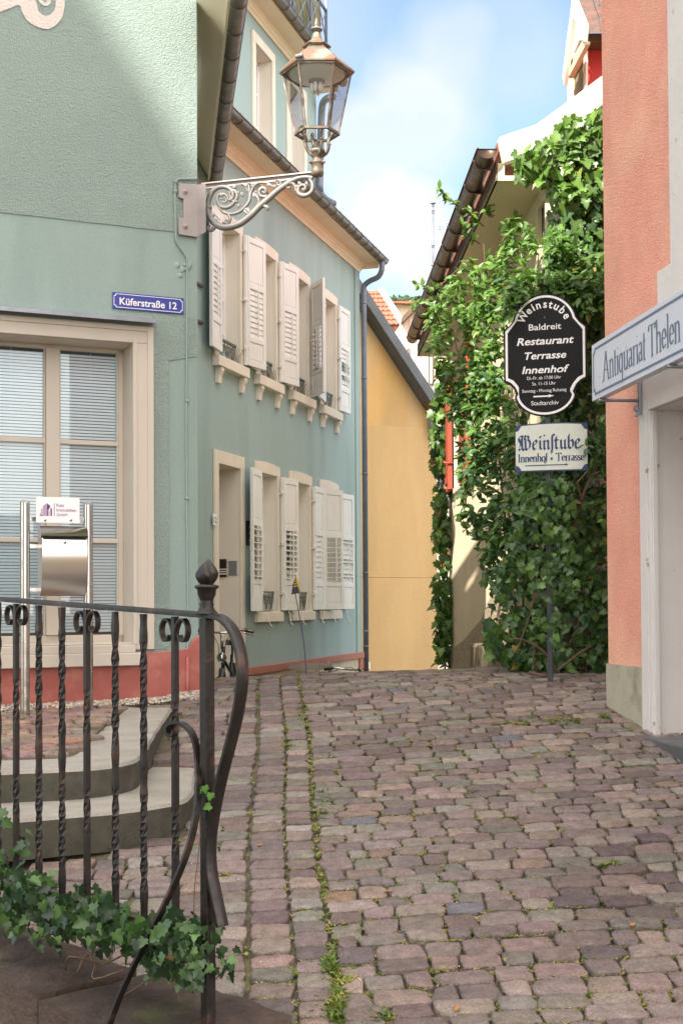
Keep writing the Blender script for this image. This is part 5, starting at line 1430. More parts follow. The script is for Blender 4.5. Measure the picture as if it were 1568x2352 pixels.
# red dormer house behind, top right
DM = thing('dormer_house', at(1360, 400, 13), 'crimson walled dormer with white barge boards and mossy red tiles at the top right', 'house')
def D13(l, d=13.0): return [at(x, y, d) for x, y in l]
def ZD(l): return [(1263.1 + x * .1098, y * .1098) for x, y in l]
gf = Fr(1344, 12.8, 480, flip=-1)
def GP(l, w_=0): return [gf.p(*gf.px(x, y, w_), w_) for x, y in ZD(l)]
mb = MB(); mb.prism(D13(ZD([(742, 780), (1900, 780), (1900, 2300), (742, 2300)]), 12.8), (.75, 2.5, 0)); mb.build('wall', M['redwall'], DM)
mb = MB(); mb.prism(GP([(470, 380), (745, 900), (745, 1000), (350, 1640), (340, 1400)], -.025), -gf.n * .01)
mb.prism(GP([(355, 1600), (460, 1560), (460, 2200), (355, 2200)], -.0), -gf.n * .02); mb.prism(GP([(690, 1150), (742, 1060), (742, 2200), (690, 2200)], -.0), -gf.n * .02)
mb.prism(GP([(460, 1540), (690, 1120), (690, 1190), (475, 1600)], -.0), -gf.n * .02)
fr_ = mb.build('dormer_front', M['cream'], DM)
mb = MB(); mb.prism(GP([(460, 1500), (700, 1100), (700, 2200), (460, 2200)], -.022), -gf.n * .01); mb.build('window_panel', mat('shaded_tan_panel', (.24, .19, .11), .8), fr_)  # tan darkened to stand in for shade in the window recess
mb = MB(); mb.prism(GP([(450, -60), (400, 380), (330, 900), (250, 1600), (278, 1790), (335, 1390), (460, 345), (640, 740), (692, 875), (722, 545), (600, 230), (500, -20), (480, -60)], .16), -gf.n * .04); mb.build('barge_board', M['stone_frame'], DM, bevel=.003)
mb = MB(); mb.prism(GP([(330, 1440), (660, 850), (745, 870), (745, 930), (400, 1640), (335, 1560)], .10), -gf.n * .04); mb.prism(GP([(350, 1500), (700, 900), (745, 930), (390, 1600)], .125), -gf.n * .02); mb.build('cornice', M['basement'], DM, bevel=.004)
mb = MB(); mb.prism(GP([(545, 660), (600, 700), (600, 830), (480, 1110), (500, 900)], .0), -gf.n * .02); mb.build('gable_panel', M['white_plate'], DM)
mb = MB()
rows = [(735, 690), (700, 425), (610, 175), (540, -60), (480, -300)]
for i in range(4):
    (x0, y0), (x1, y1) = rows[i], rows[i + 1]; xe = 1900; wdt = 330
    x = x0
    k = 0
    while x < xe:
        x2 = x + (wdt if k % 2 == 0 else 90); ln = (x1 - x0)
        dA, dB = 12.45 + .25 * i, 12.45 + .25 * (i + 1)
        P = [at(*ZD([(x, y0)])[0], dA), at(*ZD([(x2, y0 - (0 if k % 2 == 0 else 80))])[0], dA), at(*ZD([(x2 + ln * .5, y1 + 10)])[0], dB), at(*ZD([(x + ln, y1 + 10)])[0], dB)]
        mb.prism(P, (0, .03, .035 + .02 * (k % 2))); x = x2; k += 1
mb.build('roof', mat('mossy_flat_tile', (.10, .07, .06), .85, var=.25, vscale=7, col2=(.22, .08, .05), c2scale=4, c2lo=.5, c2hi=.6, bump=.4, bscale=40, grain=.2, gscale=50), DM, bevel=.01)
mb = MB(); mb.prism(D13(ZD([(720, 700), (1900, 690), (1900, 860), (745, 870)]), 12.6), (0, .25, 0)); mb.build('eaves', M['brownwood'], DM)

# ================================================================== SALMON SHOP (right)
K0 = thing('salmon_shop', WK.p(-1, -.85), 'salmon pink roughcast shop building at the right with pale grey doorway surround', 'shop')
mb = MB(); facade(mb, WK, -5.5, 0.0, -2, 6.5, [(-3.4, -.84, -1.5, 1.18, .9)], th=.4, reveal_mi=1)
mb.hexa([WK.p(-.3, -2, -3), WK.p(0, -2, -3), WK.p(0, -2, -.002), WK.p(-.3, -2, -.002), WK.p(-.3, 6.5, -3), WK.p(0, 6.5, -3), WK.p(0, 6.5, -.002), WK.p(-.3, 6.5, -.002)])
mb.build('wall', [M['pink'], M['shopgrey']], K0)
mb = MB(); mb.prism(ragged(WK, [(-.66, -2), (.012, -2), (.012, -.423), (-.66, -.418)], .014, 0), -WK.n * .013); mb.fbox(WK, -.3, .014, -2, -.423, -2.5, -.003); mb.build('plinth', M['greyplinth'], K0)
mb = MB(); mb.fbox(WK, -.845, -.658, -2, 1.55, .001, .020); mb.fbox(WK, -.80, -.775, -1.2, 1.18, .02, .027)
mb.fbox(WK, -.862, -.845, -2, 1.179, -.02, .012)
mb.build('pilaster', M['shopgrey'], K0, bevel=.006)
mb = MB(); mb.fbox(WK, -4.2, -1.02, 1.60, 1.995, .001, .034); mb.fbox(WK, -4.2, -.845, 1.181, 1.60, .001, .034); mb.build('lintel', M['shopgrey'], K0, bevel=.005)
mb = MB(); mb.fbox(WK, -4.2, -1.20, 1.997, 6.5, .001, .024); mb.build('upper_surround', M['shopgrey'], K0, bevel=.005)
mb = MB(); mb.fbox(WK, -3.4, -.865, -1.0, 1.18, -.88, -.84); mb.fbox(WK, -.94, -.865, -.85, 1.18, -.30, -.24)
mb.build('door', M['shopgrey'], K0)
mb = MB(); mb.fbox(WK, -3.6, -.80, -1.1, -.828, -.9, .10); mb.build('threshold', mat('dark_threshold', (.10, .10, .105), .6, var=.2), K0, bevel=.01)
# hanging shop sign
WQ = Fr(1364, 8.28, 417, flip=-1); WQ = Fr(o=WQ.o, u=-WQ.u)
if WQ.n.x > 0: WQ.n = -WQ.n
SS = thing('shop_sign', WQ.p(.6, 1.28), 'long white hanging shop sign with a grey border projecting from the salmon building', 'sign')
zq0 = WQ.px(1367, 918)[1]; zq1 = WQ.px(1364, 790)[1]
mb = MB(); mb.fbox(WQ, 0, 1.75, zq0, zq1, -.055, 0); mb.build('board', M['signpale'], SS, bevel=.002)
mb = MB(); frame_line(mb, WQ, 0, 1.75, zq0, zq1, .028, .016, .03, .0012); mb.build('border', M['greyblue'], SS)
t0_ = WQ.px(1384, 840)[0]; t1_ = WQ.px(1562, 760)[0]
bz = WQ.px(1385, 876)[1]; cz = WQ.px(1388, 806)[1]
mb = MB(); glyphs(mb, WQ, 'Antiquariat Thelen', SERIF, t0_, bz, (cz - bz) * .98, t1_ - t0_, .017, R(12))
mb.build('lettering', M['greyblue'], SS)
for u in (.13, 1.3):
    mb = MB()
    zb_ = zq0 - .012
    a = WQ.p(u, zb_, -.05); wq = a - WK.o; uu = wq.dot(WK.u); b = WK.p(uu, zb_, .03)
    mb.tube([WQ.p(u, zb_, .0), b], .011, 8)
    mb.obox(WK.p(uu, zb_ + .10, .035), WK.u * .012, WK.n * .008, Vector((0, 0, .19)))
    P = spl([WK.p(uu, zb_ - .02, .045), WK.p(uu, zb_ - .05, .07), WK.p(uu, zb_ - .075, .045), WK.p(uu, zb_ - .10, .06)], 4); mb.tube(P, .010, 6)
    mb.tube([WK.p(uu, zb_ + .30, .04), WQ.p(u, zq1 - .03, -.05)], .009, 6)
    mb.build('bracket', M['zinc'], SS)

# ================================================================== SIGN POST
S0 = at(1262, 1570, 9.75)
SP = thing('sign_post', S0, 'black iron post carrying a shaped black restaurant sign above a small cream wine bar sign', 'signpost')
yaw = R(15); WP_ = Fr(o=(S0.x, S0.y, 0), u=(math.cos(yaw), -math.sin(yaw), 0))
if WP_.n.y > 0: WP_.n = -WP_.n
pxs = 9.75 / 3000
zp = lambda y: at(1258, y, 9.75).z
mb = MB(); mb.fbox(WP_, -.019, .019, S0.z - .2, zp(700), -.045, -.012); mb.build('pole', mat('dark_pole', (.06, .065, .075), .5, metal=.3, var=.3, vscale=12), SP, bevel=.003)
# shaped board outline (zoom units -> metres, centre x = 481)
cxz = 481; k_ = .286 * pxs / math.cos(yaw)
def bz6(x, y): return ((x - cxz) * k_ - .012, zp(660.3 + y * .286))
def outline(o):   # o = inset in zoom pixels
    pts = []
    R1 = 252 - o
    pts += [(481 + R1 * math.cos(R(a)), 300 - R1 * math.sin(R(a))) for a in range(12, 169, 6)]     # top arch
    hw = 322 - o
    pts += [(481 - hw * .86, 292 + o * .2), (481 - hw * .93, 305 + o * .6), (481 - hw, 320 + o)]
    pts += [(481 - hw, 745 - o)]
    pts += [(481 - hw + 40, 765 - o), (481 - hw + 72 + o * .1, 795 - o * .6), (481 - hw + 95 + o * .3, 850 - o * .6)]
    R2x, R2y = 240 - o, 195 - o
    pts += [(481 + R2x * math.cos(R(a)), 840 + R2y * math.sin(R(a))) for a in range(170, 9, -8)]
    pts += [(481 + hw - 95 - o * .3, 850 - o * .6), (481 + hw - 72 - o * .1, 795 - o * .6), (481 + hw - 40, 765 - o), (481 + hw, 745 - o), (481 + hw, 320 + o), (481 + hw * .93, 305 + o * .6), (481 + hw * .86, 292 + o * .2)]
    return [bz6(x, y) for x, y in pts]
mb = MB(); mb.prism([WP_.p(u, z, .0) for u, z in outline(0)], -WP_.n * .012); BB = mb.build('restaurant_board', M['signblack'], SP, bevel=.002, label='black shaped board with white border and white lettering')
mb = MB(); A, B = outline(14), outline(32); n = len(A)
mb.add([WP_.p(u, z, .0015) for u, z in A] + [WP_.p(u, z, .0015) for u, z in B], [(i, (i + 1) % n, n + (i + 1) % n, n + i) for i in range(n)])
mb.build('border', M['white'], BB)
mb = MB()
# arched word
word = 'Weinstube'; wds = [1.25, .95, .45, .95, .82, .62, .95, .95, .95]; tot = sum(wds); ang = R(163); span = R(146); rad = 163
for ch, wd_ in zip(word, wds):
    ang -= span * wd_ / tot / 2
    x, y = 481 + rad * math.cos(ang), 318 - rad * math.sin(ang) * .96
    u, z = bz6(x, y)
    m2 = MB(); tw = text_mesh(m2, ch, WP_, 0, 0, .064 * .96, th=.0015, bold=.02, align='CENTER', xs=.95)
    rt = ang - R(90); cc, ss = math.cos(rt), math.sin(rt)
    o_ = WP_.p(0, 0, 0)
    vv = []
    for v in m2.v:
        d = Vector(v) - o_; a, b = d.dot(WP_.u), d.z; w_ = d.dot(WP_.n)
        vv.append(WP_.p(u + a * cc - b * ss, z + a * ss + b * cc, w_))
    mb.add(vv, m2.f); ang -= span * wd_ / tot / 2
def line(txt, xz, yz, wz, hz, **kw):
    u, z = bz6(xz, yz); u2, _ = bz6(xz + wz, yz)
    text_mesh(mb, txt, WP_, u, z, hz * .286 * pxs, w=kw.pop('w', 0), width=u2 - u, **kw)
line('Baldreit', 357, 338, 250, 52, bold=.008)
line('Restaurant', 262, 455, 442, 62, shear=.22, bold=.02)
line('Terrasse', 322, 571, 322, 60, shear=.22, bold=.02)
line('Innenhof', 300, 686, 366, 62, shear=.22, bold=.02)
line('Di.-Fr. ab 17:00 Uhr', 340, 736, 262, 27, w=.003)
line('Sa. 11-15 Uhr', 380, 782, 182, 27, w=.003)
line('Sonntag - Montag Ruhetag', 301, 838, 342, 27, w=.003)
line('Stadtarchiv', 370, 942, 212, 36)
for (x0, y0, x1, y1) in ((388, 866, 508, 878),):
    u0, z0 = bz6(x0, y1); u1, z1 = bz6(x1, y0); mb.fbox(WP_, u0, u1, z0, z1, .0, .002)
P = [bz6(505, 858), bz6(548, 871), bz6(505, 884)]; mb.prism([WP_.p(u, z, .002) for u, z in P], -WP_.n * .001)
mb.build('lettering', M['white'], BB)
mb = MB(); u0, z0 = bz6(275, 860); u1, z1 = bz6(672, 686); mb.fbox(WP_, u0, u1, z0, z1, .0005, .003); mb.build('hours_panel', M['signblack'], BB, bevel=.001)
mb = MB(); mb.ball(WP_.p(*bz6(481, 945), .002), .005); mb.ball(WP_.p(*bz6(481, 240), .002), .005); mb.build('screw', M['steel'], BB)
# cream sign, slightly curved
def cs(x, y): return bz6(x, y)
cN = 16
x0, x1, y0, y1 = 244, 800, 1100, 1478
def bow(u): 
    uc = bz6(520, 0)[0]; hw = (x1 - x0) / 2 * k_; return .02 * (1 - ((u - uc) / hw) ** 2)
def curved(mb, x0, x1, yt, yb, w_, notch=0, arch=12, mi=0, th=.006):
    vs = []; n = 24
    for i in range(n + 1):
        x = x0 + (x1 - x0) * i / n; e = min(x - x0, x1 - x); nt_ = math.sqrt(max(0, notch ** 2 - e ** 2)) if e < notch else 0
        t = 1 - ((x - (x0 + x1) / 2) / ((x1 - x0) / 2)) ** 2
        for yy in (yb - nt_ + 0 * t, yt + nt_ - arch * t):
            u, z = cs(x, yy); vs.append(WP_.p(u, z, w_ + bow(u)))
    fs = [(2 * i, 2 * i + 2, 2 * i + 3, 2 * i + 1) for i in range(n)]
    b = len(vs); vs2 = [v - WP_.n * th for v in vs]
    fs += [tuple(reversed([q + b for q in f])) for f in fs]
    for i in range(n): fs += [(2 * i, 2 * i + b, 2 * i + 2 + b, 2 * i + 2), (2 * i + 1, 2 * i + 3, 2 * i + 3 + b, 2 * i + 1 + b)]
    fs += [(0, 1, 1 + b, b), (2 * n, 2 * n + b, 2 * n + 1 + b, 2 * n + 1)]
    mb.add(vs + vs2, fs, mi, False)
mb = MB(); curved(mb, x0, x1, y0, y1, -.004); CB = mb.build('wine_bar_board', M['navy'], SP, label='cream enamel sign with navy edge, old style lettering and an arrow')
mb = MB(); curved(mb, x0 + 2, x1 - 2, y0 + 11, y1 - 11, -.001, notch=42, th=.003); mb.build('cream_field', M['cream_enamel'], CB)
mb = MB()
class Bent:   # frame that follows the bowed plate
    u = WP_.u; n = WP_.n
    @staticmethod
    def p(u, z, w=0): return WP_.p(u, z, w + bow(u))
u0, z0 = bz6(268, 1302); u1, _ = bz6(748, 1302)
zh = bz6(0, 1185)[1] - z0
glyphs(mb, Bent, 'WeinStube', BLACK, u0, z0, zh * 1.02, u1 - u0, .0155, R(42), w=-.0005)
u0, z0 = bz6(264, 1398); u1, _ = bz6(775, 1398); zh = bz6(0, 1328)[1] - z0
glyphs(mb, Bent, 'Innenhof * Terrasse', SERIF, u0, z0, zh * .95, u1 - u0, .0085, R(14), w=-.0005)
a, b = bz6(318, 1440), bz6(632, 1434)
for i in range(10):
    ua, ub = a[0] + (b[0] - a[0]) * i / 10, a[0] + (b[0] - a[0]) * (i + 1) / 10; z = bz6(0, 1432)[1]
    mb.add([Bent.p(ua, z, .001), Bent.p(ub, z, .001), Bent.p(ub, z + .007, .001), Bent.p(ua, z + .007, .001)], [(0, 1, 2, 3)])
z = bz6(0, 1428)[1]; mb.add([Bent.p(b[0], z - .009, .001), Bent.p(b[0] + .022, z, .001), Bent.p(b[0], z + .011, .001)], [(0, 1, 2)])
mb.build('lettering', M['navy'], CB)
mb = MB(); mb.ball(Bent.p(*bz6(474, 1404), .002), .006); mb.ball(Bent.p(*bz6(470, 1190), .002), .006); mb.build('screw', M['iron'], CB)

# ================================================================== LETTERBOX STAND
WM = Fr(o=WF.p(0, 0, .62), u=WF.u)
MX = thing('letterbox_stand', WM.p(WM.px(130, 1620)[0], WM.px(130, 1620)[1]), 'stainless steel letterbox between two round posts with a small white company plate on top', 'letterbox')
zg = -.75
for x, yt in ((58, 1148), (203, 1153)):
    u, z = WM.px(x, yt); mb = MB(); r_ = .0325
    c = WM.p(u, 0, 0)
    n = 24; vs = []
    for k in range(n):
        a = 2 * math.pi * k / n; e = WM.u * math.cos(a) - WM.n * math.sin(a)
        vs.append(c + e * r_ + Vector((0, 0, zg - .1)))
    for k in range(n):
        a = 2 * math.pi * k / n; e = WM.u * math.cos(a) - WM.n * math.sin(a)
        vs.append(c + e * r_ + Vector((0, 0, z - .010 + .012 * math.sin(a))))
    mb.add(vs, [(k, (k + 1) % n, n + (k + 1) % n, n + k) for k in range(n)], 0, True); mb.add(vs[n:], [tuple(range(n))])
    mb.build('post', M['steel'], MX)
bu0, bu1 = WM.px(96, 1280, .06)[0], WM.px(199, 1280, .06)[0]
zt_, zb_ = WM.px(140, 1210, .02)[1], WM.px(140, 1369, .02)[1]; Hh = zt_ - zb_
prof = [(-.065, 0), (.012, 0), (.045, .10), (.072, .25), (.085, .42), (.092, .58), (.088, .74), (.070, .86), (.04, .955), (.0, 1.0), (-.065, 1.0)]
def pz(l): return [(w_, zb_ + t * Hh) for w_, t in l]
fine = spl([Vector((w_, z, 0)) for w_, z in pz(prof[1:-1])], 4)
mb = MB(); cs_ = [(-.065, zb_)] + [(p.x, p.y) for p in fine] + [(-.065, zt_)]
n = len(cs_)
vs = [WM.p(bu0, z, w_) for w_, z in cs_] + [WM.p(bu1, z, w_) for w_, z in cs_]
mb.add(vs, [(i, i + 1, n + i + 1, n + i) for i in range(n - 1)], 0, True); mb.add(vs, [tuple(range(n)), tuple(range(2 * n - 1, n - 1, -1)), (0, n, 2 * n - 1, n - 1)], 0, False)
bx = mb.build('box', M['steel_brushed'], MX)
mb = MB()  # overhanging flap that carries the slot
lid = [(.062, .878), (.066, .875), (.048, .955), (.008, 1.025), (-.075, 1.03), (-.075, 1.015), (.0, 1.005), (.040, .945)]
lp = [(w_ + .012, zb_ + t * Hh) for w_, t in [(.066, .835), (.070, .865), (.052, .94), (.015, 1.005), (-.075, 1.02)]]
ff = spl([Vector((a, b, 0)) for a, b in lp], 5); n = len(ff)
vs = [WM.p(bu0 - .006, p.y, p.x) for p in ff] + [WM.p(bu1 + .006, p.y, p.x) for p in ff] + [WM.p(bu0 - .006, p.y - .004, p.x - .004) for p in ff] + [WM.p(bu1 + .006, p.y - .004, p.x - .004) for p in ff]
mb.add(vs, [(i, i + 1, n + i + 1, n + i) for i in range(n - 1)] + [(2 * n + i, 3 * n + i, 3 * n + i + 1, 2 * n + i + 1) for i in range(n - 1)] + [(0, n, 3 * n, 2 * n)] + [(i, i + 1, 2 * n + i + 1, 2 * n + i) for i in range(n - 1)] + [(n + i, n + i + 1, 3 * n + i + 1, 3 * n + i) for i in range(n - 1)], 0, True)
mb.build('flap', M['steel_brushed'], bx)
mb = MB(); zz = zb_ + .815 * Hh; mb.fbox(WM, bu0 + .008, bu1 - .004, zz, zz + .009, .03, .0835); mb.build('slot', M['dark'], bx)
mb = MB(); c = WM.p((bu0 + bu1) / 2, zb_ + .77 * Hh, .086); mb.tube([c, c + WM.n * .006], .011, 14); mb.tube([c + WM.n * .006, c + WM.n * .008], .006, 10); mb.build('lock', M['steel'], bx)
mb = MB()
pu0, pu1 = WM.px(58, 1200)[0], WM.px(203, 1200)[0]
for y in (1192, 1254, 1354):
    z = WM.px(130, y)[1]; mb.fbox(WM, pu0 + .02, pu1 - .02, z - .012, z + .012, -.075, -.068)
    for u in (pu0 + .032, pu1 - .032): mb.fbox(WM, u - .004, u + .004, z - .012, z + .012, -.07, .0)
mb.build('cross_bar', M['steel'], MX)
a = WM.px(83.5, 1200, .02); b = WM.px(183.5, 1143.5, .02)
mb = MB(); mb.fbox(WM, a[0], b[0], a[1], b[1], .014, .020); CPl = mb.build('company_plate', M['white_plate'], MX, bevel=.001)
def Z8(x, y): return WM.px(x * .2319, 1119.6 + y * .2319, .02)
mb = MB()
for t, y, x1_ in (('Katz', 191, 638), ('Immobilien', 238, 757), ('GmbH', 284, 668)):
    u0, z0 = Z8(563, y); u1, _ = Z8(x1_, y); text_mesh(mb, t, WM, u0, z0, .0235 * .96, w=.020, width=u1 - u0, bold=.008, th=.0008)
u0, z0 = Z8(537, 283); u1, z1 = Z8(543, 157); mb.fbox(WM, u0, u1, z0, z1, .020, .0208)
def pl8(l): 
    P = [WM.p(*Z8(x, y), .0208) for x, y in l]; n_ = (P[1] - P[0]).cross(P[2] - P[1]); mb.add(P if n_.dot(WM.n) > 0 else P[::-1], [tuple(range(len(P)))])
pl8([(467, 155), (500, 182), (500, 200), (488, 208), (488, 225), (470, 225), (470, 282), (467, 282)])
for k in range(7): pl8([(428 + k * 5.6, 182 - k * 4), (431 + k * 5.6, 180 - k * 4), (431 + k * 5.6, 282), (428 + k * 5.6, 282)])
for k in range(9): pl8([(412 - 2 * k if k > 4 else 408, 212 + k * 8), (424, 208 + k * 8), (424, 212 + k * 8), (412 - 2 * k if k > 4 else 408, 216 + k * 8)])
pl8([(470, 225), (480, 232), (480, 282), (470, 282)]); pl8([(486, 232), (492, 228), (492, 282), (486, 282)]); pl8([(502, 205), (518, 210), (518, 282), (502, 282)]); pl8([(396, 274), (426, 274), (426, 282), (396, 282)])
mb.build('lettering', M['purple'], CPl)
mb = MB()
for x in (450, 704): c = WM.p(*Z8(x, 322), .02); mb.tube([c, c + WM.n * .006], .009, 12)
mb.build('screw', M['steel'], CPl)

# ================================================================== WROUGHT IRON RAILING
RL = thing('iron_railing', WR.p(0, -1.25), 'dark wrought iron railing with twisted bars, scrolls and a flame finial in the foreground', 'railing')
ra0, ra1 = WR.px(478, 1413), WR.px(0, 1376)
slope = (ra1[1] - ra0[1]) / (ra1[0] - ra0[0])
zr = lambda u: ra0[1] + slope * u
# handrail with its downward sweep beyond the post
hp = [WR.p(3.2, zr(3.2)), WR.p(2.2, zr(2.2)), WR.p(1.2, zr(1.2)), WR.p(.5, zr(.5)), WR.p(.05, zr(.05))]
ev = [(497, 1416), (518, 1425), (538, 1450), (551, 1487), (558, 1535), (555, 1590), (544, 1655), (529, 1715), (511, 1785), (497, 1850), (487, 1910), (484, 1960), (488, 2010), (498, 2060), (512, 2128)]
hp += [WR.p(*WR.px(x, y)) for x, y in ev]
path = spl(hp, 6); n = len(path)
sect = [(-.008, -.0205), (-.008, .0205), (.003, .0205), (.009, .011), (.010, 0), (.009, -.011), (.003, -.0205)]
mb = MB(); 
# normal of the flat bar stays in the rail plane: use fixed out axis
def flat(mb, path, sect, out, scale=None, mi=0):
    n = len(path); rings = []
    for i, p in enumerate(path):
        a, b = path[max(0, i - 1)], path[min(n - 1, i + 1)]; t = (b - a).normalized(); q = out; r_ = q.cross(t).normalized(); s = scale[i] if scale else 1
        rings.append([p + r_ * a_ * s + q * b_ * s for a_, b_ in sect])
    k = len(sect); vs = [v for r_ in rings for v in r_]
    fs = [(i * k + j, i * k + (j + 1) % k, (i + 1) * k + (j + 1) % k, (i + 1) * k + j) for i in range(n - 1) for j in range(k)]
    mb.add(vs, fs + [tuple(range(k)), tuple((n - 1) * k + j for j in range(k))], mi, False)
flat(mb, path, sect, WR.n)
mb.build('handrail', M['iron'], RL, bevel=.0015)
mb = MB(); mb.obox(WR.p(.0, (zr(0) - 1.75) / 2 - .01, .0), WR.u * .0170, WR.n * .0170, Vector((0, 0, (zr(0) + 1.75) / 2)))
mb.build('post', M['iron'], RL, bevel=.003)
# finial
mb = MB(); c = WR.p(0, 0, 0); zf = lambda y: (WR.px(477, y)[1])
mb.lathe(c, [(r_ * 4 / 3000, zf(y)) for r_, y in ((27, 1412), (26, 1408), (20, 1402), (15, 1394), (17, 1388), (14, 1382), (16, 1376), (21, 1366), (22, 1354), (28, 1350), (28, 1345), (14, 1342), (11, 1338))], 20)
# flame: twisted lobed bud
vs = []; nr, ns = 12, 24
for i in range(nr + 1):
    t = i / nr; r_ = (.1 + 1.0 * math.sin(math.pi * min(1, t * .93 + .10)) ** .8) * 23 * (1 - .25 * t) * 4 / 3000 if t < .97 else .001
    z = zf(1343) + (zf(1284) - zf(1343)) * t
    for j in range(ns):
        a = 2 * math.pi * j / ns; lobe = 1 + .17 * math.sin(4 * a + 4.2 * t); vs.append(c + Vector((r_ * lobe * math.cos(a) + .006 * t * t, r_ * lobe * math.sin(a), z)))
mb.add(vs, [(i * ns + j, i * ns + (j + 1) % ns, (i + 1) * ns + (j + 1) % ns, (i + 1) * ns + j) for i in range(nr) for j in range(ns)], 0, True)
mb.build('finial', M['iron'], RL)
bals = [(38, 1), (90, 0), (143, 0), (200, 1), (265, 0), (330, 0), (402, 1)]
bus = [(WR.px(x, 1450)[0], s) for x, s in bals]
for k in range(1, 5): bus.insert(0, (bus[0][0] + .137, 1 if k == 3 else 0))
for u, s in bus:
    mb = MB(); z0, z1 = -1.02, zr(u) - .012; n = 44; P = []; tw = []; sc = []
    for i in range(n + 1):
        t = i / n; z = z1 + (z0 - z1) * t; P.append(WR.p(u, z))
        a = max(0, min(1, (t - .10) / .34)) * 2.5 * math.pi + max(0, min(1, (t - .60) / .30)) * 2.5 * math.pi if not s else max(0, min(1, (t - .28) / .14)) * math.pi + max(0, min(1, (t - .62) / .14)) * math.pi
        tw.append(a + R(45) * 0); sc.append(1 + .10 * math.sin(t * 60 + u * 9) * (0 if s else 1))
    mb.sweep(P, [(-.0095, -.0095), (.0095, -.0095), (.0095, .0095), (-.0095, .0095)], up=WR.n, twist=tw, scale=sc, smooth=False)
    b_ = mb.build('baluster', M['iron'], RL, bevel=.0015)
    if s:
        mb = MB()
        for sd in (-1, 1):
            pts = [(.004, -.085), (.010, -.05), (.028, -.026), (.052, -.022), (.068, -.042), (.068, -.068), (.052, -.088), (.034, -.084), (.026, -.070)]
            flat(mb, spl([WR.p(u + sd * a, zr(u) + b) for a, b in pts], 5), [(-.0035, -.010), (-.0035, .010), (.0035, .010), (.0035, -.010)], WR.n)
        mb.build('scroll', M['iron'], b_, bevel=.001)
mb = MB(); mb.obox(WR.p(1.5, -1.02, 0), WR.u * 1.5, WR.n * .02, Vector((0, 0, .006))); mb.build('bottom_rail', M['iron'], RL)
# curled brace running down towards the viewer
bp = [(404, 1681), (396, 1690), (386, 1684), (388, 1668), (402, 1660), (422, 1664), (440, 1682), (450, 1710), (455, 1750), (456, 1800), (452, 1860), (440, 1925), (418, 1990), (385, 2065), (345, 2145), (305, 2225), (275, 2290), (250, 2360), (232, 2430), (215, 2500), (200, 2580)]
BPp = []
for i, (x, y) in enumerate(bp):
    w_ = .012 if i < 9 else .012 + (i - 8) * .018
    BPp.append(WR.p(*WR.px(x, y, w_), w_))
mb = MB(); P = spl(BPp, 5); flat(mb, P, [(-.005, -.011), (-.005, .011), (.005, .011), (.005, -.011)], WR.n)
mb.build('brace', M['iron'], RL, bevel=.001)

# stone coping under the railing
CP = thing('stone_coping', WR.p(.8, -1.9, .25), 'low dark sandstone wall top under the iron railing, overgrown with ivy', 'wall')
def zc_(u): return -1.305 + .02 * max(0, u - .7)
def copblock(u0, u1, w0, w1, top_off=0.0, bot=-2.4):
    mb = MB(); nu, nw = 10, 6; vs = []
    for i in range(nu + 1):
        for j in range(nw + 1):
            u = u0 + (u1 - u0) * i / nu; w_ = w0 + (w1 - w0) * j / nw; e = min(i, nu - i, j, nw - j)
            z = zc_(u) + top_off + .012 * noise.noise(Vector((u * 6, w_ * 6, 1))) - (.022 if e == 0 else 0)
            uu = u + (.012 * noise.noise(Vector((u * 9, w_ * 9, 5))) if e == 0 else 0); vs.append(WR.p(uu, z, w_ + (.015 * noise.noise(Vector((u * 7, 2, 5))) if e == 0 else 0)))
    fs = [(i * (nw + 1) + j, (i + 1) * (nw + 1) + j, (i + 1) * (nw + 1) + j + 1, i * (nw + 1) + j + 1) for i in range(nu) for j in range(nw)]
    mb.add(vs, fs, 0, True)
    ring = [j for j in range(nw + 1)] + [i * (nw + 1) + nw for i in range(1, nu + 1)] + [nu * (nw + 1) + j for j in range(nw - 1, -1, -1)] + [i * (nw + 1) for i in range(nu - 1, 0, -1)]
    b = [vs[r_] for r_ in ring]; n = len(b); lo = [Vector((p.x, p.y, bot)) for p in b]
    mb.add(b + lo, [(i, (i + 1) % n, n + (i + 1) % n, n + i) for i in range(n)], 1)
    return mb
for (u0, u1, w0, w1, o_) in ((.73, 1.9, -.24, .165, .015), (.0, .715, -.34, .17, 0), (1.915, 3.2, -.24, .165, .015), (3.21, 4.4, -.24, .165, .02)):
    copblock(u0, u1, w0, w1, o_, -1.62).build('coping_stone', [M['coping'], M['copface']], CP, bevel=.012)
mb = MB(); mb.fbox(WR, .03, 4.4, -2.8, -1.60, -.30, .145); mb.build('wall_body', M['copface'], CP)

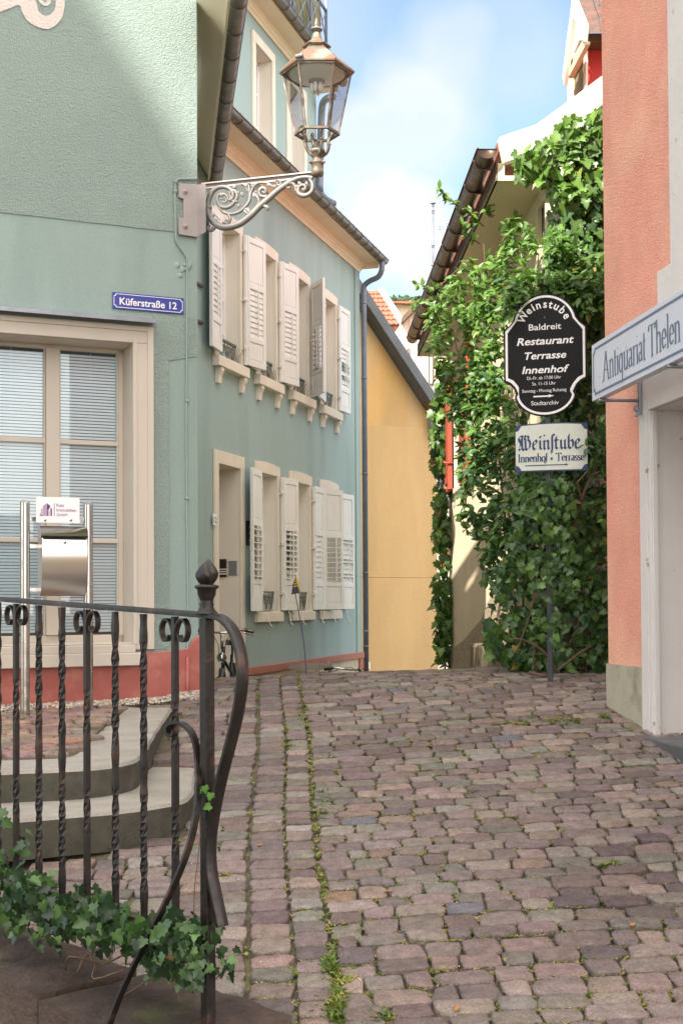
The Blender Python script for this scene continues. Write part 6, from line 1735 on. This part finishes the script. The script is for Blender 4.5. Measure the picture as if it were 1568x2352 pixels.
# ================================================================== BICYCLES, CRATES, FLAG
def bicycle(root, ang, steer=0.0, basket=False):
    c, s = math.cos(ang), math.sin(ang); O_ = root.location
    def Q(x, y, z): return O_ + Vector((x * c - y * s, x * s + y * c, z))      # x forward, y left
    fwx, fwy = .98, 0
    cs2, ss2 = math.cos(steer), math.sin(steer)
    def S(x, y, z):  # steered part: rotate about the head tube at x=.84
        dx = x - .84; return Q(.84 + dx * cs2 - y * ss2, dx * ss2 + y * cs2, z)
    def wheel(fn, cx_):
        w_ = MB(); w_.tube([fn(cx_ + .335 * math.cos(2 * math.pi * k / 36), 0, .345 + .335 * math.sin(2 * math.pi * k / 36)) for k in range(36)], .019, 8, closed=True)
        wh = w_.build('wheel', M['tyre'], root)
        r_ = MB(); r_.tube([fn(cx_ + .312 * math.cos(2 * math.pi * k / 36), 0, .345 + .312 * math.sin(2 * math.pi * k / 36)) for k in range(36)], .009, 6, closed=True); r_.build('rim', M['steel'], wh)
        r_ = MB()
        for k in range(24):
            a = 2 * math.pi * k / 24; r_.tube([fn(cx_ + .02 * math.cos(a + .8), .03 * (1 if k % 2 else -1), .345 + .02 * math.sin(a + .8)), fn(cx_ + .31 * math.cos(a), 0, .345 + .31 * math.sin(a))], .0013, 3)
        r_.tube([fn(cx_, -.045, .345), fn(cx_, .045, .345)], .018, 8); r_.build('spokes', M['steel'], wh)
        m_ = MB(); P = [fn(cx_ + .36 * math.cos(a), 0, .345 + .36 * math.sin(a)) for a in [R(q) for q in range(20, 200, 12)]]; m_.sweep(P, [(-.002, -.024), (-.002, .024), (.004, .012), (.004, -.012)], up=(0, 0, 1)); m_.build('mudguard', M['black_plastic'], wh)
    wheel(lambda x, y, z: Q(x, y, z), -.10); wheel(S, .98)
    f = MB()
    for a, b, r_ in (((.34, 0, .30), (.22, 0, .80), .016), ((.34, 0, .30), (.78, 0, .66), .02), ((.26, 0, .62), (.76, 0, .78), .016), ((.79, 0, .60), (.74, 0, .90), .019),
                     ((-.10, .04, .345), (.34, .03, .30), .010), ((-.10, -.04, .345), (.34, -.03, .30), .010), ((-.10, .04, .345), (.24, .02, .72), .008), ((-.10, -.04, .345), (.24, -.02, .72), .008)):
        f.tube([Q(*a), Q(*b)], r_, 8)
    f.tube([Q(.34, -.05, .30), Q(.34, -.06, .30)], .09, 20); f.build('frame', M['black_plastic'], root)
    f = MB(); f.tube([S(.79, 0, .62), S(.80, .05, .60), S(.98, .05, .345)], .011, 8); f.tube([S(.79, 0, .62), S(.80, -.05, .60), S(.98, -.05, .345)], .011, 8); f.build('fork', M['black_plastic'], root)
    h = MB(); h.tube([S(.75, 0, .88), S(.76, 0, 1.02)], .014, 8)
    h.tube(spl([S(.62, .30, 1.04), S(.70, .20, 1.06), S(.79, .08, 1.04), S(.79, -.08, 1.04), S(.70, -.20, 1.06), S(.62, -.30, 1.04)], 5), .011, 8); hb = h.build('handlebar', M['steel'], root)
    for sd in (1, -1):
        h = MB(); h.tube([S(.61, .30 * sd, 1.04), S(.68, .215 * sd, 1.06)], .018, 8); h.build('grip', M['black_plastic'], hb)
        h = MB(); h.tube(spl([S(.72, .19 * sd, 1.05), S(.75, .22 * sd, 1.03), S(.70, .30 * sd, 1.01)], 4), .006, 5); h.build('brake_lever', M['steel'], hb)
    h = MB()
    for sd in (1, -1):
        h.tube(spl([S(.75, .17 * sd, 1.04), S(.90, .12 * sd, 1.06), S(.92, .04 * sd, .94), S(.86, .02 * sd, .75)], 5), .0035, 4)
    h.build('cable', M['black_plastic'], hb)
    h = MB(); p = S(.92, 0, .80); h.ball(p, .055, .8, .8, 1, 12); h.build('headlight', M['steel'], root)
    h = MB(); d = (S(1, 0, .8) - S(.9, 0, .8)).normalized(); h.tube([p + d * .035, p + d * .056], .047, 14); h.build('lens', M['lens'], root)
    h = MB(); P = [Q(x, y, .90 + z) for x, y, z in ((.06, .08, 0), (.06, -.08, 0), (.18, -.07, -.005), (.32, -.02, 0), (.36, 0, 0), (.32, .02, 0), (.18, .07, -.005))]; h.prism(P, (0, 0, .05)); h.tube([Q(.2, 0, .78), Q(.19, 0, .90)], .012, 8); h.build('saddle', M['black_plastic'], root, bevel=.012)
    h = MB(); h.tube([Q(.34, .02, .30), Q(.45, .07, .22), Q(.45, .14, .22)], .009, 6); h.tube([Q(.34, -.02, .30), Q(.24, -.07, .38), Q(.24, -.14, .38)], .009, 6); h.obox(Q(.45, .16, .22), (.04, 0, 0), (0, .03, 0), (0, 0, .01)); h.obox(Q(.24, -.16, .38), (.04, 0, 0), (0, .03, 0), (0, 0, .01)); h.build('pedal', M['black_plastic'], root)
    if basket:
        h = MB()
        for z, r_ in ((.66, .9), (.74, .95), (.82, 1), (.90, 1.05)):
            h.tube([S(.86 + x * r_, y * r_, z) for x, y in ((0, -.17), (.20, -.17), (.20, .17), (0, .17))], .004, 4, closed=True)
        for k in range(12): y = -.17 + .34 * k / 11; h.tube([S(1.04, y * .9, .66), S(1.07, y * 1.05, .90)], .0025, 4)
        for k in range(6):
            x = .86 + .03 * k
            for sd in (1, -1): h.tube([S(x, .155 * sd, .66), S(x, .178 * sd, .90)], .0025, 4)
        h.build('basket', M['black_plastic'], root)
gz = -1.285
hb = at(520, 1451, 12.6)
B1 = thing('bicycle', (hb.x + .02, 12.6 + .78, hb.z - 1.045), 'black city bicycle with headlight and wire basket parked by the number 12 door', 'bicycle')
bicycle(B1, R(-90 - 4), R(8), False)
hb = at(770, 1541, 15.6)
B2 = thing('bicycle', (hb.x - .55, 15.4, hb.z - 1.03), 'bicycle beyond the crest of the street of which only the handlebar shows', 'bicycle')
bicycle(B2, R(20), R(25))
# crates
def crate(P, rz, label):
    t = thing('wooden_crate', P, label, 'crate'); c, s = math.cos(rz), math.sin(rz)
    X, Y, Zv = Vector((c, s, 0)), Vector((-s, c, 0)), Vector((0, 0, 1)); Lx, Ly, H = .30, .20, .15
    P = Vector(P)
    for sx in (-1, 1):
        for sy in (-1, 1):
            mb = MB(); mb.obox(P + X * (sx * (Lx - .02)) + Y * (sy * (Ly - .02)) + Zv * H, X * .018, Y * .018, Zv * H); mb.build('corner_post', M['crate'], t)
    mb = MB()
    for k in range(3):
        z = .045 + k * .10
        for sy in (-1, 1): mb.obox(P + Y * (sy * Ly) + Zv * z, X * Lx, Y * .006, Zv * .027)
        for sx in (-1, 1): mb.obox(P + X * (sx * Lx) + Zv * z, X * .006, Y * (Ly - .008), Zv * .027)
    mb.obox(P + Zv * .006, X * (Lx - .01), Y * (Ly - .01), Zv * .006); mb.build('slats', M['crate'], t)
ct = at(695, 1520, 15.9)
crate((ct.x, 15.9, ct.z - .30), R(-24), 'grey weathered slatted wooden crate against the basement beneath the ground floor windows')
mb = MB(); mb.box(ct.x - .28, ct.x + .28, 15.72, 16.2, -2.3, ct.z - .302); 
tag(mb.build('stone_ledge', M['basement'], org=(ct.x, 15.9, -2.1)), 'low ledge carrying the wooden crate against the basement wall', 'ledge')
FLG = thing('bicycle_flag', at(706, 1562, 15.3), 'thin violet rod with a small navy and yellow striped pennant leaning by the crates', 'flag')
mb = MB(); P = spl([at(707, 1575, 15.3) - Vector((0, 0, .25)), at(700, 1500, 15.25), at(692, 1440, 15.2), at(683, 1390, 15.15), at(677, 1358, 15.1)], 6); mb.tube(P, .0055, 6); mb.build('rod', M['purple_rod'], FLG)
a0, a1, a2 = at(680, 1323, 15.05), at(687.5, 1362, 15.1), at(669, 1366, 14.95)
mb = MB(); mb.prism([a0, a1, a2, at(672, 1342, 15.0)], (0, .004, 0)); mb.build('pennant', M['flagblue'], FLG)
mb = MB()
for k in range(4):
    t = .12 + k * .14; e = t + .06; q = [lerp(a0, a2, t), lerp(a0, a1, t), lerp(a0, a1, e), lerp(a0, a2, e)]
    q = [p - Vector((0, .006, 0)) for p in q]; mb.prism(q, (0, .003, 0))
mb.tube([at(679.5, 1322, 15.04), at(688, 1364, 15.1)], .009, 6)
mb.build('stripes', M['flagyellow'], FLG)

# ================================================================== PLANTS
random.seed(21)
nI = (-.25, -1, .35)
def ivy_depth(x, y):
    if x > 1255: b = 10.35 + (x - 1260) * .0002; return b - random.uniform(.02, .22)
    P = WI.pd(x, 1000); return min(P, 13.2) - random.uniform(.05, .35)
IV = thing('climbing_ivy', WG.p(.5, -.75), 'dense dark climbing ivy covering the gable wall between the sign post and the salmon building', 'ivy')
poly_g = [(1385, 250), (1400, 250), (1420, 700), (1425, 1575), (1300, 1560), (1215, 1545), (1180, 1500), (1150, 1420), (1140, 1330), (1180, 1200), (1200, 1050), (1250, 950), (1255, 700), (1245, 600), (1262, 520), (1290, 480), (1265, 440), (1262, 400), (1300, 380), (1260, 360), (1250, 330), (1300, 300), (1345, 285)]
mb = MB(); mb.c = []
scatter(mb, poly_g, 6600, lambda x, y: (10.36 if x > 1262 else 10.5) - random.uniform(.02, .26), (.036, .068), DG, IVY, nI, .8, .5)
scatter(mb, [(1290, 280), (1385, 250), (1395, 300), (1395, 460), (1300, 480), (1262, 420), (1190, 400), (1190, 345), (1240, 330)], 480, lambda x, y: (10.05 if x < 1262 else 10.12) - random.uniform(.0, .14), (.06, .10), LG, IVY, (-.3, -1, .5), .6, .5)
scatter(mb, [(1262, 480), (1395, 430), (1395, 760), (1300, 700), (1262, 600)], 320, lambda x, y: 10.22 - random.uniform(.0, .2), (.06, .10), LG[:2] + DG, IVY, nI, .8, .5)
scatter(mb, [(1110, 1420), (1215, 1400), (1240, 1545), (1190, 1540), (1125, 1500)], 150, lambda x, y: 10.6 - random.uniform(0, .3), (.06, .09), DG, IVY, nI, .8, .6)
scatter(mb, [(1225, 1110), (1310, 1110), (1320, 1300), (1300, 1470), (1230, 1460), (1215, 1300)], 230, lambda x, y: 9.66 - random.uniform(0, .10), (.035, .062), DG, IVY, nI, .8, .5)
mb.build('leaves', M['ivyleaf'], IV)
mb = MB()
stems(mb, [[(1310, 1570, 10.2), (1300, 1500, 10.2), (1330, 1420, 10.22), (1300, 1330, 10.2), (1340, 1200, 10.2)], [(1290, 1560, 10.15), (1250, 1500, 10.1), (1200, 1470, 10.05), (1170, 1470, 10.0)], [(1240, 1555, 10.2), (1225, 1520, 10.1), (1228, 1490, 10.1)],
           [(1395, 1540, 10.2), (1360, 1560, 10.05), (1320, 1575, 9.95), (1290, 1568, 9.9)], [(1370, 1480, 10.2), (1330, 1500, 10.1), (1280, 1540, 10.0)], [(1215, 1545, 10.0), (1250, 1552, 9.95), (1265, 1548, 9.95)]], .016)
stems(mb, [[(1310, 1240, 10.0), (1322, 1190, 9.85), (1333, 1150, 9.75), (1326, 1112, 9.7), (1333, 1100, 9.68), (1352, 1078, 9.66)], [(1333, 1150, 9.75), (1350, 1110, 9.75), (1368, 1075, 9.8), (1380, 1020, 9.9)]], .014)
stems(mb, [[(1185, 1500, 10.2), (1225, 1380, 10.2), (1240, 1250, 10.25)], [(1345, 1545, 10.2), (1365, 1400, 10.25), (1350, 1300, 10.25), (1375, 1100, 10.3)], [(1300, 560, 10.3), (1330, 470, 10.3), (1345, 400, 10.3)]], .008)
mb.build('stems', M['stem'], IV)

SH = thing('elder_shrub', at(1150, 1545, 12), 'light green broad leaved shrub spilling over the alley behind the black sign', 'shrub')
mb = MB(); mb.c = []
def sh_depth(x, y):
    base = WI.pd(min(x, 1255), 1000) if x > 1035 else 15.0
    base = min(base, 13.5); return base - random.uniform(.15, .7) if x < 1240 else 10.25 - random.uniform(.05, .5)
upper = [(1120, 560), (1150, 510), (1185, 500), (1240, 545), (1300, 540), (1390, 590), (1390, 700), (1300, 690), (1230, 690), (1170, 760), (1155, 830), (1060, 850), (1000, 830), (985, 770), (975, 720), (1030, 650), (1075, 590)]
def clus(mb, poly, n, dep, size, pal, k=5):
    scatter(mb, poly, n, dep, size, pal, OVAL, (-.3, -.8, .7), .4, .5, cl=k)
near = lambda x, y: 10.1 + max(0, (1262 - x)) * .0075 - random.uniform(0, .30)
clus(mb, upper, 430, near, (.055, .085), LG + DG[3:4], 5)
clus(mb, [(1150, 640), (1390, 620), (1390, 700), (1350, 720), (1300, 690), (1230, 690), (1170, 740)], 110, lambda x, y: 9.95 - random.uniform(0, .2), (.06, .09), DG[3:] + LG[3:4], 5)
clus(mb, [(1000, 830), (1155, 830), (1160, 900), (1200, 960), (1190, 1010), (1120, 1010), (1060, 1000), (1020, 960), (1010, 900)], 150, near, (.06, .09), DG + LG[:2], 5)
clus(mb, [(1060, 1020), (1190, 1000), (1210, 1090), (1250, 1150), (1240, 1230), (1180, 1250), (1130, 1280), (1090, 1230), (1060, 1150), (1045, 1080)], 230, near, (.06, .095), DG, 5)
clus(mb, [(1090, 1230), (1180, 1230), (1200, 1350), (1190, 1520), (1140, 1450), (1115, 1330)], 110, near, (.055, .085), DG, 4)
clus(mb, [(1190, 1090), (1290, 1090), (1330, 1140), (1280, 1200), (1200, 1190)], 45, lambda x, y: 9.95 - random.uniform(0, .3), (.06, .085), DG[1:4] + [(.07, .13, .04)], 5)
clus(mb, [(1058, 850), (1120, 840), (1150, 960), (1110, 1090), (1060, 1060), (1052, 960)], 60, near, (.055, .10), DG + LG[:2], 5)
clus(mb, [(1345, 900), (1395, 900), (1395, 1200), (1365, 1180), (1340, 1060), (1355, 960)], 30, lambda x, y: 9.9 - random.uniform(0, .3), (.06, .09), DG, 5)
# sprays with visible twigs
sprays = [[(1110, 520, 11.2), (1080, 490, 11.1), (1050, 470, 11.0), (1030, 455, 11.0), (1010, 432, 10.95)], [(1050, 620, 11.6), (1010, 655, 11.5), (985, 660, 11.4), (958, 650, 11.4)], [(1060, 700, 11.6), (1010, 690, 11.5), (975, 690, 11.4), (950, 700, 11.4)],
          [(1100, 560, 11.3), (1075, 540, 11.3), (1060, 515, 11.2)], [(1030, 760, 11.6), (1005, 790, 11.5), (985, 800, 11.5)], [(1080, 1230, 11.6), (1060, 1200, 11.5), (1052, 1180, 11.4)], [(1130, 500, 11), (1120, 480, 11), (1125, 470, 11)], [(1150, 560, 10.9), (1170, 520, 10.9), (1185, 500, 10.8)]]
for sp_ in sprays:
    P = spl([at(*q) for q in sp_], 4)
    for i in range(2, len(P), 2):
        for q in range(4):
            dd = (P[i] - P[i - 1]).normalized() * random.uniform(.2, .8) + Vector((random.gauss(0, .7), random.gauss(0, .5), random.gauss(-.2, .6)))
            leaf(mb, P[i], dd, Vector((-.3, -.7, .7)) + Vector([random.gauss(0, .4) for _ in range(3)]), random.uniform(.055, .085), jc(LG), OVAL)
mb.build('leaves', M['leaf'], SH)
mb = MB(); stems(mb, sprays, .006)
stems(mb, [[(1180, 1540, 10.9), (1170, 1300, 10.9), (1150, 1100, 11), (1130, 850, 11), (1110, 560, 11.2)], [(1190, 1540, 10.8), (1210, 1200, 10.6), (1200, 900, 10.6), (1220, 620, 10.5)], [(1150, 1100, 11), (1100, 1000, 11.2), (1070, 900, 11.3), (1040, 760, 11.5)], [(1110, 830, 11.2), (1150, 820, 10.9), (1170, 800, 10.7)],
           [(1120, 640, 11.2), (1060, 620, 11.6)], [(1130, 720, 11.2), (1060, 700, 11.6)], [(1180, 1300, 10.9), (1130, 1240, 11.2), (1080, 1230, 11.6)]], .011)
mb.build('branches', M['stem'], SH)

IC = thing('ivy_column', at(1020, 1560, 17.6), 'sunlit strand of bright ivy hanging at the far corner of the ivy house', 'ivy')
mb = MB(); mb.c = []
pc = [(1005, 840), (1040, 830), (1040, 900), (1033, 1000), (1030, 1150), (1030, 1300), (1034, 1545), (1005, 1540), (1000, 1440), (998, 1300), (1000, 1180), (990, 1070), (990, 980), (1000, 920)]
scatter(mb, pc, 700, lambda x, y: 17.55 - random.uniform(0, .35), (.075, .12), LG + DG[2:4], IVY, (-.7, -.7, .5), .7, .55)
scatter(mb, [(1050, 860), (1150, 860), (1180, 960), (1140, 1000), (1085, 1000), (1050, 950)], 90, lambda x, y: near(x, y) + .3, (.06, .09), LG[:3] + DG, IVY, nI, .6, .5)
mb.build('leaves', M['ivyleaf'], IC)
mb = MB(); stems(mb, [[(1022, 1545, 17.5), (1015, 1300, 17.5), (1020, 1100, 17.5), (1020, 850, 17.5)], [(1030, 1545, 17.5), (1026, 1300, 17.5), (1012, 1100, 17.5)], [(1010, 1065, 17.3), (998, 1060, 17.2), (985, 1070, 17.2)]], .012); mb.build('stems', M['stem'], IC)

RI = thing('railing_ivy', WR.p(1.0, -1.15, .05), 'small leaved ivy growing along the stone coping at the foot of the iron railing', 'ivy')
mb = MB(); mb.c = []
rd = lambda w0, w1: (lambda x, y: WR.pd(x, y, random.uniform(w0, w1)))
IG = [(.028, .062, .022), (.021, .048, .02), (.04, .085, .026), (.018, .04, .018), (.065, .13, .035)]
pr_ = [(-60, 1925), (0, 1945), (20, 1990), (60, 2005), (110, 2000), (150, 2035), (230, 2050), (290, 2080), (350, 2115), (420, 2095), (465, 2130), (470, 2240), (440, 2262), (390, 2240), (330, 2195), (280, 2165), (200, 2150), (120, 2110), (60, 2100), (-60, 2080)]
rn = (.0, -.75, .75)
for k in range(26):
    q_ = [p for p in pr_]
scatter(mb, pr_, 1150, rd(-.16, .16), (.022, .046), IG, IVY, rn, .75, .85)
for k in range(60):       # hanging strands
    x = random.uniform(-40, 470); y = 2020 + x * .22 + random.uniform(0, 50); w_ = random.uniform(-.1, .16)
    n_ = random.randint(3, 8)
    for i in range(n_):
        P = WR.p(*WR.px(x, y, w_), w_); leaf(mb, P, (random.gauss(0, .5), random.gauss(0, .3), -.9), Vector(rn) + Vector([random.gauss(0, .6) for _ in range(3)]), random.uniform(.024, .046) * (1 - .05 * i), jc(IG + ([(.10, .20, .05)] if i > n_ - 3 else [])), IVY)
        x += random.gauss(0, 7); y += random.uniform(8, 20)
scatter(mb, [(400, 2090), (500, 2130), (535, 2210), (530, 2240), (480, 2230), (420, 2240)], 130, rd(-.12, .03), (.02, .038), IG, IVY, rn, .7, .8)
scatter(mb, [(0, 1870), (60, 1880), (60, 1960), (0, 1960)], 14, rd(-.05, .05), (.03, .045), IG[2:], IVY, rn, .55, .55)
for x, y in ((35, 2130), (30, 2145), (470, 1806), (484, 1822), (462, 1812), (483, 1850)):
    w_ = .1 if y > 2000 else .03
    leaf(mb, WR.p(*WR.px(x, y, w_), w_), (random.gauss(0, .6), 0, -.6), (random.gauss(0, .5), -1, random.gauss(.4, .5)), .024, (.09, .19, .045), IVY)
for (x, y, d) in ((395, 2300, 3.8), (460, 2310, 3.85), (225, 2245, 3.9), (505, 2290, 3.9), (30, 2250, 3.9), (10, 1960, 4.8), (480, 2180, 3.95)):
    pass
mb.build('leaves', M['ivyleaf'], RI)
mb = MB()
for k in range(7):
    u = random.uniform(.0, 2.2); w_ = random.uniform(-.05, .12); p = [WR.p(u + .06 * q + random.gauss(0, .03), zc_(u) + .05 + random.uniform(0, .12), w_ + random.gauss(0, .03)) for q in range(6)]
    mb.tube(spl(p, 3), .003, 4)
u_ = WR.px(470, 1830, .03)[0]
mb.tube(spl([WR.p(.02, -1.1, .03), WR.p(.03, -.9, .03), WR.p(.0, -.7, .028), WR.p(.01, -.55, .03)], 4), .002, 4)
mb.build('stems', M['stem'], RI)

# ================================================================== HOUSES BEHIND THE VIEWER (unseen, outlines shaped to shade the square)
def shade_house(name, x0, x1, zr_, gable, label, y0=-4.0, dep=7.0, m_='ivywall'):
    t = thing(name, ((x0 + x1) / 2, y0 - dep / 2, -2.5), label, 'house')
    mb = MB(); prof = [(x0, -3), (x1, -3)] + gable
    mb.prism([Vector((x, y0, z)) for x, z in prof], (0, -dep, 0)); mb.build('wall', M[m_], t)
    for zi in range(int((min(g_[1] for g_ in gable)) // 3)):
        x = x0 + 1
        while x < x1 - 1.2:
            mb = MB(); mb.box(x, x + .9, y0 + .001, y0 + .05, zi * 3, zi * 3 + 1.5); w_ = mb.build('window', M['white_plate'], t)
            mb = MB(); mb.box(x + .08, x + .82, y0 + .05, y0 + .06, zi * 3 + .08, zi * 3 + 1.42); mb.build('pane', M['dglass'], w_); x += 2.2
shade_house('gabled_shade_house', -23, -15.45, 20, [(-15.45, 24.8), (-17.0, 28.6), (-17.8, 28.6), (-23, 19)], 'unseen tall gabled house behind the viewer on the left, outline shaped to cast shade', -12)
shade_house('terraced_shade_house', -15.449, -12.2, 17, [(-12.2, 25.0), (-15.449, 24.8)], 'unseen plain terraced house added behind the viewer to cast shade', -12)
shade_house('stepped_shade_house', -12.199, -6.3, 10, [(-6.3, 17.0), (-9.0, 25.0), (-10.3, 26.5), (-12.0, 29.5), (-12.199, 29.5)], 'unseen stepped house behind the viewer on the right, outline shaped to cast shade', -12)
